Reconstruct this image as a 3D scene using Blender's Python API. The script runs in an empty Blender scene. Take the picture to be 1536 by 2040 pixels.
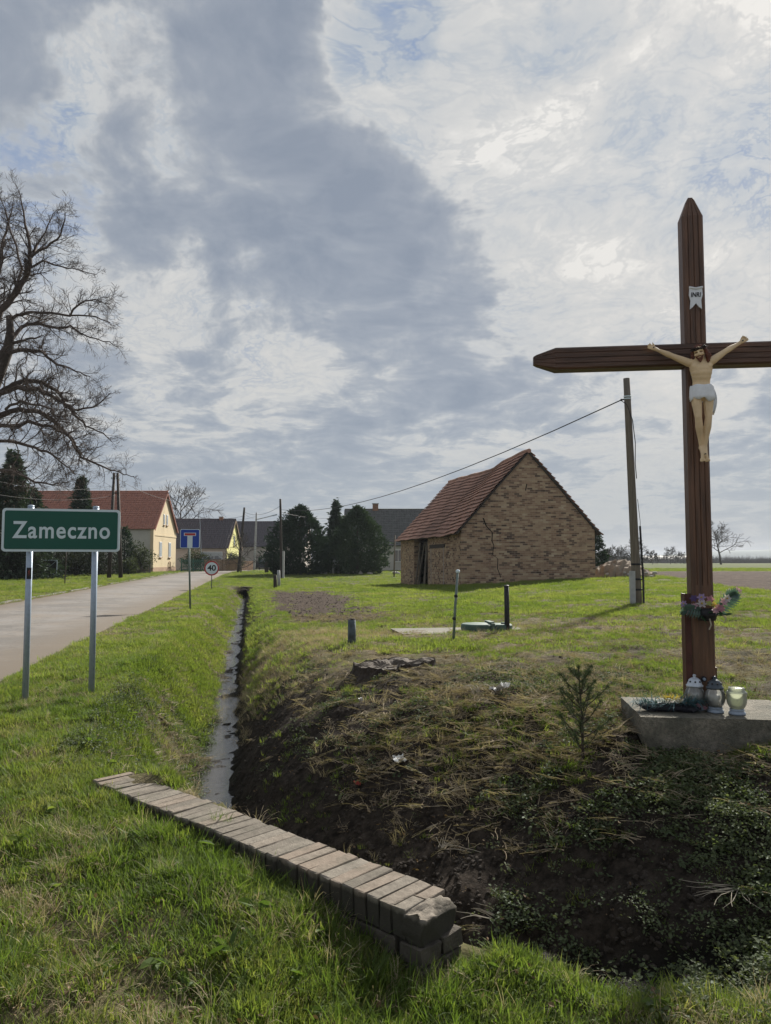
import bpy, bmesh, math, random
import numpy as np
from mathutils import Vector, Matrix, Euler

rng = np.random.default_rng(7)
random.seed(7)
R = math.radians
scn = bpy.context.scene
COL = scn.collection

# ------------------------------------------------------------------ camera
EYE = 1.55
PITCH = R(3.75)
FPX = 1510.0
cam_d = bpy.data.cameras.new("camera")
cam_d.sensor_fit = 'HORIZONTAL'
cam_d.sensor_width = 36.0
cam_d.lens = 36.0 * FPX / 1536.0
cam_d.clip_start = 0.05
cam_d.clip_end = 9000
cam = bpy.data.objects.new("camera", cam_d)
COL.objects.link(cam)
cam.location = (0, 0, EYE)
cam.rotation_euler = (R(90) + PITCH, 0, 0)
scn.camera = cam


def ray(px, py):
    a = (px - 768.0) / FPX
    b = (1020.0 - py) / FPX
    return np.array([a, math.cos(PITCH) - math.sin(PITCH) * b, math.sin(PITCH) + math.cos(PITCH) * b])


def P(px, py, D):
    d = ray(px, py)
    t = D / d[1]
    return Vector((d[0] * t, D, EYE + d[2] * t))


# ------------------------------------------------------------------ world
SUN_EL = R(33)
SUN_AZ = R(27)        # to the right of the view direction (+Y)
SKY_STRENGTH = 0.10
EXPOSURE = 0.75
SKY_LEVEL = 6.1
SUN_STRENGTH = 5.0

scn.view_settings.view_transform = 'Standard'
scn.view_settings.look = 'None'
scn.view_settings.exposure = EXPOSURE
scn.view_settings.gamma = 1.0
scn.view_settings.use_curve_mapping = False
scn.cycles.max_bounces = 6
scn.cycles.diffuse_bounces = 2
scn.cycles.glossy_bounces = 3
scn.cycles.transmission_bounces = 6
scn.cycles.transparent_max_bounces = 8
scn.cycles.volume_bounces = 0
scn.cycles.caustics_reflective = False
scn.cycles.caustics_refractive = False
scn.cycles.use_denoising = True
scn.cycles.sample_clamp_indirect = 4.0

world = bpy.data.worlds.new("World")
scn.world = world
world.use_nodes = True
world.cycles.sampling_method = 'NONE'


class NT:
    """small helper for writing node trees"""
    def __init__(s, tree):
        s.t = tree
        s.n = tree.nodes
        s.l = tree.links

    def new(s, typ, **kw):
        n = s.n.new(typ)
        for k, v in kw.items():
            setattr(n, k, v)
        return n

    def put(s, sock, val):
        if isinstance(val, bpy.types.NodeSocket):
            s.l.new(val, sock)
        elif val is not None:
            try:
                sock.default_value = val
            except Exception:
                if hasattr(val, '__len__') and len(val) == 3:
                    sock.default_value = (*val, 1.0)
                else:
                    sock.default_value = (val, val, val)

    def math(s, op, a, b=None, clamp=False):
        n = s.new('ShaderNodeMath', operation=op)
        n.use_clamp = clamp
        s.put(n.inputs[0], a)
        if b is not None:
            s.put(n.inputs[1], b)
        return n.outputs[0]

    def vmath(s, op, a, b=None, scale=None):
        n = s.new('ShaderNodeVectorMath', operation=op)
        s.put(n.inputs[0], a)
        if b is not None:
            s.put(n.inputs[1], b)
        if scale is not None:
            s.put(n.inputs[3], scale)
        return n.outputs['Value'] if op in ('DOT_PRODUCT', 'LENGTH') else n.outputs[0]

    def noise(s, vec, scale, detail=4, rough=0.55, dist=0.0, color=False, dim='3D'):
        n = s.new('ShaderNodeTexNoise')
        n.noise_dimensions = dim
        if vec is not None:
            s.put(n.inputs['Vector'], vec)
        n.inputs['Scale'].default_value = scale
        n.inputs['Detail'].default_value = detail
        n.inputs['Roughness'].default_value = rough
        n.inputs['Distortion'].default_value = dist
        return n.outputs['Color'] if color else n.outputs['Fac']

    def mapr(s, v, a, b, c=0.0, d=1.0, smooth=False):
        n = s.new('ShaderNodeMapRange')
        n.interpolation_type = 'SMOOTHSTEP' if smooth else 'LINEAR'
        n.clamp = True
        s.put(n.inputs['Value'], v)
        n.inputs['From Min'].default_value = a
        n.inputs['From Max'].default_value = b
        n.inputs['To Min'].default_value = c
        n.inputs['To Max'].default_value = d
        return n.outputs['Result']

    def mix(s, f, a, b, mode='MIX'):
        n = s.new('ShaderNodeMix', data_type='RGBA', blend_type=mode)
        s.put(n.inputs[0], f)
        s.put(n.inputs[6], a)
        s.put(n.inputs[7], b)
        return n.outputs[2]

    def ramp(s, f, stops):
        n = s.new('ShaderNodeValToRGB')
        el = n.color_ramp.elements
        while len(el) < len(stops):
            el.new(0.5)
        for e, (p, c) in zip(el, stops):
            e.position = p
            e.color = (*c, 1.0) if len(c) == 3 else c
        s.put(n.inputs[0], f)
        return n.outputs[0]

    def sep(s, v):
        n = s.new('ShaderNodeSeparateXYZ')
        s.put(n.inputs[0], v)
        return n.outputs

    def comb(s, x, y, z):
        n = s.new('ShaderNodeCombineXYZ')
        s.put(n.inputs[0], x); s.put(n.inputs[1], y); s.put(n.inputs[2], z)
        return n.outputs[0]


def build_sky():
    w = NT(world.node_tree)
    w.n.clear()
    out = w.new('ShaderNodeOutputWorld')
    bg = w.new('ShaderNodeBackground')
    bg.inputs['Strength'].default_value = SKY_STRENGTH
    w.l.new(bg.outputs[0], out.inputs[0])
    sky = w.new('ShaderNodeTexSky', sky_type='NISHITA')
    sky.sun_disc = False
    sky.sun_elevation = SUN_EL
    sky.sun_rotation = SUN_AZ
    sky.air_density = 1.0
    sky.dust_density = 0.6
    sky.ozone_density = 1.4
    tc = w.new('ShaderNodeTexCoord')
    d = w.vmath('NORMALIZE', tc.outputs['Generated'])
    x, y, z = w.sep(d)
    zz = w.math('ADD', w.math('MAXIMUM', z, 0.0), 0.16)
    p = w.comb(w.math('DIVIDE', x, zz), w.math('DIVIDE', y, zz), 0.0)
    # warp of the cloud deck
    wn = w.noise(p, 1.3, 3, 0.55, 0, True, '2D')
    warp = w.vmath('SUBTRACT', wn, (0.5, 0.5, 0.5))
    p2 = w.vmath('ADD', p, w.vmath('SCALE', warp, scale=0.38))
    dn = w.noise(d, 6.0, 5, 0.62, 0, True)
    dwarp = w.vmath('NORMALIZE', w.vmath('ADD', d, w.vmath('SCALE', w.vmath('SUBTRACT', dn, (0.5, 0.5, 0.5)), scale=0.26)))

    def blob(px, py, rad, amp):
        v = ray(px, py); v = v / np.linalg.norm(v)
        dp = w.vmath('DOT_PRODUCT', dwarp, tuple(v))
        return w.mapr(dp, math.cos(R(rad)), math.cos(R(rad * 0.12)), 0.0, amp, True)

    # gaps (bright, high cloud shows) and masses of the lower grey cloud deck
    gaps = [(1260, 210, 22, .50), (1600, 40, 20, .30), (1120, 470, 11, .34), (940, 130, 10, .24),
            (215, 205, 6.5, .55), (520, 262, 7.5, .46), (270, 560, 7.0, .26), (450, 650, 8.5, .30),
            (650, 640, 8, .30), (735, 100, 6.0, .40), (900, 790, 9, .14), (1230, 820, 11, .24),
            (1500, 540, 9, .26)]
    masses = [(430, 420, 13, .18), (700, 430, 14, .24), (900, 640, 12, .30), (330, 40, 17, .18),
              (620, 130, 10, .14), (1080, 745, 8, .22), (120, 330, 10, .14), (1290, 640, 5, .20), (1520, 360, 6, .25)]
    gp = None
    for b in gaps:
        v = blob(*b)
        gp = v if gp is None else w.math('ADD', gp, v)
    ms = None
    for b in masses:
        v = blob(*b)
        ms = v if ms is None else w.math('ADD', ms, v)
    n1 = w.noise(p2, 1.5, 5, 0.55, 0, False, '2D')
    n2 = w.noise(p2, 4.4, 7, 0.64, 0, False, '2D')
    n3 = w.noise(p2, 12.0, 4, 0.66, 0, False, '2D')
    holes = None
    for b in [(1480, 345, 7.0, 1.0), (1275, 245, 5.0, .75), (1395, 205, 3.6, .7), (805, 15, 4.0, .8), (65, 395, 6.0, .9),
              (1170, 45, 4.0, .65), (1450, 90, 3.4, .5), (1290, 640, 5, .4), (1480, 640, 5, .4)]:
        v = blob(*b)
        holes = v if holes is None else w.math('MAXIMUM', holes, v)
    Fm = w.math('ADD', 0.57, w.math('SUBTRACT', ms, gp))
    Fm = w.math('ADD', Fm, w.math('MULTIPLY', w.math('SUBTRACT', n1, 0.5), 0.80))
    Fm = w.math('ADD', Fm, w.math('MULTIPLY', w.math('SUBTRACT', n2, 0.5), 1.15))
    Fm = w.math('ADD', Fm, w.math('MULTIPLY', w.math('SUBTRACT', n3, 0.5), 0.14))
    Fm = w.math('SUBTRACT', Fm, w.math('MULTIPLY', holes, 0.35))
    mask = w.mapr(Fm, 0.26, 0.58, 0.0, 1.0, True)
    dens = w.mapr(Fm, 0.30, 1.0, 0.0, 1.0)
    front = w.ramp(dens, [(0.0, (.68, .67, .655)), (0.10, (.57, .58, .585)), (0.26, (.43, .455, .485)), (0.55, (.33, .365, .42)), (1.0, (.255, .295, .36))])
    # the high cloud: cells parted by blue-grey creases, opening to blue here and there
    crease = w.math('ABSOLUTE', w.math('SUBTRACT', n3, 0.5))
    bk = w.math('ADD', 0.60, w.math('MULTIPLY', w.math('SUBTRACT', n2, 0.5), 1.4))
    bk = w.math('ADD', bk, w.math('MULTIPLY', w.mapr(crease, 0.0, 0.09, -1.0, 0.25, True), w.mapr(n1, 0.35, 0.65, 0.12, 0.30)))
    bk = w.math('ADD', bk, w.math('MULTIPLY', blob(1600, 100, 26, 1.0), 0.30))
    bk = w.math('SUBTRACT', bk, w.math('MULTIPLY', holes, 0.50))
    back = w.ramp(bk, [(0.0, (.28, .36, .51)), (0.14, (.37, .43, .525)), (0.30, (.46, .505, .555)), (0.50, (.555, .575, .59)), (0.75, (.64, .64, .63)), (0.9, (.72, .71, .685)), (1.0, (.83, .81, .77))])
    back = w.mix(w.mapr(z, 0.12, 0.45, 0.55, 0.0), back, (.66, .62, .56))
    col = w.mix(mask, back, front)
    # haze of the air near the horizon
    hz = w.mapr(z, 0.0, 0.22, 1.0, 0.0, True)
    col = w.mix(w.math('MULTIPLY', hz, 0.8), col, (.335, .375, .435))
    k = SKY_LEVEL
    col = w.mix(1.0, col, (k, k, k), 'MULTIPLY')
    # thin clear air everywhere adds the blue of the sky itself
    col = w.mix(0.08, col, w.mix(1.0, sky.outputs[0], (0.5, 0.5, 0.5), 'MULTIPLY'))
    w.l.new(col, bg.inputs['Color'])


build_sky()
sun_d = bpy.data.lights.new("sun", 'SUN')
sun_d.energy = SUN_STRENGTH
sun_d.angle = R(3.0)
sun_d.color = (1.0, 0.945, 0.85)
sun = bpy.data.objects.new("sun", sun_d)
COL.objects.link(sun)
sdir = Vector((math.sin(SUN_AZ) * math.cos(SUN_EL), math.cos(SUN_AZ) * math.cos(SUN_EL), math.sin(SUN_EL)))
sun.rotation_euler = sdir.to_track_quat('Z', 'Y').to_euler()

# ------------------------------------------------------------------ mesh helpers


class MB:
    def __init__(s):
        s.v = []
        s.f = []

    def add(s, vs, fs):
        o = len(s.v)
        s.v.extend([tuple(p) for p in vs])
        s.f.extend([tuple(i + o for i in f) for f in fs])
        return s

    def box(s, c, size, rot=None, taper=1.0):
        hx, hy, hz = size[0] / 2, size[1] / 2, size[2] / 2
        vs = []
        for sz in (-1, 1):
            k = taper if sz > 0 else 1.0
            for sx, sy in ((-1, -1), (1, -1), (1, 1), (-1, 1)):
                vs.append(Vector((sx * hx * k, sy * hy * k, sz * hz)))
        if rot is not None:
            m = rot if isinstance(rot, Matrix) else Euler(rot).to_matrix()
            vs = [m @ v for v in vs]
        c = Vector(c)
        return s.add([v + c for v in vs], [(3, 2, 1, 0), (4, 5, 6, 7), (0, 1, 5, 4), (1, 2, 6, 5), (2, 3, 7, 6), (3, 0, 4, 7)])

    def bx(s, x0, x1, y0, y1, z0, z1):
        return s.box(((x0 + x1) / 2, (y0 + y1) / 2, (z0 + z1) / 2), (x1 - x0, y1 - y0, z1 - z0))

    def tube(s, pts, radii, n=6, cap=True, squash=None):
        pts = [Vector(p) for p in pts]
        if not hasattr(radii, '__len__'):
            radii = [radii] * len(pts)
        o = len(s.v)
        prev = None
        for i, p in enumerate(pts):
            if i == 0:
                t = pts[1] - pts[0]
            elif i == len(pts) - 1:
                t = pts[-1] - pts[-2]
            else:
                t = pts[i + 1] - pts[i - 1]
            if t.length < 1e-9:
                t = Vector((0, 0, 1))
            t.normalize()
            if prev is None:
                a = Vector((1, 0, 0)) if abs(t.x) < 0.8 else Vector((0, 1, 0))
                u = t.cross(a).normalized()
            else:
                u = (prev - t * prev.dot(t))
                u = u.normalized() if u.length > 1e-6 else t.orthogonal().normalized()
            prev = u
            w = t.cross(u)
            r = radii[i]
            for k in range(n):
                an = 2 * math.pi * k / n
                q = p + u * (math.cos(an) * r) + w * (math.sin(an) * r)
                s.v.append((q.x, q.y, q.z))
        for i in range(len(pts) - 1):
            for k in range(n):
                a = o + i * n + k
                b = o + i * n + (k + 1) % n
                s.f.append((a, b, b + n, a + n))
        if cap:
            s.f.append(tuple(o + k for k in range(n - 1, -1, -1)))
            e = o + (len(pts) - 1) * n
            s.f.append(tuple(e + k for k in range(n)))
        return s

    def lathe(s, prof, n=20, c=(0, 0, 0), cap=True):
        o = len(s.v)
        for r, z in prof:
            for k in range(n):
                a = 2 * math.pi * k / n
                s.v.append((c[0] + r * math.cos(a), c[1] + r * math.sin(a), c[2] + z))
        for i in range(len(prof) - 1):
            for k in range(n):
                a = o + i * n + k
                b = o + i * n + (k + 1) % n
                s.f.append((a, b, b + n, a + n))
        if cap:
            s.f.append(tuple(o + k for k in range(n - 1, -1, -1)))
            e = o + (len(prof) - 1) * n
            s.f.append(tuple(e + k for k in range(n)))
        return s

    def prism(s, poly, axis, a, b):
        """poly: list of 2D points in the two other axes, extruded along axis from a to b"""
        def mk(p, t):
            if axis == 'x':
                return (t, p[0], p[1])
            if axis == 'y':
                return (p[0], t, p[1])
            return (p[0], p[1], t)
        n = len(poly)
        vs = [mk(p, a) for p in poly] + [mk(p, b) for p in poly]
        fs = [tuple(range(n)), tuple(range(2 * n - 1, n - 1, -1))]
        fs += [(i, i + n, (i + 1) % n + n, (i + 1) % n) for i in range(n)]
        return s.add(vs, fs)

    def sphere(s, c, r, nu=10, nv=7, rot=None):
        if not hasattr(r, '__len__'):
            r = (r, r, r)
        vs = []
        fs = []
        c = Vector(c)
        m = Euler(rot).to_matrix() if rot else None
        for i in range(1, nv):
            th = math.pi * i / nv
            for k in range(nu):
                a = 2 * math.pi * k / nu
                q = Vector((r[0] * math.sin(th) * math.cos(a), r[1] * math.sin(th) * math.sin(a), r[2] * math.cos(th)))
                vs.append(c + (m @ q if m else q))
        for i in range(nv - 2):
            for k in range(nu):
                a = i * nu + k
                b = i * nu + (k + 1) % nu
                fs.append((a, a + nu, b + nu, b))
        tq = Vector((0, 0, r[2])); bq = Vector((0, 0, -r[2]))
        vs.append(c + (m @ tq if m else tq)); vs.append(c + (m @ bq if m else bq))
        T = len(vs) - 2
        for k in range(nu):
            fs.append((T, k, (k + 1) % nu))
            e = (nv - 2) * nu
            fs.append((T + 1, e + (k + 1) % nu, e + k))
        return s.add(vs, fs)

    def mesh(s, name):
        me = bpy.data.meshes.new(name)
        me.from_pydata([tuple(p) for p in s.v], [], s.f)
        me.update()
        return me

    def build(s, name, mat=None, parent=None, smooth=False, fix=True, **tags):
        me = s.mesh(name)
        if fix:
            bm = bmesh.new(); bm.from_mesh(me)
            bmesh.ops.recalc_face_normals(bm, faces=bm.faces)
            bm.to_mesh(me); bm.free()
        return link(name, me, mat, parent, smooth, **tags)


def link(name, me, mat=None, parent=None, smooth=False, **tags):
    o = bpy.data.objects.new(name, me)
    COL.objects.link(o)
    if mat is not None and hasattr(me, 'materials'):
        me.materials.clear()
        me.materials.append(mat)
    if smooth and hasattr(me, 'polygons'):
        me.polygons.foreach_set('use_smooth', [True] * len(me.polygons))
    if parent is not None:
        o.parent = parent
    for k, v in tags.items():
        o[k] = v
    return o


def empty(name, loc, rz=0.0, **tags):
    o = bpy.data.objects.new(name, None)
    COL.objects.link(o)
    o.location = loc
    o.rotation_euler = (0, 0, rz)
    o.empty_display_size = 0.1
    for k, v in tags.items():
        o[k] = v
    return o


def remesh(mb, name, voxel, smooth=4, parent=None, mat=None, **tags):
    """union of overlapping closed shapes -> one continuous skin"""
    me = mb.mesh(name + "_src")
    bm = bmesh.new(); bm.from_mesh(me); bmesh.ops.recalc_face_normals(bm, faces=bm.faces); bm.to_mesh(me); bm.free()
    o = bpy.data.objects.new(name + "_src", me)
    COL.objects.link(o)
    m = o.modifiers.new("r", 'REMESH'); m.mode = 'VOXEL'; m.voxel_size = voxel
    if smooth:
        m2 = o.modifiers.new("s", 'SMOOTH'); m2.factor = 0.5; m2.iterations = smooth
    dg = bpy.context.evaluated_depsgraph_get()
    me2 = bpy.data.meshes.new_from_object(o.evaluated_get(dg))
    bpy.data.objects.remove(o)
    bpy.data.meshes.remove(me)
    me2.name = name
    return link(name, me2, mat, parent, True, **tags)


def text_mesh(txt, size, name, mat, parent, loc, rot, bold=0.0, depth=0.001, spacing=1.0, align='CENTER', shear=0.0, width=None):
    cu = bpy.data.curves.new(name, 'FONT')
    cu.body = txt
    cu.size = size
    cu.align_x = align
    cu.align_y = 'CENTER'
    cu.offset = bold
    cu.extrude = depth
    cu.space_character = spacing
    cu.shear = shear
    o = bpy.data.objects.new(name + "_t", cu)
    COL.objects.link(o)
    dg = bpy.context.evaluated_depsgraph_get()
    me = bpy.data.meshes.new_from_object(o.evaluated_get(dg))
    bpy.data.objects.remove(o)
    if width:
        co = np.empty(len(me.vertices) * 3); me.vertices.foreach_get('co', co); co = co.reshape(-1, 3)
        w0 = co[:, 0].max() - co[:, 0].min()
        co[:, 0] = (co[:, 0] - (co[:, 0].max() + co[:, 0].min()) / 2) * width / w0
        me.vertices.foreach_set('co', co.ravel())
    r = link(name, me, mat, parent)
    r.location = loc
    r.rotation_euler = rot
    return r


# ------------------------------------------------------------------ materials


def mat_new(name):
    m = bpy.data.materials.new(name)
    m.use_nodes = True
    t = NT(m.node_tree)
    t.n.clear()
    out = t.new('ShaderNodeOutputMaterial')
    return m, t, out


def mat_simple(name, col, rough=0.7, var=0.25, scale=8.0, bump=0.2, metal=0.0, col2=None, coord='Object', stretch=None, detail=6, bscale=None, spec=0.4, var2=None):
    m, t, out = mat_new(name)
    b = t.new('ShaderNodeBsdfPrincipled')
    t.l.new(b.outputs[0], out.inputs[0])
    tc = t.new('ShaderNodeTexCoord')
    v = tc.outputs[coord]
    if stretch:
        v = t.vmath('MULTIPLY', v, stretch)
    n = t.noise(v, scale, detail, 0.6)
    n = t.mapr(n, 0.28, 0.72)
    c2 = col2 if col2 else tuple(c * (1 - var) for c in col)
    c1 = col if col2 else tuple(min(1, c * (1 + var)) for c in col)
    c = t.mix(n, c2, c1)
    if var2:
        nn = t.noise(v, scale * 0.13, 3, 0.5)
        c = t.mix(t.mapr(nn, 0.35, 0.7, 0, var2[1]), c, var2[0])
    t.l.new(c, b.inputs['Base Color'])
    b.inputs['Roughness'].default_value = rough
    b.inputs['Metallic'].default_value = metal
    b.inputs['Specular IOR Level'].default_value = spec
    if bump:
        n2 = t.noise(v, bscale or scale * 3, 5, 0.6)
        bp = t.new('ShaderNodeBump')
        bp.inputs['Strength'].default_value = bump
        bp.inputs['Distance'].default_value = 0.02
        t.l.new(n2, bp.inputs['Height'])
        t.l.new(bp.outputs[0], b.inputs['Normal'])
    return m


def mat_leaf(name, cols, transl=0.45, wscale=0.6, rough=0.6, nw=0.5, gloss=0.018):
    """foliage: diffuse + translucent, hue varies per instance and over the place"""
    m, t, out = mat_new(name)
    oi = t.new('ShaderNodeObjectInfo')
    geo = t.new('ShaderNodeNewGeometry')
    n = t.noise(geo.outputs['Position'], wscale, 4, 0.6)
    n = t.mapr(n, 0.3, 0.7)
    f = t.math('ADD', t.math('MULTIPLY', oi.outputs['Random'], 1 - nw), t.math('MULTIPLY', n, nw))
    k = len(cols)
    c = t.ramp(f, [(i / (k - 1) if k > 1 else 0, cc) for i, cc in enumerate(cols)])
    d = t.new('ShaderNodeBsdfDiffuse'); t.l.new(c, d.inputs[0])
    tr = t.new('ShaderNodeBsdfTranslucent')
    t.l.new(t.mix(1.0, c, (1.15, 1.25, 0.75), 'MULTIPLY'), tr.inputs[0])
    mx = t.new('ShaderNodeMixShader'); mx.inputs[0].default_value = transl
    t.l.new(d.outputs[0], mx.inputs[1]); t.l.new(tr.outputs[0], mx.inputs[2])
    g = t.new('ShaderNodeBsdfGlossy'); g.inputs['Roughness'].default_value = 0.6
    g.inputs['Color'].default_value = (.8, .85, .9, 1)
    mx2 = t.new('ShaderNodeMixShader'); mx2.inputs[0].default_value = gloss
    t.l.new(mx.outputs[0], mx2.inputs[1]); t.l.new(g.outputs[0], mx2.inputs[2])
    t.l.new(mx2.outputs[0], out.inputs[0])
    return m


M = {}
M['cross_wood'] = mat_simple('cross_wood', (.112, .054, .029), .48, .6, 5, .35, stretch=(7, 7, .5), spec=.5)
M['cross_beam'] = mat_simple('cross_beam', (.085, .042, .026), .48, .6, 5, .35, stretch=(.5, 7, 7), spec=.5)
M['steel_brown'] = mat_simple('steel_brown', (.075, .026, .018), .5, .3, 14, .1)
M['dark_iron'] = mat_simple('dark_iron', (.025, .025, .028), .5, .3, 30, .1, metal=.4)
M['skin'] = mat_simple('figure_skin', (.80, .60, .37), .5, .10, 26, .05, var2=((.48, .34, .20), .55))
M['hair'] = mat_simple('figure_hair', (.13, .038, .02), .5, .4, 60, .3)
M['white_paint'] = mat_simple('white_paint', (.78, .80, .84), .5, .08, 20, .1)
M['thorn'] = mat_simple('thorn_dark', (.03, .018, .014), .6, .3, 60, .2)
M['blood'] = mat_simple('wound_red', (.10, .012, .01), .5, .3, 60, .05)
M['ink'] = mat_simple('ink_black', (.012, .012, .014), .6, .1, 20, 0)
M['concrete'] = mat_simple('concrete', (.19, .175, .15), .9, .3, 6, .5, var2=((.12, .12, .09), .7))
M['concrete_grey'] = mat_simple('concrete_grey', (.38, .39, .39), .85, .2, 6, .3)
M['galv'] = mat_simple('galvanised_steel', (.36, .43, .52), .42, .12, 30, .05, metal=.35)
M['sign_green'] = mat_simple('sign_green', (.004, .085, .058), .35, .06, 4, 0)
M['sign_white'] = mat_simple('sign_white', (.62, .72, .76), .35, .05, 10, 0)
M['sign_blue'] = mat_simple('sign_blue', (.012, .055, .34), .35, .06, 4, 0)
M['sign_red'] = mat_simple('sign_red', (.42, .035, .03), .35, .08, 4, 0)
M['sign_dark'] = mat_simple('sign_back', (.2, .21, .22), .5, .1, 4, 0)
M['post_green'] = mat_simple('post_grey_green', (.16, .2, .18), .5, .2, 20, .05, metal=.2)
M['pole_wood'] = mat_simple('pole_wood', (.16, .135, .105), .8, .35, 4, .4, stretch=(8, 8, .5))
M['pole_dark'] = mat_simple('pole_dark_wood', (.045, .036, .03), .8, .35, 4, .4, stretch=(8, 8, .5))
M['wire'] = mat_simple('wire_black', (.02, .02, .022), .6, .1, 4, 0)
M['bark'] = mat_simple('bark', (.055, .042, .032), .9, .4, 5, .5)
M['twig_bark'] = mat_simple('bark_fine', (.075, .055, .045), .9, .3, 5, .2)
M['bark_far'] = mat_simple('bark_far', (.085, .07, .06), .9, .3, 1, 0)
M['stump_bark'] = mat_simple('stump_bark', (.05, .038, .03), .9, .4, 9, .7, stretch=(3, 3, .6))
M['stump_top'] = mat_simple('stump_top', (.12, .098, .078), .9, .5, 9, .7, var2=((.03, .025, .02), .9))
M['straw_dead'] = mat_simple('dead_stem', (.42, .37, .29), .8, .3, 10, .1)
M['paper'] = mat_simple('litter_white', (.72, .72, .70), .7, .08, 20, .2)
M['red_litter'] = mat_simple('litter_red', (.45, .06, .05), .6, .2, 20, .1)
M['teal_paint'] = mat_simple('faded_green_paint', (.05, .11, .085), .55, .25, 6, .15, var2=((.10, .12, .10), .6))
M['stake_blue'] = mat_simple('stake_blue_grey', (.13, .17, .20), .8, .5, 9, .4, col2=(.035, .035, .03))
M['black_post'] = mat_simple('black_post', (.02, .02, .022), .6, .3, 12, .2)
M['dirt_heap'] = mat_simple('dirt_heap', (.24, .19, .14), .95, .35, 2.2, .8)
M['plaster_yellow'] = mat_simple('plaster_yellow', (.58, .475, .31), .85, .09, 1.2, .1, var2=((.45, .38, .25), .35))
M['plaster_grey'] = mat_simple('plaster_grey', (.50, .47, .42), .85, .12, .9, .1)
M['plaster_lime'] = mat_simple('plaster_lime', (.62, .60, .24), .85, .08, 1.0, .1)
M['plaster_beige'] = mat_simple('plaster_beige', (.40, .36, .33), .85, .15, .7, .1)
M['plinth'] = mat_simple('plinth_brown', (.33, .22, .15), .85, .15, 2, .2)
M['roof_red'] = mat_simple('roof_red', (.36, .155, .105), .7, .25, 3, .1)
M['roof_dark'] = mat_simple('roof_dark', (.075, .065, .075), .55, .25, 3, .1)
M['roof_grey'] = mat_simple('roof_grey', (.10, .10, .095), .75, .25, 2, .1)
M['roof_barn'] = mat_simple('roof_barn', (.46, .26, .19), .85, .32, 1.6, .3, var2=((.10, .06, .045), .6))
M['board_brown'] = mat_simple('board_brown', (.22, .15, .095), .85, .3, 3, .2, stretch=(1, 1, .3))
M['board_red'] = mat_simple('verge_board', (.20, .065, .04), .7, .2, 3, .1)
M['board_green'] = mat_simple('board_green', (.04, .13, .10), .7, .25, 3, .1)
M['window_white'] = mat_simple('window_white', (.72, .72, .70), .5, .05, 3, 0)
M['glass_dark'] = mat_simple('window_glass', (.10, .13, .16), .08, .2, 1, 0, spec=.8)
M['glass_pale'] = mat_simple('window_blind', (.42, .47, .52), .15, .1, 1, 0, spec=.6)
M['void'] = mat_simple('dark_interior', (.010, .009, .008), .9, .2, 2, 0)
M['door_wood'] = mat_simple('door_wood', (.075, .062, .052), .85, .4, 3, .3, stretch=(6, 6, .4))
M['chimney'] = mat_simple('chimney_brick', (.26, .14, .09), .9, .3, 5, .2)
M['car_paint'] = mat_simple('car_paint', (.02, .025, .04), .25, .1, 2, 0, spec=.6)
M['rubber'] = mat_simple('rubber', (.02, .02, .02), .8, .1, 5, 0)
M['rock'] = mat_simple('rock_pale', (.40, .38, .35), .9, .25, 4, .4)
M['soil'] = mat_simple('soil_clod', (.085, .066, .052), .95, .4, 8, .6, col2=(.03, .024, .019))
M['pine_needle'] = mat_leaf('pine_needle', [(.05, .068, .032), (.085, .11, .045)], .25, 3)
M['thuja'] = mat_leaf('thuja_leaf', [(.012, .028, .015), (.028, .052, .024), (.052, .078, .034)], .15, .9, gloss=.03)
M['spruce'] = mat_leaf('spruce_leaf', [(.016, .034, .020), (.045, .066, .034)], .15, .9, gloss=.03)
M['shrub'] = mat_leaf('shrub_leaf', [(.03, .04, .016), (.06, .07, .03)], .3, 1)
M['hedge_dark'] = mat_leaf('hedge_leaf', [(.014, .022, .010), (.03, .034, .016)], .2, 1)
M['grass'] = mat_leaf('grass_blade', [(.072, .114, .020), (.115, .168, .031), (.18, .212, .048), (.29, .25, .11)], .5, 1.3)
M['grass_tall'] = mat_leaf('grass_blade_tall', [(.062, .102, .019), (.10, .148, .028), (.175, .20, .05)], .5, .8)
M['grass_far'] = mat_leaf('grass_blade_far', [(.10, .145, .028), (.15, .20, .040), (.215, .245, .062), (.29, .27, .11)], .5, .5, nw=.72)
M['weed'] = mat_leaf('weed_leaf', [(.050, .070, .028), (.088, .112, .044), (.15, .165, .078)], .35, 1.2, gloss=.03)
M['dead_leaf'] = mat_leaf('dead_leaf', [(.09, .055, .032), (.17, .11, .06), (.26, .19, .12)], .15, 2, gloss=.02)
M['straw'] = mat_leaf('straw', [(.16, .125, .085), (.30, .24, .165), (.46, .39, .29)], .2, 1.5, gloss=.01)
M['straw_pale'] = mat_leaf('straw_pale', [(.30, .23, .15), (.42, .34, .23), (.52, .44, .31)], .25, 1.5, gloss=.01)

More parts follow.
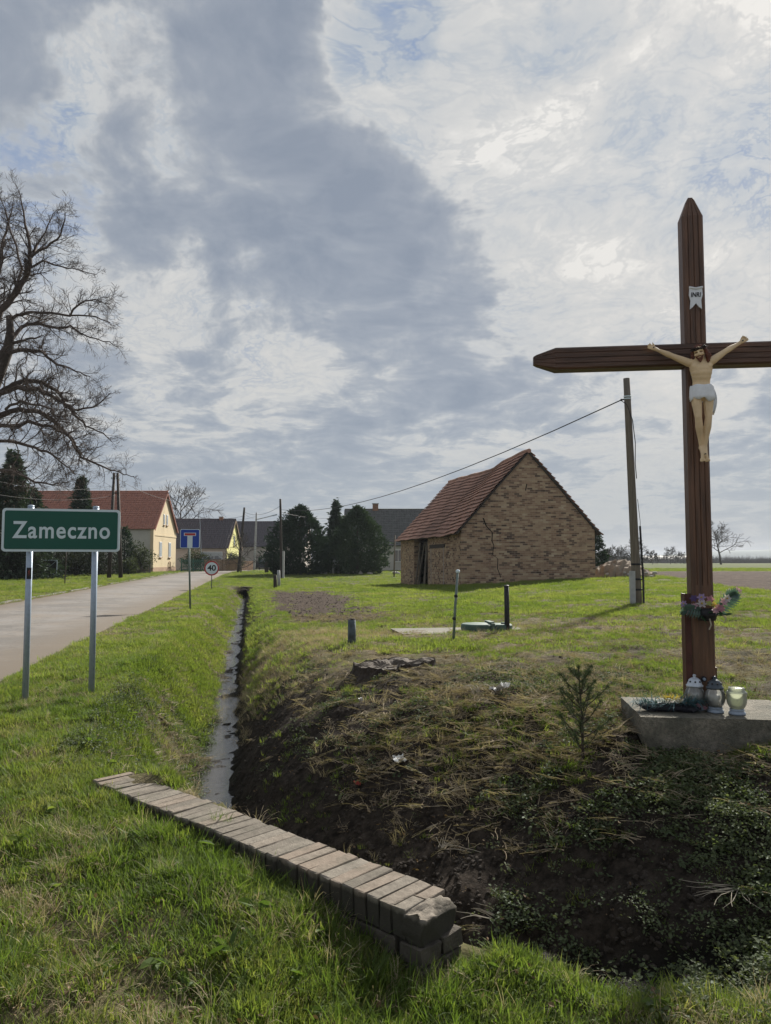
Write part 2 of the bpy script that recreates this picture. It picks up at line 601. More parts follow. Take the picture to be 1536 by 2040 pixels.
# ------------------------------------------------------------------ terrain
CTRL = np.array([
    (0, -6, .02), (-6, -5, .02), (6, -5, .05), (0, 0, 0), (-2, 2, 0), (1, 1.5, -.03), (2.5, 1.8, .02), (-1.95, 4.8, .13), (.05, 2.75, -.04), (.75, 2.75, -.09), (1.6, 2.6, -.02), (-.9, 3.75, .125), (-1.4, 4.25, .14), (-.3, 3.2, .07),
    (-3.9, 8.1, .10), (-3.0, 5.0, .10), (-6.2, 24, .05), (-9.4, 41, .05), (-14, 27, .10), (-18, 51, .2), (-25, 83, .40), (-24, 50, .25), (-30, 70, .35),
    (-9, 65, .17), (-8, 76, .43), (-3, 76, .42), (2, 92, .5), (-20, 100, .45), (-13, 120, .5),
    (3.8, 38, .37), (1.6, 53, .02), (11, 39.5, .70), (14, 42, .72), (6.6, 19.5, .45), (1.75, 13.2, .35), (-.5, 11.2, .36), (.1, 8, .42), (-.9, 8.2, .34),
    (1.3, 5.1, .39), (.7, 5.6, .36), (2.3, 5.2, .38), (4, 5.2, .40), (2.2, 4.3, .33), (1.5, 4.6, .33), (3.4, 3.3, .12), (6, 8, .45),
    (-2.2, 16, .14), (-3.5, 24, .06), (-5.5, 36, .04), (0, 28, .22), (12.5, 24, .55), (40, 60, .72), (20, 60, .72),
    (0, 150, .68), (-100, 150, .6), (100, 150, .75), (0, 1000, .7), (600, 1000, .75), (-600, 1000, .7), (0, 3500, .6), (2000, 3000, .7), (-2000, 3000, .6)], dtype=float)


def _wc(x, y):
    yy = np.maximum(y, -0.5) + 3.0
    return np.stack([3.2 * x / yy, 1.6 * np.log(yy)], -1)


_cp = _wc(CTRL[:, 0], CTRL[:, 1])
_A = np.sqrt(((_cp[:, None] - _cp[None]) ** 2).sum(-1) + 0.02)
_n = len(CTRL)
_S = np.zeros((_n + 1, _n + 1)); _S[:_n, :_n] = _A + np.eye(_n) * 0.004; _S[:_n, _n] = 1; _S[_n, :_n] = 1
_w = np.linalg.solve(_S, np.append(CTRL[:, 2], 0))


def plateau(x, y):
    x = np.asarray(x, float); y = np.asarray(y, float)
    sh = x.shape
    q = _wc(x.ravel(), y.ravel())
    out = np.empty(len(q))
    for i in range(0, len(q), 20000):
        d = np.sqrt(((q[i:i + 20000, None] - _cp[None]) ** 2).sum(-1) + 0.02)
        out[i:i + 20000] = d @ _w[:_n] + _w[_n]
    return np.clip(out, -.2, .95).reshape(sh)


def vnoise(x, y, seed=0):
    """value noise, vectorised"""
    xi = np.floor(x).astype(np.int64); yi = np.floor(y).astype(np.int64)
    fx = x - xi; fy = y - yi
    fx = fx * fx * (3 - 2 * fx); fy = fy * fy * (3 - 2 * fy)

    def h(a, b):
        n = (a * 374761393 + b * 668265263 + seed * 974634777) & 0x7fffffff
        n = ((n ^ (n >> 13)) * 1274126177) & 0x7fffffff
        return ((n ^ (n >> 16)) & 0xffff) / 65535.0
    return (h(xi, yi) * (1 - fx) + h(xi + 1, yi) * fx) * (1 - fy) + (h(xi, yi + 1) * (1 - fx) + h(xi + 1, yi + 1) * fx) * fy


def fbm(x, y, seed=0, oct=4):
    s = 0; a = .5; f = 1.0
    for o in range(oct):
        s = s + a * vnoise(x * f, y * f, seed + o * 17)
        a *= .5; f *= 2.03
    return s


# ditch centre line: x, y, bottom z, bank width left (camera/road side), bank width right
DITCH = np.array([(-8.55, 46.3, -.62, .8, .75), (-8.1, 43.8, -.66, .9, .8), (-5.5, 29, -.68, 1.0, .85), (-3.2, 16, -.70, 1.05, .95), (-1.55, 7.0, -.72, 1.05, 1.7), (-1.34, 5.9, -.72, .75, 2.3),
                  (-.98, 5.1, -.70, .34, 2.6), (-.35, 4.42, -.66, .34, 2.9), (.32, 3.85, -.58, .38, 2.8), (1.05, 3.55, -.40, .6, 2.1), (2.1, 3.4, -.10, .8, 1.35), (3.0, 3.3, .08, .8, .9)])
DITCH_END_Y = 45.2


def smooth(t):
    t = np.clip(t, 0, 1)
    return t * t * (3 - 2 * t)


def ditch_coord(x, y):
    x = np.asarray(x, float); y = np.asarray(y, float)
    best = np.full(x.shape, 1e9); sg = np.zeros(x.shape); par = np.zeros(x.shape + (3,))
    for i in range(len(DITCH) - 1):
        a = DITCH[i]; b = DITCH[i + 1]
        dx, dy = b[0] - a[0], b[1] - a[1]
        L2 = dx * dx + dy * dy
        tr = ((x - a[0]) * dx + (y - a[1]) * dy) / L2
        t = np.clip(tr, 0, 1)
        qx = a[0] + t * dx; qy = a[1] + t * dy
        d = np.hypot(x - qx, y - qy)
        cr = dx * (y - a[1]) - dy * (x - a[0])    # >0: to the left of travel (towards camera) = field side
        m = d < best
        best = np.where(m, d, best)
        sg = np.where(m, np.where(cr > 0, 1.0, -1.0), sg)
        for k in range(3):
            par[..., k] = np.where(m, a[2 + k] + t * (b[2 + k] - a[2 + k]), par[..., k])
    return best * sg, par


ROAD_C = np.array([(-3.0, -14.0), (-4.6, -4.0), (-6.8, 6.0), (-9.1, 18.0), (-11.7, 33.0), (-15.0, 52.0), (-17.9, 70.0), (-19.6, 84.0), (-19.0, 97.0), (-14.5, 108.0), (-6, 114.0), (8, 118.0)])
ROAD_W = 2.75


def resample(poly, n):
    d = np.r_[0, np.cumsum(np.hypot(*np.diff(poly, axis=0).T))]
    t = np.linspace(0, d[-1], n)
    # smooth with Catmull-Rom like interpolation through dense linear + filter
    p = np.stack([np.interp(t, d, poly[:, 0]), np.interp(t, d, poly[:, 1])], -1)
    k = np.hanning(int(n * 0.07) | 1); k /= k.sum()
    pad = len(k) // 2
    pp = np.pad(p, ((pad, pad), (0, 0)), mode='edge')
    q = np.stack([np.convolve(pp[:, i], k, 'valid') for i in range(2)], -1)
    q[0] = p[0]; q[-1] = p[-1]
    return q


ROAD_L = resample(ROAD_C, 170)


def road_dist(x, y):
    x = np.asarray(x, float); y = np.asarray(y, float)
    best = np.full(x.shape, 1e9)
    for i in range(0, len(ROAD_L) - 1, 2):
        a = ROAD_L[i]; b = ROAD_L[min(i + 2, len(ROAD_L) - 1)]
        dx, dy = b - a
        t = np.clip(((x - a[0]) * dx + (y - a[1]) * dy) / max(dx * dx + dy * dy, 1e-9), 0, 1)
        best = np.minimum(best, np.hypot(x - a[0] - t * dx, y - a[1] - t * dy))
    return best


WALL_A = Vector((-1.823, 4.806, 0)); WALL_B = Vector((.13, 2.985, 0))
WALL_D = (WALL_B - WALL_A).normalized(); WALL_N = Vector((-WALL_D.y, WALL_D.x, 0))
if WALL_N.y < 0:
    WALL_N = -WALL_N
WALL_LEN = (WALL_B - WALL_A).length
WALL_TOP = .20


def zones(x, y):
    """bare-soil, straw, plough, grass weights"""
    s, par = ditch_coord(x, y)
    nz = fbm(x * .9, y * .9, 3)
    nz2 = fbm(x * 3.1, y * 3.1, 9)
    plo = smooth((x - (12.2 + (y - 24) * .165) + (nz - .5) * .8) / .5) * smooth((y - 8) / 8) * smooth((64 + 2 * (nz - .5) - y) / 1.5)
    # the mound: dark earth with weeds
    mound = smooth((s - .05) / .25) * smooth((3.1 - x + (nz - .5) * 1.6) / 1.2) * smooth((9.2 - y + (nz - .5) * 2.5) / 2.2)
    bank = smooth((s - .05) / .15) * smooth((1.35 - s) / .6) * smooth((13 - y) / 4) * (x < 3.2)
    mound = np.maximum(mound, bank)
    path = smooth((s - .9 + (nz - .5)) / .5) * smooth((4.0 + .03 * (y - 15) - s + (nz - .5) * 1.4) / .7) * smooth((y - 15.5 + (nz - .5) * 3) / 3) * smooth((41 - y) / 4)
    strawz = np.exp(-(((x + 1.3) / 1.3) ** 2 + ((y - 12.8) / 2.2) ** 2) ** 2) * smooth((nz2 - .25) / .2)
    dryp = np.exp(-(((x - 2.2) / 3.0) ** 2 + ((y - 13.1) / 1.3) ** 2) ** 2) * smooth((nz2 - .28) / .25)
    return dict(s=s, plough=plo, mound=mound, path=path, straw=strawz, dry=dryp, n=nz, n2=nz2)


def ground(x, y, fine=True):
    x = np.asarray(x, float); y = np.asarray(y, float)
    zp = plateau(x, y)
    s, par = ditch_coord(x, y)
    zb = par[..., 0]
    nz = fbm(x * 1.3, y * 1.3, 21)
    a = np.abs(s) + (nz - .5) * .22 + (fbm(x * 2.4, y * 2.4, 23) - .48) * .34 * np.exp(-(s / .45) ** 2)
    zb = zb + (fbm(x * 5.5, y * 5.5, 27, 4) - .46) * .26 * np.exp(-(s / .4) ** 2)
    wd = np.where(s > 0, par[..., 2], par[..., 1])
    u = np.clip((a - .10) / wd, 0, 1)
    t = np.where(s > 0, 1 - (1 - u) ** 2.1, smooth(u))
    z = zb + (zp - zb) * t
    # headwall holds the verge back: everything on the camera side of it is verge
    rx = x - WALL_A.x; ry = y - WALL_A.y
    al = rx * WALL_D.x + ry * WALL_D.y
    pn = rx * WALL_N.x + ry * WALL_N.y
    front = smooth((.13 - pn) / .05) * smooth((WALL_LEN + .16 - al) / .12) * smooth((al + .5) / .3) * smooth((pn + 2.5) / .5)
    z = z + (zp - z) * front
    # the ditch stops at the culvert
    e = smooth((y - DITCH_END_Y - .4) / .18)
    z = z + (zp - z) * e
    rd = road_dist(x, y)
    z = z - .06 * smooth((ROAD_W - rd) / .25)
    if fine:
        far = np.clip(y / 12, .4, 2.5)
        z = z + (fbm(x * 2.3, y * 2.3, 5) - .47) * .08 * (rd > ROAD_W)
        z = z + (fbm(x * 4.3, y * 4.3, 45, 3) - .44) * .11 * smooth((rd - ROAD_W - .1) / .5) * (y < 26) * (np.abs(s) > .35)
        zz = zones(x, y)
        z = z + (fbm(x * 9, y * 9, 8, 3) - .45) * .05 * zz['mound']
        z = z + (fbm(x * 1.6, y * 1.6, 15, 4) - .45) * .09 * zz['plough']
    return z


def gz(x, y):
    return float(ground(np.array([x]), np.array([y]))[0])


def G(px, py, D=None):
    """point on the ground seen at this pixel"""
    d = ray(px, py)
    if D is not None:
        p = P(px, py, D)
        return Vector((p.x, D, gz(p.x, D)))
    lo, hi = 1.5, 4000.0
    ys = np.geomspace(1.5, 3000, 4000)
    t = ys / d[1]
    g = ground(d[0] * t, ys)
    h = EYE + d[2] * t - g
    k = np.argmax(h < 0)
    return Vector((d[0] * t[k], ys[k], g[k]))


def axis_steps(segs):
    out = [segs[0][0]]
    for a, b, st0, st1 in segs:
        x = out[-1]
        while x < b - 1e-6:
            f = (x - a) / (b - a)
            x += st0 + (st1 - st0) * f
            out.append(x)
    return np.array(out)


gxp = axis_steps([(2.6, 5, .065, .1), (5, 16, .1, .3), (16, 60, .3, 3), (60, 400, 3, 40), (400, 2600, 40, 220)])
gxm = axis_steps([(2.6, 9, .065, .16), (9, 24, .16, .4), (24, 60, .4, 3), (60, 400, 3, 40), (400, 2600, 40, 220)])
gx = np.r_[-gxm[::-1], np.arange(-2.6 + .065, 2.6 - .03, .065), gxp]
gy = axis_steps([(-14, 1.5, 2.0, .15), (1.5, 9.5, .06, .065), (9.5, 20, .065, .2), (20, 48, .2, .3), (48, 80, .4, 1.2), (80, 400, 1.2, 25), (400, 3400, 25, 260)])
gy = gy[np.r_[True, np.diff(gy) > 1e-4]]
X, Y = np.meshgrid(gx, gy)
Z = ground(X, Y)
nx, ny = len(gx), len(gy)
verts = np.stack([X, Y, Z], -1).reshape(-1, 3)
idx = np.arange(nx * ny).reshape(ny, nx)
quads = np.stack([idx[:-1, :-1], idx[:-1, 1:], idx[1:, 1:], idx[1:, :-1]], -1).reshape(-1, 4)
me = bpy.data.meshes.new("ground")
me.vertices.add(len(verts)); me.vertices.foreach_set('co', verts.ravel())
me.loops.add(quads.size); me.loops.foreach_set('vertex_index', quads.ravel().astype(np.int32))
me.polygons.add(len(quads)); me.polygons.foreach_set('loop_start', np.arange(0, quads.size, 4, dtype=np.int32))
me.polygons.foreach_set('use_smooth', np.ones(len(quads), bool))
me.update(); me.validate()
zz = zones(X, Y)
bankl = smooth((-zz['s'] - .1) / .1) * smooth((1.0 + zz['s']) / .4) * (Y > 4.9) * (Y < 46) * (.35 + .65 * smooth((fbm(X * 3, Y * 3, 33) - .42) / .12))
patch = .85 * smooth((fbm(X * 1.9, Y * 1.9, 72) - .46) / .09) * smooth((zz['s'] - .9) / .4) * smooth((20 - Y) / 6) * (Y > 2.9)
for nm, arr in (('soil', np.clip(np.maximum(np.maximum(zz['mound'], bankl * .8), patch * .75), 0, 1)), ('plough', zz['plough']), ('path', np.clip(zz['path'], 0, 1)),
                ('mud', smooth((.30 - np.abs(zz['s'])) / .15) * (Y < 46)), ('dry', np.clip(zz['straw'] + zz['dry'], 0, 1))):
    at = me.attributes.new(nm, 'FLOAT', 'POINT')
    at.data.foreach_set('value', arr.ravel().astype(np.float32))


def ground_material():
    m, t, out = mat_new('ground_earth')
    b = t.new('ShaderNodeBsdfPrincipled')
    t.l.new(b.outputs[0], out.inputs[0])
    geo = t.new('ShaderNodeNewGeometry')
    pos = geo.outputs['Position']
    n1 = t.noise(pos, 1.2, 6, .65)
    n2 = t.noise(pos, 14, 6, .7)
    n3 = t.noise(pos, .09, 5, .6)

    def at(nm):
        a = t.new('ShaderNodeAttribute'); a.attribute_name = nm
        return a.outputs['Fac']
    turf = t.mix(t.mapr(n2, .35, .65), (.060, .060, .026), (.135, .130, .060))
    turf = t.mix(t.mapr(n1, .4, .65), turf, (.145, .115, .078))
    # far meadow: nothing but turf, paler
    fld = t.mix(t.mapr(n3, .35, .65), (.065, .095, .026), (.10, .112, .042))
    y = t.sep(pos)[1]
    turf = t.mix(t.mapr(y, 30, 75, 0, .85), turf, fld)
    soil = t.mix(t.mapr(n2, .35, .68), (.016, .013, .011), (.070, .056, .045))
    plough = t.mix(t.mapr(n2, .35, .68), (.034, .022, .016), (.066, .044, .033))
    plough = t.mix(t.mapr(t.noise(t.vmath('MULTIPLY', pos, (1.0, .35, 1.0)), 2.6, 5, .7), .42, .6, 0, .8), plough, (.095, .068, .052))
    plough = t.mix(t.mapr(n1, .35, .7, 0, .5), plough, (.04, .027, .020))
    path = t.mix(t.mapr(n2, .35, .68), (.042, .031, .025), (.095, .072, .056))
    dry = t.mix(t.mapr(n2, .35, .68), (.13, .10, .07), (.30, .24, .17))
    c = t.mix(at('dry'), turf, dry)
    c = t.mix(at('path'), c, path)
    c = t.mix(at('soil'), c, soil)
    c = t.mix(at('plough'), c, plough)
    c = t.mix(at('mud'), c, (.014, .012, .010))
    t.l.new(c, b.inputs['Base Color'])
    r = t.mapr(at('mud'), 0, 1, .95, .5)
    t.l.new(r, b.inputs['Roughness'])
    b.inputs['Specular IOR Level'].default_value = .06
    bp = t.new('ShaderNodeBump'); bp.inputs['Strength'].default_value = .8; bp.inputs['Distance'].default_value = .04
    t.l.new(t.noise(pos, 22, 6, .7), bp.inputs['Height'])
    t.l.new(bp.outputs[0], b.inputs['Normal'])
    return m


link('ground', me, ground_material(), kind='structure')

# road -------------------------------------------------------------


def road_material():
    m, t, out = mat_new('worn_road')
    b = t.new('ShaderNodeBsdfPrincipled')
    t.l.new(b.outputs[0], out.inputs[0])
    geo = t.new('ShaderNodeNewGeometry'); pos = geo.outputs['Position']
    n1 = t.noise(pos, .7, 6, .65); n2 = t.noise(pos, 9, 6, .7); n3 = t.noise(pos, 60, 4, .7)
    c = t.mix(t.mapr(n2, .3, .7), (.155, .143, .133), (.225, .21, .197))
    c = t.mix(t.mapr(n1, .42, .7, 0, .75), c, (.175, .142, .108))
    c = t.mix(t.mapr(t.noise(pos, .25, 5, .7), .48, .58, 0, .8), c, (.118, .108, .098))
    c = t.mix(t.mapr(t.math('ABSOLUTE', t.math('SUBTRACT', t.noise(pos, .9, 4, .6), .5)), .012, .0, 0, .6), c, (.06, .055, .05))
    c = t.mix(t.mapr(n3, .6, .75, 0, .5), c, (.11, .10, .09))
    ed = t.new('ShaderNodeAttribute'); ed.attribute_name = 'edge'
    e = t.mapr(t.math('ADD', ed.outputs['Fac'], t.math('MULTIPLY', t.math('SUBTRACT', n2, .5), .9)), .42, .85, 0, .9)
    c = t.mix(e, c, (.125, .098, .07))
    t.l.new(c, b.inputs['Base Color']); b.inputs['Roughness'].default_value = .9
    bp = t.new('ShaderNodeBump'); bp.inputs['Strength'].default_value = .4; bp.inputs['Distance'].default_value = .01
    t.l.new(n3, bp.inputs['Height']); t.l.new(bp.outputs[0], b.inputs['Normal'])
    return m


rv = []; rf = []; re_ = []
tang = np.gradient(ROAD_L, axis=0); tang /= np.linalg.norm(tang, axis=1)[:, None]
nor = np.stack([tang[:, 1], -tang[:, 0]], -1)
cols = np.linspace(-1, 1, 13)
for i, (p, n) in enumerate(zip(ROAD_L, nor)):
    for c in cols:
        w = ROAD_W + .04
        wob = 0.16 * (fbm(np.array([p[1] * .9]), np.array([7.0 + c]), 31)[0] - .5) if abs(c) > .95 else 0
        q = p + n * (c * w + wob)
        rv.append((q[0], q[1], 0)); re_.append(abs(c))
rv = np.array(rv)
zr = plateau(rv[:, 0], rv[:, 1])
rv[:, 2] = zr + .012 - .05 * np.array(re_) ** 6
k = len(cols)
rq = [(i * k + j, i * k + j + 1, (i + 1) * k + j + 1, (i + 1) * k + j) for i in range(len(ROAD_L) - 1) for j in range(k - 1)]
me = bpy.data.meshes.new('road'); me.from_pydata(rv.tolist(), [], rq); me.update()
at = me.attributes.new('edge', 'FLOAT', 'POINT'); at.data.foreach_set('value', np.array(re_, np.float32))
bm = bmesh.new(); bm.from_mesh(me); bmesh.ops.recalc_face_normals(bm, faces=bm.faces)
if sum(f.normal.z for f in bm.faces) < 0:
    bmesh.ops.reverse_faces(bm, faces=bm.faces)
bm.to_mesh(me); bm.free()
link('road', me, road_material(), smooth=True, kind='structure')

# pale kerb edge along the far side of the road
mb = MB(); last = None
for i in range(28, 118):
    p = ROAD_L[i] - nor[i] * (ROAD_W + .10 + .05 * math.sin(i * 1.7))
    q = ROAD_L[i + 1] - nor[i + 1] * (ROAD_W + .10 + .05 * math.sin(i * 1.7 + 1.7))
    c = (p + q) / 2; an = math.atan2(q[1] - p[1], q[0] - p[0])
    L_ = float(np.hypot(*(q - p)))
    if rng.random() < .7:
        mb.box((c[0], c[1], float(plateau(c[0], c[1])) - .045), (L_ * .97, .12, .16), (0, rng.normal(0, .01), an))
mb.build('kerb', M['concrete'], kind='structure')

# water ------------------------------------------------------------


def water_material():
    m, t, out = mat_new('ditch_water')
    b = t.new('ShaderNodeBsdfPrincipled'); t.l.new(b.outputs[0], out.inputs[0])
    b.inputs['Base Color'].default_value = (.05, .046, .041, 1)
    b.inputs['Roughness'].default_value = .05
    b.inputs['IOR'].default_value = 1.9
    b.inputs['Specular IOR Level'].default_value = .9
    geo = t.new('ShaderNodeNewGeometry')
    v = t.vmath('MULTIPLY', geo.outputs['Position'], (1.0, 1.6, 1.0))
    n = t.noise(v, 16, 5, .65, .3)
    bp = t.new('ShaderNodeBump'); bp.inputs['Strength'].default_value = .45; bp.inputs['Distance'].default_value = .03
    t.l.new(n, bp.inputs['Height']); t.l.new(bp.outputs[0], b.inputs['Normal'])
    return m


wl = resample(DITCH[:9, :2], 220)
wz = np.interp(wl[:, 1][::-1], DITCH[:10, 1][::-1], DITCH[:10, 2][::-1])[::-1] + .036
wt = np.gradient(wl, axis=0); wt /= np.linalg.norm(wt, axis=1)[:, None]
wn_ = np.stack([wt[:, 1], -wt[:, 0]], -1)
wv = []
for p, n, z in zip(wl, wn_, wz):
    for c in (-.5, -.17, .17, .5):
        wv.append((p[0] + n[0] * c, p[1] + n[1] * c, z))
wq = [(i * 4 + j, i * 4 + j + 1, (i + 1) * 4 + j + 1, (i + 1) * 4 + j) for i in range(len(wl) - 1) for j in range(3)]
me = bpy.data.meshes.new('ditch_water'); me.from_pydata(wv, [], wq); me.update()
bm = bmesh.new(); bm.from_mesh(me); bmesh.ops.recalc_face_normals(bm, faces=bm.faces)
if sum(f.normal.z for f in bm.faces) < 0:
    bmesh.ops.reverse_faces(bm, faces=bm.faces)
bm.to_mesh(me); bm.free()
link('water', me, water_material(), smooth=True, kind='structure')

# ------------------------------------------------------------------ scattered ground cover
TUFTS = bpy.data.collections.new('tuft_sources')      # never linked to the scene


def blade(mb, base, direction, lean, length, width, bend, segs=3):
    d = Vector((math.cos(direction), math.sin(direction), 0))
    side = Vector((-d.y, d.x, 0))
    pts = []
    for i in range(segs + 1):
        t = i / segs
        h = length * t * math.cos(lean * t + bend * t * t * .5)
        o = length * t * math.sin(min(1.5, lean * .6 + (lean * .4 + bend) * t))
        c = Vector(base) + d * o + Vector((0, 0, h))
        w = width * (1 - t ** 1.6) * .5
        pts.append((c, w))
    o = len(mb.v)
    for c, w in pts[:-1]:
        mb.v.append(tuple(c - side * w)); mb.v.append(tuple(c + side * w))
    mb.v.append(tuple(pts[-1][0]))
    for i in range(segs - 1):
        mb.f.append((o + 2 * i, o + 2 * i + 1, o + 2 * i + 3, o + 2 * i + 2))
    e = o + 2 * (segs - 1)
    mb.f.append((e, e + 1, e + 2))


def tuft(n, rad, l0, l1, width, lean=.5, bend=.5, segs=3):
    mb = MB()
    for i in range(n):
        a = rng.uniform(0, 6.28); r = rad * math.sqrt(rng.random())
        blade(mb, (r * math.cos(a), r * math.sin(a), -.01), a + rng.normal(0, .8), rng.uniform(.05, lean), rng.uniform(l0, l1), width * rng.uniform(.7, 1.2), rng.uniform(.0, bend), segs)
    return mb


def leafy(n, rad, size, stalk, broad=1.0):
    """a few small oval leaves, cupped, on short stalks"""
    mb = MB()
    for i in range(n):
        a = rng.uniform(0, 6.28); r = rad * math.sqrt(rng.random())
        h = stalk * rng.uniform(.2, 1.0)
        c = Vector((r * math.cos(a), r * math.sin(a), h))
        yaw = rng.uniform(0, 6.28); tilt = rng.normal(0, .45); roll = rng.normal(0, .35)
        m = Euler((tilt, roll, yaw)).to_matrix()
        s = size * rng.uniform(.55, 1.25)
        pts = [(0, -.1, 0), (.42 * broad, .28, .1), (.36 * broad, .72, .08), (0, 1.05, -.08), (-.36 * broad, .72, .08), (-.42 * broad, .28, .1), (0, .45, -.02)]
        vs = [c + m @ (Vector(p) * s) for p in pts]
        mb.add(vs, [(0, 1, 6), (1, 2, 6), (2, 3, 6), (3, 4, 6), (4, 5, 6), (5, 0, 6)])
    return mb


def litter(n, rad, l0, l1, width):
    """thin dead stems lying about"""
    mb = MB()
    for i in range(n):
        a = rng.uniform(0, 6.28); r = rad * math.sqrt(rng.random())
        L_ = rng.uniform(l0, l1); yaw = rng.uniform(0, 6.28); up = abs(rng.normal(.12, .16)); bend = rng.normal(0, .5)
        c = Vector((r * math.cos(a), r * math.sin(a), rng.uniform(0, .012)))
        pts = []
        for k in range(4):
            t = k / 3
            yy = yaw + bend * t
            pts.append(c + Vector((math.cos(yy), math.sin(yy), up * (1 - t * .8))) * (L_ * t))
        w = width * rng.uniform(.6, 1.3)
        o = len(mb.v)
        for p_ in pts:
            mb.v.append((p_.x - w * math.sin(yaw), p_.y + w * math.cos(yaw), p_.z + w)); mb.v.append((p_.x + w * math.sin(yaw), p_.y - w * math.cos(yaw), p_.z - w * .4))
        for k in range(3):
            mb.f.append((o + 2 * k, o + 2 * k + 1, o + 2 * k + 3, o + 2 * k + 2))
    return mb


def clod():
    mb = MB()
    mb.sphere((0, 0, 0), (1, .85, .62), 8, 6)
    mb.v = [tuple(np.array(v) * (1 + rng.normal(0, .14))) for v in mb.v]
    return mb


def scatter(name, pts, rots, scl, variants, mat, **tags):
    col = bpy.data.collections.new(name + '_src')
    for i, mb in enumerate(variants):
        me = mb.mesh(f'{name}_tuft{i}')
        me.materials.append(mat)
        o = bpy.data.objects.new(f'{name}_tuft{i:02d}', me)
        col.objects.link(o)
    me = bpy.data.meshes.new(name)
    me.vertices.add(len(pts)); me.vertices.foreach_set('co', np.asarray(pts, np.float32).ravel())
    a = me.attributes.new('rot', 'FLOAT_VECTOR', 'POINT'); a.data.foreach_set('vector', np.asarray(rots, np.float32).ravel())
    a = me.attributes.new('scl', 'FLOAT', 'POINT'); a.data.foreach_set('value', np.asarray(scl, np.float32))
    a = me.attributes.new('pick', 'INT', 'POINT'); a.data.foreach_set('value', rng.integers(0, len(variants), len(pts)).astype(np.int32))
    o = link(name, me, mat, kind='stuff', **tags)
    ng = bpy.data.node_groups.new(name, 'GeometryNodeTree')
    ng.interface.new_socket('Geometry', in_out='INPUT', socket_type='NodeSocketGeometry')
    ng.interface.new_socket('Geometry', in_out='OUTPUT', socket_type='NodeSocketGeometry')
    N = ng.nodes; Lk = ng.links
    gi = N.new('NodeGroupInput'); go = N.new('NodeGroupOutput')
    ip = N.new('GeometryNodeInstanceOnPoints')
    ci = N.new('GeometryNodeCollectionInfo'); ci.inputs['Collection'].default_value = col
    ci.inputs['Separate Children'].default_value = True; ci.inputs['Reset Children'].default_value = True

    def na(nm, ty):
        n = N.new('GeometryNodeInputNamedAttribute'); n.data_type = ty; n.inputs['Name'].default_value = nm
        return n.outputs['Attribute']
    Lk.new(gi.outputs[0], ip.inputs['Points'])
    Lk.new(ci.outputs[0], ip.inputs['Instance'])
    ip.inputs['Pick Instance'].default_value = True
    Lk.new(na('pick', 'INT'), ip.inputs['Instance Index'])
    Lk.new(na('rot', 'FLOAT_VECTOR'), ip.inputs['Rotation'])
    Lk.new(na('scl', 'FLOAT'), ip.inputs['Scale'])
    Lk.new(ip.outputs[0], go.inputs[0])
    md = o.modifiers.new('cover', 'NODES'); md.node_group = ng
    return o


KEEP_OUT = []        # (x, y, r)


def blocked(x, y, grow=0.0):
    m = road_dist(x, y) < ROAD_W + .02
    rx = x - WALL_A.x; ry = y - WALL_A.y
    al = rx * WALL_D.x + ry * WALL_D.y; pn = rx * WALL_N.x + ry * WALL_N.y
    m |= (pn > -.015) & (pn < .30) & (al > -.03) & (al < WALL_LEN + .05)
    for (cx, cy, r) in KEEP_OUT:
        m |= np.hypot(x - cx, y - cy) < r
    # slab under the cross
    u = (x - SLAB_C.x) * math.cos(SLAB_YAW) + (y - SLAB_C.y) * math.sin(SLAB_YAW)
    v = -(x - SLAB_C.x) * math.sin(SLAB_YAW) + (y - SLAB_C.y) * math.cos(SLAB_YAW)
    m |= (np.abs(u) < SLAB_S[0] / 2 + .01) & (np.abs(v) < SLAB_S[1] / 2 + .01)
    # barn
    u = (x - BARN_O.x) * BARN_U.x + (y - BARN_O.y) * BARN_U.y
    v = (x - BARN_O.x) * BARN_V.x + (y - BARN_O.y) * BARN_V.y
    m |= (u > 0) & (u < BARN_W) & (v > 0) & (v < BARN_L)
    return m


def cand(n, ymin, ymax, power=1.0):
    """random ground points inside a generous view wedge, denser near the camera"""
    u = rng.random(n)
    if power == 0:
        y = ymin * (ymax / ymin) ** u
    else:
        y = ymin + (ymax - ymin) * u ** power
    hw = .56 * y + 1.0
    x = rng.uniform(-1, 1, n) * hw
    return x, y


def place(x, y, keep, lean=.15, sink=0.0):
    x = x[keep]; y = y[keep]
    z = ground(x, y) - sink
    rots = np.stack([rng.normal(0, lean, len(x)), rng.normal(0, lean, len(x)), rng.uniform(0, 6.28, len(x))], -1)
    return np.stack([x, y, z], -1), rots

# ------------------------------------------------------------------ fixed places
SLAB_YAW = R(-6.8); SLAB_S = (1.05, .73, .30)
SLAB_C = Vector((2.216, 5.27, 0)); SLAB_TOP = .55
BARN_O = Vector((3.8, 38.0, 0)); BARN_V = Vector((-.177, .984, 0)).normalized(); BARN_U = Vector((BARN_V.y, -BARN_V.x, 0))
BARN_W = 7.15; BARN_L = 15.4


def uv_box(o):
    """UVs in metres, by the dominant axis of each face"""
    me = o.data
    uv = me.uv_layers.new(name='UVMap')
    for p in me.polygons:
        n = p.normal
        for li in p.loop_indices:
            c = me.vertices[me.loops[li].vertex_index].co
            if abs(n.y) >= abs(n.x) and abs(n.y) > abs(n.z) * .5:
                uv.data[li].uv = (c.x, c.z)
            elif abs(n.x) > abs(n.z) * .5:
                uv.data[li].uv = (c.y, c.z)
            else:
                uv.data[li].uv = (c.x, c.y)


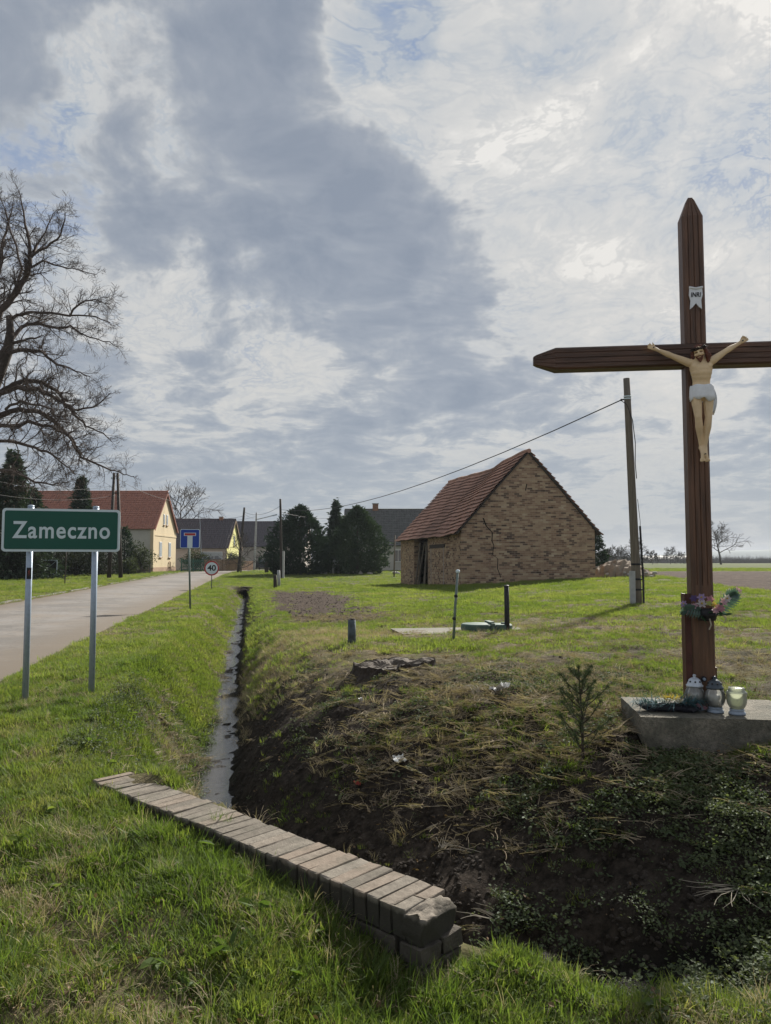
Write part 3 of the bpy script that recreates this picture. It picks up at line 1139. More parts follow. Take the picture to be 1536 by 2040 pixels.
def brick_material():
    m, t, out = mat_new('old_brick')
    b = t.new('ShaderNodeBsdfPrincipled'); t.l.new(b.outputs[0], out.inputs[0])
    tc = t.new('ShaderNodeTexCoord'); uv = tc.outputs['UV']
    ux, uy, _ = t.sep(uv)
    rw = t.math('DIVIDE', uy, .095); row = t.math('FLOOR', rw)
    cu_ = t.math('ADD', t.math('DIVIDE', ux, .28), t.math('MULTIPLY', row, .5)); cl = t.math('FLOOR', cu_)
    wnz = t.new('ShaderNodeTexWhiteNoise', noise_dimensions='2D'); t.put(wnz.inputs['Vector'], t.comb(cl, row, 0.0))
    fu = t.math('FRACT', cu_); fv = t.math('FRACT', rw)
    mort = t.math('MAXIMUM', t.mapr(fu, .05, .0), t.mapr(fv, .16, .06))
    big = t.noise(uv, .55, 5, .6)
    # every brick has its own firing: dark clinker, brown, red, tan; weathered areas share a tendency
    tone = t.math('ADD', t.math('MULTIPLY', wnz.outputs['Value'], .72), t.math('MULTIPLY', t.mapr(t.noise(uv, 1.7, 5, .65), .3, .7), .28))
    c = t.ramp(tone, [(0.0, (.055, .040, .034)), (0.20, (.11, .075, .058)), (0.32, (.26, .165, .11)), (0.62, (.37, .255, .165)), (0.85, (.45, .345, .225)), (1.0, (.52, .43, .31))])
    c = t.mix(mort, c, (.44, .37, .29))
    c = t.mix(t.mapr(big, .42, .68, 0, .35), c, (.42, .30, .21))
    c = t.mix(t.mapr(t.noise(uv, 1.3, 5, .7), .58, .72, 0, .5), c, (.10, .07, .058))
    mort_h = mort
    t.l.new(c, b.inputs['Base Color']); b.inputs['Roughness'].default_value = .95
    b.inputs['Specular IOR Level'].default_value = .15
    bp = t.new('ShaderNodeBump'); bp.inputs['Strength'].default_value = .35; bp.inputs['Distance'].default_value = .02
    h = t.math('SUBTRACT', t.math('MULTIPLY', t.noise(uv, 14, 5, .7), .6), mort_h)
    t.l.new(h, bp.inputs['Height']); t.l.new(bp.outputs[0], b.inputs['Normal'])
    return m


M['old_brick'] = brick_material()


def tiles(O, A, Dn, La, Ld, rows, tw, mat, parent, name='tile', sag=None, amp=.022, lift=.035, seed=1, jit=.006, sub=4):
    """rows of overlapping wavy roof tiles over a slope; A along the eave, Dn down the slope (unit vectors)"""
    A = Vector(A); Dn = Vector(Dn); O = Vector(O)
    Nn = A.cross(Dn); Nn = Nn if Nn.z > 0 else -Nn
    Nn.normalize()
    r = np.random.default_rng(seed)
    nt = max(2, int(round(La / tw)))
    na = nt * sub + 1
    aa = np.linspace(0, La, na)
    wave = amp * np.cos(aa / (La / nt) * 2 * np.pi)
    mb_v = []; mb_f = []
    step = Ld / rows
    for i in range(rows):
        jt = np.repeat(r.normal(0, jit, nt + 1), sub)[:na]
        je = np.repeat(r.normal(0, jit * 2.2, nt + 1), sub)[:na]
        o = len(mb_v)
        for (b, lf, je_) in ((i * step, .0, 0), ((i + 1) * step + .02, lift, 1), ((i + 1) * step + .018, lift - .032, 1)):
            for k in range(na):
                s_ = sag(aa[k], b) if sag else 0.0
                q = O + A * aa[k] + Dn * (b + je[k] * je_) + Nn * (wave[k] + lf + jt[k] + .03) + Vector((0, 0, s_))
                mb_v.append((q.x, q.y, q.z))
        for rr in range(2):
            for k in range(na - 1):
                a = o + rr * na + k
                mb_f.append((a, a + 1, a + na + 1, a + na))
    me = bpy.data.meshes.new(name); me.from_pydata(mb_v, [], mb_f); me.update()
    return link(name, me, mat, parent, False, kind='stuff')


# ------------------------------------------------------------------ houses


def house(name, label, origin, yaw, W, L, eave, ridge, wall, roofm, gwall=None, windows=(), gable_windows=(), chimney=None, rows=18, tw=.3, cat='house', plinth=None, verge=None, over=.35, amp=.03, chim_s=.55):
    """gable wall in local y=0 (width W along x), ridge along +y"""
    root = empty(name, origin, yaw, label=label, category=cat)
    z0 = -.6
    mb = MB(); mb.bx(.0, W, .02, L, z0, eave); mb.build('wall', wall, root)
    g = MB(); g.prism([(0, z0), (W, z0), (W, eave), (W / 2, ridge), (0, eave)], 'y', -.02, .02); g.build('gable_wall', gwall or wall, root)
    g = MB(); g.prism([(0, eave), (W, eave), (W / 2, ridge)], 'y', L - .1, L); g.build('gable_wall', wall, root)
    if plinth:
        p = MB(); p.bx(-.05, W + .05, -.06, L, z0, .55); p.build('plinth', plinth, root)
    sl = math.hypot(W / 2, ridge - eave)
    for sgn in (-1, 1):
        dn = Vector((sgn * W / 2, 0, eave - ridge)).normalized()
        Ld = sl + over
        nn = Vector((-dn.z * sgn, 0, dn.x * sgn)); nn = nn if nn.z > 0 else -nn
        p = MB()
        a = Vector((W / 2, -.22, ridge)); b = a + dn * Ld
        vs = [a, b, b + nn * .05, a + nn * .05]
        p.add(vs + [v + Vector((0, L + .44, 0)) for v in vs], [(0, 1, 2, 3), (7, 6, 5, 4), (0, 4, 5, 1), (1, 5, 6, 2), (2, 6, 7, 3), (3, 7, 4, 0)])
        rf = p.build('roof', roofm, root)
        tiles(Vector((W / 2, -.24, ridge)) + nn * .05, (0, 1, 0), dn, L + .48, Ld, rows, tw, roofm, rf, 'roof_tiles', amp=amp, lift=.045, sub=4, seed=int(abs(origin[0]) * 7) + sgn + 2)
        v = MB(); a = Vector((W / 2, -.27, ridge + .02)); b = a + dn * (Ld + .02)
        v.add([a, b, b - nn * .2, a - nn * .2] + [q + Vector((0, .05, 0)) for q in (a, b, b - nn * .2, a - nn * .2)], [(0, 1, 2, 3), (7, 6, 5, 4), (0, 4, 5, 1), (1, 5, 6, 2), (2, 6, 7, 3), (3, 7, 4, 0)])
        v.build('verge_board', verge or M['board_brown'], root)
    mb = MB(); mb.tube([(W / 2, -.26, ridge + .08), (W / 2, L + .2, ridge + .08)], .11, 8); mb.build('ridge_cap', roofm, root)
    for (x, z, w, h) in gable_windows:
        f = MB(); f.bx(x - w / 2, x + w / 2, -.07, -.015, z - h / 2, z + h / 2)
        fo = f.build('window', M['window_white'], root)
        p = MB(); p.bx(x - w / 2 + .09, x - .03, -.085, -.072, z - h / 2 + .09, z + h / 2 - .09); p.build('pane', M['glass_pale'], fo)
        p = MB(); p.bx(x + .03, x + w / 2 - .09, -.085, -.072, z - h / 2 + .09, z + h / 2 - .09); p.build('pane', M['glass_pale'], fo)
        p = MB(); p.bx(x - w / 2 - .08, x + w / 2 + .08, -.16, -.02, z - h / 2 - .08, z - h / 2 - .004); p.build('sill', M['plinth'], fo)
    for (y, z, w, h) in windows:
        f = MB(); f.bx(-.05, .01, y - w / 2, y + w / 2, z - h / 2, z + h / 2)
        fo = f.build('window', M['window_white'], root)
        p = MB(); p.bx(-.065, -.052, y - w / 2 + .1, y - .03, z - h / 2 + .1, z + h / 2 - .1); p.build('pane', M['glass_dark'], fo)
        p = MB(); p.bx(-.065, -.052, y + .03, y + w / 2 - .1, z - h / 2 + .1, z + h / 2 - .1); p.build('pane', M['glass_dark'], fo)
    if chimney:
        for (y, hh) in chimney:
            c = MB(); c.bx(W / 2 - chim_s / 2, W / 2 + chim_s / 2, y, y + chim_s * 1.3, ridge - .6, ridge + hh); co = c.build('chimney', M['chimney'], root)
            c = MB(); c.bx(W / 2 - chim_s / 2 - .06, W / 2 + chim_s / 2 + .06, y - .06, y + chim_s * 1.3 + .06, ridge + hh, ridge + hh + .1); c.build('chimney_cap', M['concrete_grey'], co)
    return root


h1 = house('farmhouse', 'yellow gabled house with red tiled roof left of the dead-end sign', (-25.45, 83, .38), R(90), 9.0, 19, 4.9, 9.2, M['plaster_grey'], M['roof_red'], M['plaster_yellow'],
           gable_windows=[(2.7, 2.55, .95, 1.75), (6.3, 2.55, .95, 1.75), (3.9, 6.0, .55, 1.25), (5.1, 6.0, .55, 1.25)], chimney=[(9.5, 1.0)], rows=20, tw=.28, plinth=M['plinth'], verge=M['board_red'], over=.3, chim_s=.7)
mb = MB(); mb.bx(-.03, 9.03, -.07, -.022, 4.05, 4.22); mb.build('string_course', M['plaster_yellow'], h1)
mb = MB(); mb.bx(-.16, .3, -.09, .25, .5, 4.85); mb.build('corner_pilaster', M['plaster_yellow'], h1)
mb = MB(); mb.tube([(5.9, -.12, .4), (5.9, -.12, 1.05), (6.2, -.12, 1.2), (6.5, -.12, 1.05), (6.5, -.12, .4)], .05, 6); mb.build('cellar_hood', M['plinth'], h1)
house('bungalow', 'house with glossy dark tiled roof and lime yellow gable behind the banner', (-20.5, 98, .45), R(90), 9.2, 15, 3.1, 6.75, M['plaster_beige'], M['roof_dark'], M['plaster_lime'],
      gable_windows=[(4.6, 3.9, .7, 1.3), (2.4, 1.6, .8, 1.2)], chimney=[(1.5, .35)], rows=15, tw=.32, verge=M['board_brown'], over=.5, amp=.04, chim_s=.4)
house('cottage', 'beige house with dark roof behind the street lamp, partly hidden by conifers', (-12.9, 121, .5), R(90), 10, 20, 3.6, 7.6, M['plaster_beige'], M['roof_dark'], windows=[(6, 1.9, 1, 1.3), (11, 1.9, 1, 1.3)], rows=16, tw=.34, amp=.04)
house('grey_house', 'house with grey tiled roof and small chimney behind the conifers', (4.7, 90, .45), R(90), 9.5, 9.6, 3.2, 7.55, M['plaster_grey'], M['roof_grey'], windows=[(3.2, 1.8, 1.0, 1.5), (6.4, 1.8, 1.0, 1.5)],
      chimney=[(5.6, .75)], rows=20, tw=.32, over=.35, amp=.02, chim_s=.55)

# ------------------------------------------------------------------ brick barn


def build_barn():
    yaw = math.atan2(BARN_U.y, BARN_U.x)
    W, L = BARN_W, BARN_L
    root = empty('brick_barn', (BARN_O.x, BARN_O.y, 0), yaw, label='old brick barn with sagging red tiled roof and cracked gable', category='barn')
    z0, eave, ridge = -.5, 3.22, 7.12
    D0, D1, DT = 7.3, 11.1, 3.02
    g = MB(); g.prism([(.0, z0), (W, z0), (W, eave), (W / 2, ridge), (0, eave)], 'y', 0, .38); o = g.build('gable_wall', M['old_brick'], root); uv_box(o)
    g = MB(); g.prism([(.0, z0), (W, z0), (W, eave), (W / 2, ridge), (0, eave)], 'y', L - .38, L); o = g.build('gable_wall', M['old_brick'], root); uv_box(o)
    w = MB(); w.bx(.01, .38, .383, D0, z0, eave); w.bx(.01, .38, D1, L - .383, z0, eave); w.bx(.01, .38, D0 + .002, D1 - .002, DT, eave); o = w.build('side_wall', M['old_brick'], root); uv_box(o)
    w = MB(); w.bx(W - .38, W - .01, .383, L - .383, z0, eave); o = w.build('side_wall', M['old_brick'], root); uv_box(o)
    f = MB(); f.bx(.3, W - .3, .5, L - .5, z0, -.15); f.build('floor_slab', M['void'], root)
    # eave cornice courses of the gable
    # bricked-up doorway with a lintel beam
    l = MB(); l.bx(-.035, .2, 3.3, 6.7, 2.32, 2.52); l.build('lintel', M['pole_dark'], root)
    for yv in (3.55, 6.45):
        l = MB(); l.bx(-.012, .1, yv, yv + .05, .0, 2.32); l.build('door_jamb', M['plaster_beige'], root)
    # doors: leaning planks in the opening
    l = MB(); l.bx(-.06, .3, D0 - .2, D1 + .2, DT - .02, DT + .20); l.build('lintel', M['pole_dark'], root)
    for i in range(9):
        y0 = D0 + .25 + i * .40
        if i not in (1, 7):
            continue
        t = rng.normal(0, .02)
        p = MB(); p.box((.22 + rng.normal(0, .03), y0, 1.3), (.035, .3, 2.9), (t, 0, rng.normal(0, .06))); p.build('plank', M['door_wood'], root)
    for (ya, yb, dx) in ((D0 + .15, D0 + .9, -.15), (D0 + .7, D0 + .45, -.1), (D0 + 1.9, D0 + 1.3, -.2), (D1 - .9, D1 - 1.3, -.1)):
        p = MB(); p.tube([(dx, ya, .05), (.15, yb, 2.75)], .05, 5); p.build('plank', M['pole_wood'], root)
    # crack down the gable
    pts = [(1.15, 3.75), (1.3, 3.35), (1.62, 3.02), (1.6, 2.6), (1.7, 2.35), (1.62, 1.9), (1.9, 1.7), (1.88, 1.2), (2.05, .75)]
    vs = []; fs = []
    for i, (x, z) in enumerate(pts):
        ww = .018 * (1 - i / len(pts)) + .008 + rng.uniform(0, .012)
        vs += [(x - ww, -.004, z), (x + ww, -.004, z)]
    for i in range(len(pts) - 1):
        fs.append((2 * i, 2 * i + 1, 2 * i + 3, 2 * i + 2))
    c = MB(); c.add(vs, fs); c.build('crack', M['void'], root)
    c = MB(); c.box((3.45, -.002, 5.35), (.05, .01, .35), (0, .2, 0)); c.build('slit', M['void'], root)

    # roof, sagging
    def sag(a, b):
        t = a / L
        s = -.20 * math.sin(min(1, max(0, t)) * math.pi) ** 2 * math.exp(-(b / 4) ** 2) + .05 * math.sin(a * 2.1 + b) * .4
        s += -.12 * math.exp(-((a - 6.0) / 1.6) ** 2) * (1 - b / 7)
        s += -.10 * math.exp(-((a - 2.5) / 2.0) ** 2 - ((b - 5) / 1.5) ** 2)
        return s
    sl = math.hypot(W / 2, ridge - eave)
    for sgn in (-1, 1):
        dn = Vector((sgn * W / 2, 0, eave - ridge)).normalized()
        over = .38
        vs = []; fs = []
        na, nb = 24, 6
        nn = Vector((-dn.z * sgn, 0, dn.x * sgn)); nn = nn if nn.z > 0 else -nn
        for side in (0, 1):
            for i in range(na):
                for j in range(nb):
                    a = -.12 + (L + .24) * i / (na - 1); b = (sl + over) * j / (nb - 1)
                    q = Vector((W / 2, a, ridge)) + dn * b + nn * (.07 if side else .0) + Vector((0, 0, sag(a, b)))
                    vs.append(q)
        for i in range(na - 1):
            for j in range(nb - 1):
                a = i * nb + j
                fs.append((a, a + 1, a + nb + 1, a + nb)); a += na * nb
                fs.append((a, a + nb, a + nb + 1, a + 1))
        T = na * nb
        for j in range(nb - 1):
            fs.append((j, j + T, j + T + 1, j + 1)); k = (na - 1) * nb + j; fs.append((k, k + 1, k + T + 1, k + T))
        for i in range(na - 1):
            k = i * nb + nb - 1; fs.append((k, k + nb, k + nb + T, k + T))
        p = MB(); p.add(vs, fs); rf = p.build('roof', M['pole_dark'], root)
        tiles(Vector((W / 2, -.14, ridge)) + nn * .05, (0, 1, 0), dn, L + .28, sl + over + .05, 18, .20, M['roof_barn'], rf, 'roof_tiles', sag=lambda a, b: sag(a - .14, b), amp=.014, lift=.078, seed=5 + sgn, jit=.005)
    rc = MB(); rc.tube([(W / 2, -.16 + (L + .3) * i / 20, ridge + .10 + sag(-.16 + (L + .3) * i / 20, 0)) for i in range(21)], .12, 8); rc.build('ridge_cap', M['roof_barn'], root)
    return root


build_barn()
mb = MB()
hp = P(1188, 1146, 40.5)
hb = empty('dirt_heap', (hp.x + 1.6, 41.0, gz(hp.x + 1.6, 41.0)), 0, label='heap of pale dirt and rubble against the barn corner', category='dirt heap')
vs = []; fs = []
for i in range(24):
    for j in range(16):
        u = (i / 23 - .5) * 2; v = (j / 15 - .5) * 2
        h = 1.15 * max(0, 1 - (abs(u) ** 1.6 + v * v)) ** .8
        h += (.25 * (rng.random() - .4)) * (h > .05)
        h -= .25 * (h < .02)
        vs.append((u * 1.75 + rng.normal(0, .04), v * 1.3 + rng.normal(0, .04), h * (1 - .35 * (u + 1) / 2) - .05))
for i in range(23):
    for j in range(15):
        a = i * 16 + j; fs.append((a, a + 16, a + 17, a + 1))
MB().add(vs, fs).build('earth', M['dirt_heap'], hb)
for i in range(14):
    p = MB(); s_ = rng.uniform(.06, .16); p.sphere((rng.uniform(-1.5, 1.5), rng.uniform(-1.2, -.5), rng.uniform(.0, .35)), (s_, s_ * .8, s_ * .6), 7, 5); p.build('rubble', M['rock'], hb)
p = P(1220, 1135, 47)
mb = MB(); mb.bx(-1.1, 1.1, -.5, .5, -.4, .55)
mb2 = MB(); mb2.bx(-.95, .95, -.36, .36, .552, .556)
tr = mb.build('concrete_trough', M['concrete'], None, label='weathered concrete trough beyond the dirt heap', category='trough'); tr.location = (p.x, 47, gz(p.x, 47))
mb2.build('fill', M['soil'], tr)

# ------------------------------------------------------------------ brick headwall


def brick_mesh(name, sx, sy, sz, chip=.006, seed=0):
    r = np.random.default_rng(seed)
    bm = bmesh.new(); bmesh.ops.create_cube(bm, size=1.0)
    for v in bm.verts:
        v.co = Vector((v.co.x * sx, v.co.y * sy, v.co.z * sz))
    bmesh.ops.bevel(bm, geom=list(bm.edges), offset=.0045, segments=1, affect='EDGES', profile=.5)
    for v in bm.verts:
        v.co += Vector(r.normal(0, chip * .35, 3))
        if r.random() < .12:
            v.co *= .96
    me = bpy.data.meshes.new(name); bm.to_mesh(me); bm.free()
    return me


M['wall_brick'] = mat_simple('weathered_brick', (.25, .205, .16), .92, .28, 9, .6, var2=((.13, .12, .10), .7))


def coping_material():
    m, t, out = mat_new('coping_brick')
    b = t.new('ShaderNodeBsdfPrincipled'); t.l.new(b.outputs[0], out.inputs[0])
    tc = t.new('ShaderNodeTexCoord'); oi = t.new('ShaderNodeObjectInfo')
    v = t.vmath('ADD', tc.outputs['Object'], t.comb(oi.outputs['Random'], oi.outputs['Random'], 0.0))
    geo = t.new('ShaderNodeNewGeometry')
    n = t.noise(v, 30, 5, .65); n2 = t.noise(geo.outputs['Position'], 7, 4, .6)
    c = t.mix(t.mapr(n, .3, .7), (.15, .132, .11), (.27, .24, .20))
    c = t.mix(t.mapr(oi.outputs['Random'], .0, .5, .55, 0), c, (.115, .10, .082))
    c = t.mix(t.mapr(oi.outputs['Random'], .6, 1.0, 0, .5), c, (.25, .185, .14))
    c = t.mix(t.mapr(n2, .5, .7, 0, .55), c, (.10, .098, .075))
    # brick flanks: shade painted into the colour, over damp and moss, below weathered top
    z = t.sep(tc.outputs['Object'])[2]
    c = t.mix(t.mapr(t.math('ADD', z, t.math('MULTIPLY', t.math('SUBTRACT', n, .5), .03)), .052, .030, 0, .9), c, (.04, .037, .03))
    t.l.new(c, b.inputs['Base Color']); b.inputs['Roughness'].default_value = .95; b.inputs['Specular IOR Level'].default_value = .2
    bp = t.new('ShaderNodeBump'); bp.inputs['Strength'].default_value = .7; bp.inputs['Distance'].default_value = .008
    t.l.new(t.noise(v, 90, 4, .7), bp.inputs['Height']); t.l.new(bp.outputs[0], b.inputs['Normal'])
    return m


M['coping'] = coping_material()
M['wall_mortar'] = mat_simple('mortar', (.05, .045, .038), .95, .3, 16, .6)
M['wall_face'] = mat_simple('damp_shaded_brick', (.075, .064, .052), .95, .35, 12, .6)  # face courses: damp, and the side's shade darkened into the base colour
wroot = empty('brick_headwall', (WALL_A.x, WALL_A.y, 0), math.atan2(WALL_D.y, WALL_D.x), label='low brick headwall with weathered coping across the ditch', category='wall')
# local: x along, y away from the camera (normal), z up
core = MB()
prof_n = 40
for i in range(prof_n):
    x0 = WALL_LEN * i / prof_n; x1 = WALL_LEN * (i + 1) / prof_n
core.bx(.01, WALL_LEN - .10, .025, .225, -.95, WALL_TOP - .118)
core.bx(.01, WALL_LEN - .10, .012, .238, WALL_TOP - .114, WALL_TOP - .016)
core.build('mortar_core', M['wall_mortar'], wroot)
cop = [brick_mesh(f'coping_brick_{i}', .0662, .252, .115, seed=i) for i in range(6)]
half = [brick_mesh(f'half_brick_{i}', .0662, .122, .115, seed=20 + i) for i in range(2)]
fac = [brick_mesh(f'face_brick_{i}', .245, .115, .066, seed=40 + i) for i in range(5)]
fhalf = [brick_mesh(f'end_brick_{i}', .115, .118, .066, seed=60 + i) for i in range(3)]
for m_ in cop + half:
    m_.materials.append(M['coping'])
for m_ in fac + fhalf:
    m_.materials.append(M['wall_face'])
npit = 37; pit = WALL_LEN / npit
for i in range(npit):
    x = (i + .5) * pit
    skew = 0.0
    zt = WALL_TOP - .0575 + rng.normal(0, .0010) - .003 * math.sin(i * .35)
    if i == npit - 2:
        for yy in (.062, .192):
            o = link('brick', half[rng.integers(0, 2)], None, wroot); o.location = (x, yy, zt); o.rotation_euler = (rng.normal(0, .02), rng.normal(0, .02), skew + rng.normal(0, .012))
        continue
    if i == npit - 1:
        continue
    o = link('brick', cop[rng.integers(0, 6)], None, wroot)
    o.location = (x, .125 + rng.normal(0, .003), zt)
    o.rotation_euler = (rng.normal(0, .006), rng.normal(0, .010), skew + rng.normal(0, .005) + (math.pi if rng.random() < .5 else 0))
for c in range(6):
    z = WALL_TOP - .118 - .038 - c * .076
    off = .127 * (c % 2)
    x = .13 + off
    while x < WALL_LEN - .16:
        for yy, s_ in ((.056, 1), (.196, 1)):
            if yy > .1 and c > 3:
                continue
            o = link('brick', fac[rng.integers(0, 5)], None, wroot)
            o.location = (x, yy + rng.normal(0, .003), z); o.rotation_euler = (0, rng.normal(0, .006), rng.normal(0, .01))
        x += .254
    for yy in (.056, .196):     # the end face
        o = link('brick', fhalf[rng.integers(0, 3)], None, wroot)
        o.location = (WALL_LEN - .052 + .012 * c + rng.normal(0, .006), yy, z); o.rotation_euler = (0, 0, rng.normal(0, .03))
# broken last piece
mb = MB(); mb.sphere((0, 0, 0), (.085, .17, .11), 30, 20)
mb.v = [(max(-.045, min(.045, x)), max(-.12, min(.12, y)), max(-.065, min(.05 - .25 * max(0, x + y * .5), z))) for x, y, z in mb.v]
mb.v = [tuple(np.array(v) + (fbm(np.array([v[0] * 24 + 5]), np.array([v[1] * 15 + v[2] * 18]), 3)[0] - .5) * np.array([.05, .03, .05])) for v in mb.v]
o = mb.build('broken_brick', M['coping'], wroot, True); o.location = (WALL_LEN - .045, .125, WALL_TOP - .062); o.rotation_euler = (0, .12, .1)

# ------------------------------------------------------------------ the wayside cross
CX = Vector((2.183, 5.285, SLAB_TOP - .02)); CYAW = R(-6.5)
cross = empty('wayside_cross', CX, CYAW, label='tall dark brown wooden wayside cross on a concrete slab', category='cross')


def flute_profile(w, d, grooves, gd, ch):
    """closed outline, front at -d/2, with grooves on the front and back faces"""
    pts = []
    hw, hd = w / 2, d / 2
    xs = np.linspace(-hw + ch, hw - ch, grooves * 2 + 2)
    front = [(-hw, -hd + ch), (-hw + ch, -hd)]
    for i in range(1, grooves * 2 + 1, 2):
        a, b = xs[i], xs[i + 1]
        wd_ = (b - a) * .20
        c = (a + b) / 2
        front += [(c - wd_, -hd), (c - wd_ * .5, -hd + gd), (c + wd_ * .5, -hd + gd), (c + wd_, -hd)]
    front += [(hw - ch, -hd), (hw, -hd + ch)]
    back = [(hw, hd - ch), (hw - ch, hd), (-hw + ch, hd), (-hw, hd - ch)]
    return front + back


def bar(prof, sections, axis):
    """sections: list of (t, scale, depthscale, groove) along the axis"""
    n = len(prof); vs = []; fs = []
    for (t, sx, sy) in sections:
        for (a, b) in prof:
            if axis == 'z':
                vs.append((a * sx, b * sy, t))
            else:
                vs.append((t, b * sy, a * sx))
    for i in range(len(sections) - 1):
        for k in range(n):
            fs.append((i * n + k, i * n + (k + 1) % n, (i + 1) * n + (k + 1) % n, (i + 1) * n + k))
    fs.append(tuple(range(n))); fs.append(tuple(range((len(sections) - 1) * n, len(sections) * n)))
    return MB().add(vs, fs)


PW, PD = .146, .125
HT = 3.62
pf = flute_profile(PW, PD, 3, .0055, .012)
plain = flute_profile(PW, PD, 3, .0008, .010)
bar(plain, [(-.02, 1, 1), (.86, 1, 1)], 'z').build('post', M['cross_wood'], cross)
bar(pf, [(.86, 1, 1), (2.388, 1, 1)], 'z').build('post', M['cross_wood'], cross)
bar(pf, [(2.548, 1, 1), (HT - .15, 1, 1), (HT - .145, .97, .97), (HT - .02, .36, .45), (HT, .22, .30)], 'z').build('post', M['cross_wood'], cross)
ZB = 2.468
pb = flute_profile(.158, .135, 3, .0055, .012)
bm_ = bar(pb, [(-1.12, .34, .4), (-1.10, .48, .5), (-.97, .98, .98), (-.965, 1, 1), (.965, 1, 1), (.97, .98, .98), (1.10, .48, .5), (1.12, .34, .4)], 'x').build('crossbeam', M['cross_beam'], cross)
bm_.location = (0, -.006, ZB)
# steel angle that carries the post
mb = MB(); mb.bx(-PW / 2 - .045, -PW / 2 - .037, -.045, .045, -.0, .80); mb.bx(-PW / 2 - .037, -PW / 2 - .003, -.047, -.039, .0, .80)
mb.build('steel_angle', M['steel_brown'], cross)
mb = MB(); mb.bx(PW / 2 + .003, PW / 2 + .011, -.045, .045, .0, .30); mb.build('steel_angle', M['steel_brown'], cross)
for (x, z) in ((-.012, .225), (.058, .225)):
    mb = MB(); mb.tube([(x, -PD / 2 - .004, z), (x, -PD / 2 - .016, z)], .019, 10); bo = mb.build('bolt', M['dark_iron'], cross)
    mb = MB(); mb.tube([(x, -PD / 2 - .016, z), (x, -PD / 2 - .032, z)], .010, 6); mb.build('nut', M['galv'], bo)
# the plaque: a small scroll with swallow tail
mb = MB()
out_ = [(-.042, .075), (0, .066), (.042, .075), (.046, .02), (.036, -.02), (.040, -.082), (.020, -.066), (0, -.040), (-.020, -.066), (-.040, -.082), (-.036, -.02), (-.046, .02)]
mb.prism(out_, 'y', -.012, 0)
pl = mb.build('plaque', M['white_paint'], cross); pl.location = (.004, -PD / 2 - .002, 2.87); pl.rotation_euler = (0, R(1), 0)
mb = MB(); mb.tube([(-.046, -.012, .074), (0, -.014, .064), (.046, -.012, .074)], .008, 6); mb.build('scroll_roll', M['white_paint'], pl)
text_mesh('INRI', .046, 'lettering', M['ink'], pl, (0, -.0135, .018), (R(90), 0, 0), bold=.0008, depth=.001, width=.068, shear=.15)

# crucified figure -------------------------------------------------
FYF = -.155
fig = empty('crucified_figure', CX, CYAW, label='painted crucified figure in a white loincloth fixed to the wooden cross', category='figure')


def F(x, z, y=0.0):
    return Vector((x, FYF + y, ZB + z))


def limb(mb, pts, radii, n=7, sq=1.0):
    for i in range(len(pts) - 1):
        a, b = Vector(pts[i]), Vector(pts[i + 1])
        steps = max(2, int((b - a).length / (min(radii[i], radii[i + 1]) * .45)))
        for k in range(steps + 1):
            t = k / steps
            r = radii[i] + (radii[i + 1] - radii[i]) * t
            mb.sphere(a.lerp(b, t), (r, r * sq, r), 8, 6)


body = MB()
# torso
for (z, w, d, x, y) in ((-.085, .068, .036, .0, .0), (-.105, .076, .041, .0, -.003), (-.13, .074, .045, .0, -.006), (-.155, .069, .045, .001, -.006), (-.18, .063, .041, .002, -.003),
                        (-.205, .058, .036, .002, .002), (-.23, .057, .035, .002, .004), (-.255, .062, .038, .003, .003), (-.28, .070, .043, .004, .0), (-.305, .074, .045, .004, 0.0)):
    body.sphere(F(x, z, y), (w * 1.04, d, .046), 18, 12)
body.sphere(F(-.034, -.118, -.026), (.036, .02, .024), 10, 7); body.sphere(F(.036, -.115, -.026), (.036, .02, .024), 10, 7)
for k in range(3):
    body.sphere(F(-.012, -.165 - .022 * k, -.030 + .004 * k), (.012, .010, .010), 8, 6); body.sphere(F(.016, -.165 - .022 * k, -.030 + .004 * k), (.012, .010, .010), 8, 6)
for sg, sh, el, wr, ha in ((-1, (-.078, -.082), (-.180, -.030), (-.275, .022), (-.300, .036)), (1, (.080, -.070), (.170, -.006), (.258, .046), (.284, .064))):
    yb = FYF
    S = Vector((sh[0], FYF + .0, ZB + sh[1])); E = Vector((el[0], FYF + .012, ZB + el[1])); Wr = Vector((wr[0], FYF + .03, ZB + wr[1])); H = Vector((ha[0], FYF + .035, ZB + ha[1]))
    limb(body, [Vector((sg * .045, FYF, ZB - .088)), S, S.lerp(E, .4), E, E.lerp(Wr, .3), Wr, H], [.032, .029, .0255, .0195, .0205, .0125, .0135])
    d = (H - Wr).normalized(); up = Vector((0, 0, 1)); sd = d.cross(Vector((0, 1, 0))).normalized()
    body.sphere(H + d * .008, (.017, .009, .017), 10, 7)
    # four fingers of unequal length, gently curled, and the thumb from the side of the palm
    for k, (o_, ln) in enumerate(((-.0125, .030), (-.0042, .036), (.0045, .034), (.0125, .026))):
        b0 = H + d * .018 + sd * o_
        p1 = b0 + d * (ln * .5) + sd * (o_ * .25) + Vector((0, -.003, 0))
        p2 = b0 + d * (ln * .85) + sd * (o_ * .35) + Vector((0, -.014, 0))
        limb(body, [b0, p1, p2], [.0048, .0044, .0038])
    tb = H + sd * (-.014 * sg * (1 if sg < 0 else -1)) * 1.0 - d * .004
    tb = H + Vector((0, 0, .014)) - d * .004
    limb(body, [tb, tb + Vector((0, -.004, .012)) + d * .006, tb + Vector((0, -.010, .018)) + d * .016], [.0062, .0052, .0042])
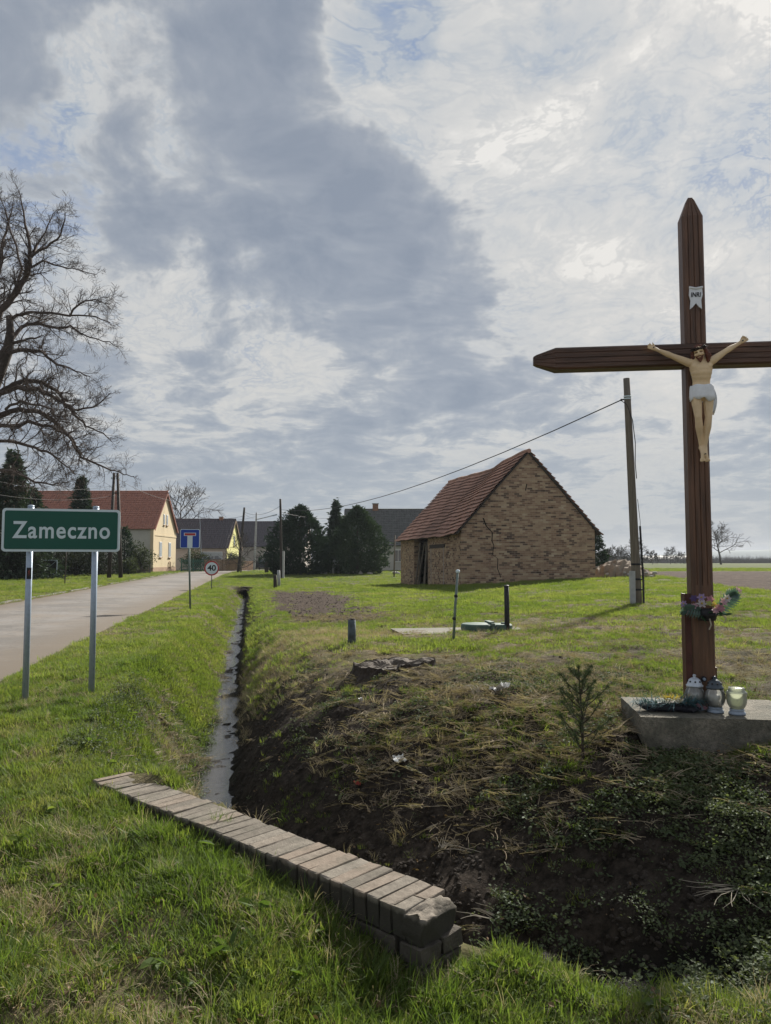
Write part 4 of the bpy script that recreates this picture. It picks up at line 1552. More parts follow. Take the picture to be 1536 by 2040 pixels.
# legs
for sg, kx, ax, tx, yk in ((-1, -.033, -.010, -.012, -.030), (1, .037, .014, .014, -.020)):
    Hh = F(sg * .040 + .004, -.315); K = F(kx, -.468, yk); A_ = F(ax, -.665, .006 if sg < 0 else .0)
    limb(body, [Hh, Hh.lerp(K, .35), K, K.lerp(A_, .32), K.lerp(A_, .7), A_], [.040, .036, .0245, .0275, .0185, .0140])
    body.sphere(K + Vector((0, -.008, 0)), (.021, .016, .024), 10, 7)
    foot = [A_, F(tx * .8, -.715, -.030 if sg < 0 else -.018), F(tx * 1.3, -.755, -.040 if sg < 0 else -.028)]
    limb(body, foot, [.0165, .0155, .012])
    body.sphere(A_ + Vector((0, .016, -.004)), (.014, .014, .016), 8, 6)
    for k in range(5):
        tq = foot[2] + Vector(((k - 2) * .0075, 0, -.004 - .002 * (2 - abs(k - 1))))
        limb(body, [foot[2] + Vector(((k - 2) * .006, 0, 0)), tq + Vector((0, -.004, -.008))], [.0058, .0050])
# neck and head, sunk to its right side (viewer's left) and forward
HC = F(-.014, -.022, -.026)
limb(body, [F(0, -.085, .0), F(-.006, -.062, -.012), HC + Vector((.002, .006, -.02))], [.030, .025, .026])
HE = (R(14), R(-8), R(-24))
hm = Euler(HE).to_matrix()


def hd(x, y, z):
    return HC + hm @ Vector((x, y, z))


for (x, y, z, rx, ry, rz_) in ((0, .006, .012, .037, .043, .041), (0, -.006, -.012, .032, .037, .040), (0, -.012, -.036, .021, .024, .018)):
    body.sphere(hd(x, y, z), (rx, ry, rz_), 14, 10, HE)
limb(body, [hd(0, -.042, .012), hd(0, -.052, -.006), hd(0, -.050, -.011)], [.0055, .0075, .0078])      # nose
for sg in (-1, 1):
    body.sphere(hd(sg * .0085, -.046, -.012), .0055, 6, 5)
    limb(body, [hd(sg * .006, -.041, .017), hd(sg * .026, -.034, .017)], [.006, .005])           # brow
    body.sphere(hd(sg * .022, -.032, -.010), (.011, .010, .010), 8, 6)                               # cheek
    body.sphere(hd(sg * .037, .006, -.002), (.006, .010, .015), 8, 6)                                 # ear
limb(body, [hd(-.010, -.040, -.026), hd(.010, -.040, -.026)], [.0045, .0045])
bo = remesh(body, 'body', .0032, 5, fig, M['skin'])
# closed eyes
for sg in (-1, 1):
    mb = MB(); limb(mb, [hd(sg * .009, -.0405, .006), hd(sg * .024, -.034, .005)], [.0026, .0022]); mb.build('eye', M['hair'], fig, True)
mb = MB(); limb(mb, [hd(-.012, -.046, -.0225), hd(0, -.049, -.019), hd(.012, -.046, -.0225)], [.0042, .0052, .0042])
for k in range(-2, 3):
    limb(mb, [hd(k * .010, -.036 + abs(k) * .004, -.036 + abs(k) * .009), hd(k * .0055, -.042 + abs(k) * .003, -.060 + abs(k) * .008)], [.0095, .006])
remesh(mb, 'beard', .0028, 3, fig, M['hair'])
mb = MB(); limb(mb, [hd(-.009, -.047, -.0275), hd(.009, -.047, -.0275)], [.0026, .0026]); mb.build('mouth', M['skin'], fig, True)
mb = MB()
mb.sphere(hd(0, .014, .020), (.042, .043, .040), 14, 10, HE)
for sg in (-1, 1):
    for j in range(4):
        yy = -.006 + j * .012
        limb(mb, [hd(sg * .034, yy - .004, .030), hd(sg * .045, yy, .0), hd(sg * (.046 + .004 * j), yy, -.035), hd(sg * (.044 + .006 * math.sin(j * 2)), yy - .002, -.070 + .006 * j)], [.011, .0125, .0135, .009])
hair = remesh(mb, 'hair', .0036, 2, fig, M['hair'])
co = np.empty(len(hair.data.vertices) * 3); hair.data.vertices.foreach_get('co', co); co = co.reshape(-1, 3)
co[:, 0] += .0022 * np.sin(co[:, 2] * 420 + co[:, 0] * 200); co[:, 1] += .0022 * np.sin(co[:, 0] * 500 + co[:, 2] * 160)
hair.data.vertices.foreach_set('co', co.ravel())
mb = MB()
for r_ in range(3):
    pts = []
    for k in range(25):
        a = 2 * math.pi * k / 24
        rr = 1 + .05 * math.sin(a * 5 + r_ * 2)
        pts.append(hd(.0455 * rr * math.cos(a), .006 + .050 * rr * math.sin(a), .030 + .006 * math.sin(a * 4 + r_ * 2.1) + .004 * (r_ - 1)))
    mb.tube(pts, .0052, 6, cap=False)
for k in range(22):
    a = 2 * math.pi * k / 22
    b0 = hd(.048 * math.cos(a), .006 + .052 * math.sin(a), .030)
    mb.tube([b0, b0 + hm @ Vector((.012 * math.cos(a + .6), .012 * math.sin(a + .6), rng.uniform(-.006, .010)))], [.0026, .0006], 4)
mb.build('crown_of_thorns', M['thorn'], fig, True)
# loincloth with pleats
vs = []; fs = []; na = 56; rowsz = [(-.243, 1.00), (-.252, 1.05), (-.272, 1.08), (-.295, 1.10), (-.318, 1.12), (-.336, 1.13)]
for j, (z, k) in enumerate(rowsz):
    for i in range(na):
        a = 2 * math.pi * i / na
        pl_ = 1 + (.018 + .012 * j) * math.sin(a * 9 + j * .5 + math.sin(a * 3)) * (.3 + .7 * j / 5)
        zz_ = z + (.010 * math.sin(a * 3 + 1.0) + .008 * math.sin(a * 7) if j == 5 else .003 * math.sin(a * 5)) - .012 * (j == 5) * max(0, -math.sin(a))
        vs.append(F(.004 + .074 * k * pl_ * math.cos(a), zz_, .001 + .050 * k * pl_ * math.sin(a)))
for j in range(len(rowsz) - 1):
    for i in range(na):
        fs.append((j * na + i, j * na + (i + 1) % na, (j + 1) * na + (i + 1) % na, (j + 1) * na + i))
lc = MB().add(vs, fs).build('loincloth', M['white_paint'], fig, True)
sm = lc.modifiers.new('t', 'SOLIDIFY'); sm.thickness = .006
mb = MB()
pts = []
for k in range(8):
    t = k / 7
    pts.append((F(.074 + .026 * math.sin(t * 2.6) - .014 * t, -.262 - .175 * t, .020 - .010 * math.sin(t * 3)), .046 - .016 * t))
for k, (c, w) in enumerate(pts):
    for q in range(7):
        u = q / 6 - .5
        mb.v.append((c.x + u * w * 1.1, c.y + .010 * math.sin(q * 2.1 + k * .3) + u * .03, c.z + .006 * math.sin(q * 1.7)))
for k in range(7):
    for q in range(6):
        a = k * 7 + q; mb.f.append((a, a + 1, a + 8, a + 7))
dr = mb.build('cloth_end', M['white_paint'], fig, True); sm = dr.modifiers.new('t', 'SOLIDIFY'); sm.thickness = .008
mb = MB(); mb.prism([(-.028, 0), (-.016, -.008), (-.014, -.013), (-.026, -.006)], 'y', FYF - .0465, FYF - .042)
w_ = mb.build('wound', M['blood'], fig); w_.location = (0, 0, ZB - .148)
for (x, z, y) in ((-.304, .040, .020), (.288, .068, .020), (.0, -.722, -.050)):
    mb = MB(); q = F(x, z, y); mb.tube([q + Vector((0, -.008, 0)), q + Vector((0, .03, 0))], .0042, 7); mb.build('nail', M['dark_iron'], fig)

# slab ---------------------------------------------------------------
bm = bmesh.new(); bmesh.ops.create_cube(bm, size=1)
bmesh.ops.subdivide_edges(bm, edges=list(bm.edges), cuts=14, use_grid_fill=True)
for v in bm.verts:
    v.co = Vector((v.co.x * SLAB_S[0], v.co.y * SLAB_S[1], v.co.z * SLAB_S[2]))
    lowf = max(0, -(v.co.z) / SLAB_S[2] + .35)
    side = max(abs(v.co.x) / SLAB_S[0], abs(v.co.y) / SLAB_S[1]) > .48
    nzv = fbm(np.array([v.co.x * 9 + 3]), np.array([v.co.z * 9 + v.co.y * 7]), 4)[0] - .5
    if side:
        v.co.x *= 1 - .07 * lowf + .04 * nzv; v.co.y *= 1 - .10 * lowf + .05 * nzv
    else:
        v.co.z += nzv * .006
me = bpy.data.meshes.new('concrete_slab'); bm.to_mesh(me); bm.free()
M['slab'] = mat_simple('slab_concrete', (.26, .235, .19), .95, .5, 38, 1.0, var2=((.10, .10, .08), .8))
M['slab_pebble'] = M['slab']
sl_ = link('concrete_slab', me, M['slab'], None, False, label='rough concrete slab at the foot of the cross', category='slab')
sl_.location = (SLAB_C.x, SLAB_C.y, SLAB_TOP - SLAB_S[2] / 2); sl_.rotation_euler = (0, 0, SLAB_YAW)


def on_slab(px, py):
    d = ray(px, py); t = (SLAB_TOP + .001 - EYE) / d[2]
    return Vector((d[0] * t, d[1] * t, SLAB_TOP + .002))


# lanterns -------------------------------------------------------------


def glass_mat(name, tint, rough=.06, alpha=.30):
    m, t, out = mat_new(name)
    gl = t.new('ShaderNodeBsdfGlossy'); gl.inputs['Roughness'].default_value = rough
    tr = t.new('ShaderNodeBsdfTransparent'); tr.inputs['Color'].default_value = (*tint, 1)
    df = t.new('ShaderNodeBsdfTranslucent'); df.inputs['Color'].default_value = (*tint, 1)
    dd = t.new('ShaderNodeBsdfDiffuse'); dd.inputs['Color'].default_value = (*tint, 1)
    md = t.new('ShaderNodeMixShader'); md.inputs[0].default_value = .5
    t.l.new(df.outputs[0], md.inputs[1]); t.l.new(dd.outputs[0], md.inputs[2])
    fr = t.new('ShaderNodeFresnel'); fr.inputs['IOR'].default_value = 1.5
    m1 = t.new('ShaderNodeMixShader'); m1.inputs[0].default_value = alpha
    t.l.new(tr.outputs[0], m1.inputs[1]); t.l.new(md.outputs[0], m1.inputs[2])
    m2 = t.new('ShaderNodeMixShader'); t.l.new(fr.outputs[0], m2.inputs[0])
    t.l.new(m1.outputs[0], m2.inputs[1]); t.l.new(gl.outputs[0], m2.inputs[2])
    t.l.new(m2.outputs[0], out.inputs[0])
    return m


M['glass_clear'] = glass_mat('lantern_glass', (.95, .95, .93), .08, .28)
M['glass_green'] = glass_mat('lantern_glass_frosted', (.84, .87, .74), .15, .62)
M['lid_pale'] = mat_simple('lid_pale_metal', (.50, .54, .60), .4, .15, 20, .05, metal=.3)
M['lid_dark'] = mat_simple('lid_dark_metal', (.07, .085, .10), .4, .2, 20, .05, metal=.4)
M['base_blue'] = mat_simple('lantern_base', (.28, .33, .40), .45, .2, 20, .05)
M['candle'] = mat_simple('candle_cup', (.70, .70, .72), .5, .05, 20, 0)
M['candle_red'] = mat_simple('candle_print', (.55, .10, .07), .5, .2, 30, 0)


def lantern(px, py, label, lid, glass, h=1.0, ribs=False):
    p = on_slab(px, py)
    root = empty('grave_lantern', p, rng.uniform(0, 6), label=label, category='grave lantern', group='grave lanterns on the slab')
    mb = MB(); mb.lathe([(.052, 0), (.054, .006), (.050, .016), (.042, .020), (.046, .026), (.046, .032), (.040, .038)], 24); mb.build('base', M['base_blue'], root, True)
    if ribs:
        prof = [(.040, .038), (.050, .048), (.061, .075), (.064, .105), (.061, .128), (.066, .136), (.066, .142), (.058, .150), (.050, .158), (.052, .166), (.048, .174)]
    else:
        prof = [(.040, .038), (.054, .055), (.064, .085), (.066, .105), (.060, .132), (.052, .146), (.050, .158)]
    inner = [(r - .004, z + .002) for r, z in prof][::-1]
    mb = MB(); mb.lathe(prof + inner, 28, cap=False); mb.build('glass', glass, root, True)
    if not ribs:
        mb = MB(); mb.lathe([(.030, .040), (.031, .10), (.030, .112), (.018, .114)], 18); c = mb.build('candle_cup', M['candle'], root, True)
        vs = []
        a0 = 3.9
        for (a, z) in ((0, .10), (.5, .105), (.9, .118), (1.1, .100), (.7, .095), (.4, .09)):
            vs.append((.0325 * math.cos(a0 + a), .0325 * math.sin(a0 + a), z))
        mb = MB(); mb.add(vs, [tuple(range(6))]); mb.build('print', M['candle_red'], c)
    if lid is not None:
        mb = MB(); mb.lathe([(.055, .155), (.056, .164), (.048, .170), (.044, .186), (.034, .204), (.018, .214), (.010, .216), (.008, .224), (.012, .230), (.006, .236)], 24); l_ = mb.build('lid', lid, root, True)
        for k in range(8):
            a = k * math.pi / 4
            mb = MB(); q = Vector((.0425 * math.cos(a), .0425 * math.sin(a), .190)); mb.sphere(q, (.0065, .0065, .0065), 6, 5); mb.build('vent_hole', M['ink'], l_)
    return root


lantern(1385, 1414, 'grave lantern with pale perforated lid beside the dried wreath', M['lid_pale'], M['glass_clear'])
lantern(1425.5, 1419, 'grave lantern with dark lid, middle one of the three', M['lid_dark'], M['glass_clear'])
lantern(1468.5, 1423, 'greenish glass grave lantern without a lid', None, M['glass_green'], ribs=True)

# flowers ---------------------------------------------------------------
PET = {k: mat_leaf('petal_' + k, [tuple(x * .85 for x in c), c], .3, 9, gloss=.02) for k, c in dict(pink=(.58, .36, .44), lilac=(.38, .28, .50), pale=(.64, .57, .62), violet=(.11, .07, .20), yellow=(.62, .46, .10), cream=(.62, .56, .42), rose=(.50, .24, .30), lime=(.42, .44, .14)).items()}
M['fern'] = mat_leaf('palm_leaf', [(.05, .095, .08), (.09, .15, .12)], .3, 12, gloss=.06)
M['leaf_dark'] = mat_leaf('leaf_dark', [(.02, .05, .025), (.04, .09, .04)], .25, 9)
M['needle_blue'] = mat_leaf('needle_blue', [(.06, .12, .14), (.10, .18, .20)], .2, 9)
M['ribbon_black'] = mat_simple('wreath_black', (.016, .016, .024), .6, .3, 20, .2)


def flower(parent, c, r, n, mat, facing, layers=2, core=None):
    mb = MB()
    q = Vector(facing).to_track_quat('Z', 'Y')
    for l in range(layers):
        for k in range(n):
            a = 2 * math.pi * (k + l * .5) / n
            rr = r * (1 - .3 * l)
            t = .35 + .45 * l
            pts = [(0, 0, 0), (rr * .5, -rr * .26, rr * .18 * t), (rr * .95, -rr * .12, rr * .5 * t), (rr, rr * .1, rr * .5 * t), (rr * .5, rr * .26, rr * .18 * t)]
            ca, sa = math.cos(a), math.sin(a)
            vs = [Vector(c) + q @ Vector((x * ca - y * sa, x * sa + y * ca, z + l * r * .05)) for x, y, z in pts]
            mb.add(vs, [(0, 1, 4), (1, 2, 3, 4)])
    o = mb.build('flower', mat, parent)
    if core is not None:
        mb = MB(); mb.sphere(Vector(c) + q @ Vector((0, 0, r * .2)), r * .22, 7, 5); mb.build('flower_centre', core, o, True)
    return o


bq_p = CX + Matrix.Rotation(CYAW, 3, 'Z') @ Vector((.0, -PD / 2 - .075, .70))
bq = empty('flower_bouquet', bq_p, CYAW, label='artificial flower bouquet with a green palm leaf tied to the cross post', category='bouquet')
mb = MB(); mb.lathe([(.055, -.075), (.062, -.05), (.068, 0.0), (.064, .002), (.056, -.045), (.05, -.07)], 18); mb.build('flower_pot', M['dark_iron'], bq, True)
mb = MB(); mb.tube([(-.075, .08, -.035), (-.072, -.02, -.035), (-.03, -.075, -.035), (.03, -.075, -.035), (.072, -.02, -.035), (.075, .08, -.035)], .006, 6); mb.build('pot_ring', M['dark_iron'], bq)
mb = MB(); mb.tube([(.0, -.06, -.06), (.005, -.075, -.10), (-.008, -.07, -.13)], .005, 5); mb.tube([(.09, -.03, -.03), (.115, -.03, -.06), (.10, -.03, -.09), (.085, -.03, -.07)], .004, 5); mb.build('tie_cord', M['straw_dead'], bq)
fl = [(-.13, .03, 'lilac', 6), (-.09, .075, 'violet', 6), (-.085, .02, 'pink', 5), (-.05, .085, 'lilac', 6), (-.04, .035, 'pale', 6), (-.005, .04, 'lime', 5), (.015, .07, 'rose', 5), (.035, .03, 'yellow', 5), (.06, .005, 'rose', 8),
      (.075, .055, 'pink', 6), (.10, .08, 'pale', 6), (.13, .06, 'pink', 5), (-.14, -.02, 'pink', 5), (.03, -.01, 'pink', 8), (.15, .12, 'pale', 5), (.19, .135, 'pink', 5)]
for (x, z, m_, n) in fl:
    flower(bq, (x * 1.05, -.03 + rng.normal(0, .03) - .04 * (1 - abs(x) * 5), z * .9 + .005), .030 * rng.uniform(.85, 1.25), n, PET[m_], (x * 3 + rng.normal(0, .2), -1, .7 + rng.normal(0, .2)), 2, PET['yellow'] if m_ in ('pale', 'lilac') else None)


def fan_leaf(parent, c, ang, length, spread, mat, blades=13, yfac=-.02):
    mb = MB()
    for k in range(blades):
        t = k / (blades - 1) - .5
        # a palm leaf: leaflets leave a curved midrib
    rib = []
    for k in range(blades + 1):
        t = k / blades
        rib.append(Vector(c) + Vector((math.cos(ang) * length * t, yfac * math.sin(t * 3) - .03 * t, math.sin(ang) * length * t + .05 * math.sin(t * 2.2))))
    mb.tube(rib, .004, 5)
    for k in range(1, blades + 1):
        b = rib[k]; t = k / blades
        w = spread * math.sin(math.pi * (.18 + .75 * t)) ** .8
        for sg in (-1, 1):
            a2 = ang + sg * (1.05 - .45 * t)
            tip = b + Vector((math.cos(a2) * w, rng.normal(0, .012) - .015, math.sin(a2) * w))
            n_ = Vector((-math.sin(a2), .3, math.cos(a2))) * .0085
            mid = b.lerp(tip, .5) + Vector((0, -.012, 0))
            mb.add([b - n_ * .6, b + n_ * .6, mid + n_, tip, mid - n_], [(0, 1, 2, 4), (4, 2, 3)])
    return mb.build('palm_leaf', mat, parent)


fan_leaf(bq, (.06, .0, -.02), R(34), .145, .080, M['fern'], 13)
fan_leaf(bq, (-.02, -.02, -.02), R(195), .16, .07, M['fern'], 9)
for k in range(12):
    a = rng.uniform(0, 6.28)
    mb = MB(); b0 = Vector((rng.uniform(-.11, .11), rng.uniform(-.06, .03), rng.uniform(-.04, .0)))
    d_ = Vector((math.cos(a), -.6 + rng.normal(0, .3), .3 * math.sin(a) - .1)).normalized(); sd_ = d_.orthogonal().normalized()
    mb.add([b0, b0 + d_ * .04 + sd_ * .016, b0 + d_ * .085, b0 + d_ * .04 - sd_ * .016], [(0, 1, 2, 3)]); mb.build('leaf', M['leaf_dark'], bq)

wp = on_slab(1340, 1417)
wr_ = empty('dried_wreath', wp, SLAB_YAW, label='dried flower spray with dark wrapping lying on the slab', category='wreath')
mb = MB()
for k in range(30):
    a = k / 29
mb.sphere((-.02, 0, .028), (.14, .05, .030), 18, 10); mb.sphere((.10, -.02, .022), (.08, .04, .024), 14, 8); mb.sphere((-.13, .0, .02), (.07, .05, .022), 12, 8)
mb.v = [tuple(np.array(v) + rng.normal(0, .004, 3)) for v in mb.v]
mb.build('wrapping', M['ribbon_black'], wr_)
for grp, (mat_, n, xs, xr, L0, zz0) in dict(a=(M['needle_blue'], 260, -.14, .06, .11, .035), b=(M['needle_blue'], 240, .11, .07, .10, .05), c=(M['fern'], 120, .02, .08, .08, .06)).items():
    mb = MB()
    for k in range(n):
        b0 = Vector((xs + rng.normal(0, xr), rng.normal(0, .035), zz0 + rng.uniform(0, .03)))
        dr_ = Vector(((-1 if xs < 0 else 1) * rng.uniform(.1, 1), rng.normal(0, .5), rng.normal(.05, .35))).normalized()
        sd_ = dr_.cross(Vector((0, 0, 1))).normalized() * .0040
        t_ = b0 + dr_ * rng.uniform(.4, 1) * L0
        t_.z = max(.006, t_.z)
        mb.add([b0 - sd_, b0 + sd_, t_], [(0, 1, 2)])
    mb.build('greenery', mat_, wr_, fix=False)
mb = MB()
for k in range(120):
    b0 = Vector((.0 + rng.normal(0, .035), rng.normal(.01, .02), .075)); a = rng.uniform(0, 6.28)
    t_ = b0 + Vector((math.cos(a) * .03, math.sin(a) * .03, rng.uniform(.0, .045))); sd_ = Vector((-math.sin(a), math.cos(a), 0)) * .004
    mb.add([b0 - sd_, b0 + sd_, t_], [(0, 1, 2)])
mb.build('dried_flower', PET['yellow'], wr_, fix=False)
for (x, y, z, m_, r_) in ((.035, -.03, .075, 'cream', .026), (.16, -.03, .045, 'rose', .022), (.20, -.02, .03, 'rose', .018), (-.20, .02, .03, 'rose', .02), (-.17, -.01, .03, 'pink', .016), (-.03, .0, .085, 'yellow', .024)):
    flower(wr_, (x, y, z), r_, 7, PET[m_], (x, -.8, 1), 3)

# ------------------------------------------------------------------ road signs


def rrect(w, h, r, n=5):
    pts = []
    for cx, cz, a0 in ((w / 2 - r, h / 2 - r, 0), (-w / 2 + r, h / 2 - r, 90), (-w / 2 + r, -h / 2 + r, 180), (w / 2 - r, -h / 2 + r, 270)):
        for k in range(n + 1):
            a = R(a0 + 90 * k / n)
            pts.append((cx + r * math.cos(a), cz + r * math.sin(a)))
    return pts


tl = P(5, 1012, 7.95); tr_ = P(240, 1016, 8.28)
wid = math.hypot(tr_.x - tl.x, tr_.y - tl.y); yaw_s = math.atan2(tr_.y - tl.y, tr_.x - tl.x)
mid = (tl + tr_) / 2
zc = (P(122, 1014, mid.y).z + P(122, 1099, mid.y).z) / 2
hgt = P(122, 1014, mid.y).z - P(122, 1099, mid.y).z
ts = empty('town_sign', (mid.x, mid.y, gz(mid.x, mid.y)), yaw_s, label='green town sign reading Zameczno on two steel posts', category='road sign')
pz = zc - ts.location.z
mb = MB(); mb.prism(rrect(wid, hgt, .035), 'y', -.004, .016); pn = mb.build('panel_back', M['sign_white'], ts); pn.location = (0, 0, pz)
mb = MB(); mb.prism(rrect(wid - .05, hgt - .05, .022), 'y', -.0075, -.0045); gp = mb.build('green_face', M['sign_green'], ts); gp.location = (0, 0, pz)
text_mesh('Zameczno', .25, 'lettering', M['sign_white'], ts, (.0, -.0095, pz - .008), (R(90), 0, 0), bold=.0045, depth=.0012, width=wid * .825, spacing=1.12)
for (pxt, pxb, pyb) in ((57, 39, 1397), (188.5, 178, 1389)):
    d = ray(pxt, 1100); lx = None
    q = P(pxt, 1100, mid.y + (P(pxt, 1100, mid.y).x - mid.x) * math.tan(yaw_s))
    lx = (q.x - mid.x) * math.cos(yaw_s) + (q.y - mid.y) * math.sin(yaw_s)
    gzz = gz(q.x, q.y) - ts.location.z
    mb = MB(); mb.tube([(lx, .05, gzz - .15), (lx, .05, pz + hgt / 2 + .02)], .032, 14); po = mb.build('post', M['galv'], ts, True)
    mb = MB(); mb.lathe([(.034, 0), (.034, .012), (.02, .02), (.004, .022)], 14, (lx, .05, pz + hgt / 2 + .02)); mb.build('post_cap', M['galv'], po, True)
    mb = MB()
    for zz_ in (pz - hgt * .3, pz + hgt * .3):
        mb.bx(lx - .05, lx + .05, .018, .09, zz_ - .018, zz_ + .018)
    mb.build('clamp', M['galv'], po)
    if pxt < 100:
        st_p = po; st_x = lx
mb = MB()
for k in range(7):
    a = R(235 + k * 15)
    mb.v += [(st_x + .0335 * math.cos(a), .05 + .0335 * math.sin(a), pz - hgt / 2 - .29), (st_x + .0335 * math.cos(a), .05 + .0335 * math.sin(a), pz - hgt / 2 - .17)]
mb.f += [(2 * k, 2 * k + 2, 2 * k + 3, 2 * k + 1) for k in range(6)]
sk = mb.build('sticker', M['ink'], st_p)
mb = MB(); mb.v = [(st_x + .0338 * math.cos(R(a)), .05 + .0338 * math.sin(R(a)), pz - hgt / 2 + z) for a, z in ((262, -.26), (285, -.25), (290, -.19), (268, -.205))]; mb.f = [(0, 1, 2, 3)]
mb.build('sticker_print', M['candle_red'], sk)


def post_sign(name, label, base, top_px, D, yaw, builder, post_r=.03, mat=None):
    b = G(*base, D)
    t = P(top_px[0], top_px[1], D)
    root = empty(name, b, yaw, label=label, category='road sign')
    mb = MB(); mb.tube([(0, .05, -.2), (t.x - b.x, .05, t.z - b.z)], post_r, 10); mb.build('post', mat or M['post_green'], root, True)
    builder(root, t.x - b.x, t.z - b.z)
    return root


def deadend(root, dx, h):
    s = .60
    c = h - s / 2 + .03
    for poly, y0, y1, m_, nm in ((rrect(s, s, .05), .0, .015, 'sign_white', 'panel'), (rrect(s - .035, s - .035, .04), -.0035, -.0005, 'sign_blue', 'blue_face')):
        mb = MB(); mb.prism(poly, 'y', y0, y1); o = mb.build(nm, M[m_], root); o.location = (dx * .5, 0, c)
    for (x0, x1, z0, z1, m_, nm, y) in ((-.08, .08, -.285, .095, 'sign_white', 'road_symbol', -.006), (-.185, .185, .085, .185, 'sign_white', 'bar_border', -.0085), (-.165, .165, .10, .17, 'sign_red', 'red_bar', -.011)):
        mb = MB(); mb.bx(x0, x1, y, y + .002, z0, z1); o = mb.build(nm, M[m_], root); o.location = (dx * .5, 0, c)


post_sign('dead_end_sign', 'blue no through road sign with white stem and red bar', (379, 1212), (376, 1056), 23.9, R(8), deadend)


def limit(root, dx, h):
    r = .40; c = h - r + .02
    for rad, y0, y1, m_, nm in ((r, 0, .015, 'sign_dark', 'panel'), (r - .004, -.004, -.001, 'sign_red', 'red_ring'), (r - .075, -.0075, -.0045, 'sign_white', 'white_face')):
        mb = MB(); mb.prism([(rad * math.cos(2 * math.pi * k / 40), rad * math.sin(2 * math.pi * k / 40)) for k in range(40)], 'y', y0, y1); o = mb.build(nm, M[m_], root); o.location = (dx * .5, 0, c)
    text_mesh('40', .42, 'lettering', M['ink'], root, (dx * .5, -.0095, c - .0), (R(90), 0, 0), bold=.012, depth=.0012, width=.46)


post_sign('speed_limit_sign', 'round red and white speed limit 40 sign beside the road', (421, 1172), (422, 1118), 41.2, R(4), limit, .025)

# ------------------------------------------------------------------ poles and wires


def pole(name, label, base, top, D, r0, r1, mat, D2=None, cat='utility pole'):
    b = G(*base, D); t = P(*top, D2 or D)
    root = empty(name, b, 0, label=label, category=cat)
    q = t - b
    mb = MB(); n = 7
    mb.tube([Vector((0, 0, -.4)).lerp(q, k / n) for k in range(n + 1)], [r0 + (r1 - r0) * k / n for k in range(n + 1)], 12); mb.build('shaft', mat, root, True)
    return root, b, t


pr, pb_, pt_ = pole('utility_pole', 'grey wooden utility pole leaning beside the barn, grey box at its foot', (1271, 1206), (1248, 754), 20.0, .125, .085, M['pole_wood'])
ax = (pt_ - pb_)
hh_ = ax.length
mb = MB(); mb.box((-.16, -.08, .42), (.13, .10, .9)); mb.build('meter_box', M['concrete_grey'], pr)
mb = MB(); mb.tube([Vector((.13, -.06, .0)), Vector((.135, -.06, .6)) + ax * .0, Vector((.10, -.06, 2.05)) + Vector((ax.x * .12, 0, 0))], .028, 8); mb.build('conduit', M['black_post'], pr)
for zf in (.06, .17, .105):
    q = ax * zf
    mb = MB(); mb.lathe([(.128, 0), (.132, .01), (.132, .04), (.128, .05)], 14, (q.x, q.y, q.z)); mb.build('strap', M['dark_iron'], pr)
for zf in (.905, .915):
    q = ax * zf
    mb = MB(); mb.lathe([(.092, 0), (.100, .006), (.100, .03), (.092, .036)], 14, (q.x, q.y, q.z)); mb.build('ring', M['sign_white'], pr)
q = ax * .91
mb = MB(); mb.tube([q, q + Vector((-.16, 0, -.04))], .02, 6); mb.sphere(q + Vector((-.16, 0, -.04)), .035, 8, 6); mb.build('insulator', M['dark_iron'], pr)
mb = MB(); pts = [q + Vector((-.16, 0, -.06)), q + Vector((-.04, -.07, -.18)), q + Vector((.09, -.1, -.6)), q + Vector((.15, -.1, -1.2)), q + Vector((.13, -.12, -1.75)), ax * .55 + Vector((.1, -.1, 0))]
mb.tube(pts, .012, 5); mb.build('down_cable', M['wire'], pr)
mb = MB(); mb.tube([ax * .46 + Vector((.10, -.09, 0)), ax * .36 + Vector((.14, -.09, 0)), Vector((.10, -.06, 2.0)) + Vector((ax.x * .12, 0, 0))], .008, 5); mb.build('down_cable', M['wire'], pr)
WIRE0 = pb_ + q + Vector((-.16, 0, -.04))

p2, b2, t2 = pole('utility_pole', 'slender dark utility pole in front of the conifers', (561, 1153), (558.5, 994), 64.5, .13, .09, M['pole_dark'])
mb = MB(); mb.box((.15, -.1, .8), (.16, .16, 3.0)); mb.build('concrete_stub', M['concrete_grey'], p2)
p3, b3, t3 = pole('utility_pole', 'leaning dark utility pole beside the brown board fence', (474, 1143), (487, 1011), 82, .17, .11, M['pole_dark'])
p4, b4, t4 = pole('street_lamp', 'grey concrete street lamp pole with a slanting arm', (506, 1136), (511, 1021), 97, .16, .10, M['concrete_grey'], cat='street lamp')
h4 = t4 - b4
mb = MB(); mb.tube([h4 + Vector((0, 0, -.9)), h4 + Vector((1.2, -.2, -.65)), h4 + Vector((2.2, -.4, -.4))], .05, 6); ar = mb.build('arm', M['concrete_grey'], p4)
mb = MB(); mb.box(h4 + Vector((2.45, -.45, -.36)), (.7, .22, .12), (0, R(-14), R(-10))); mb.build('lamp_head', M['galv'], ar)
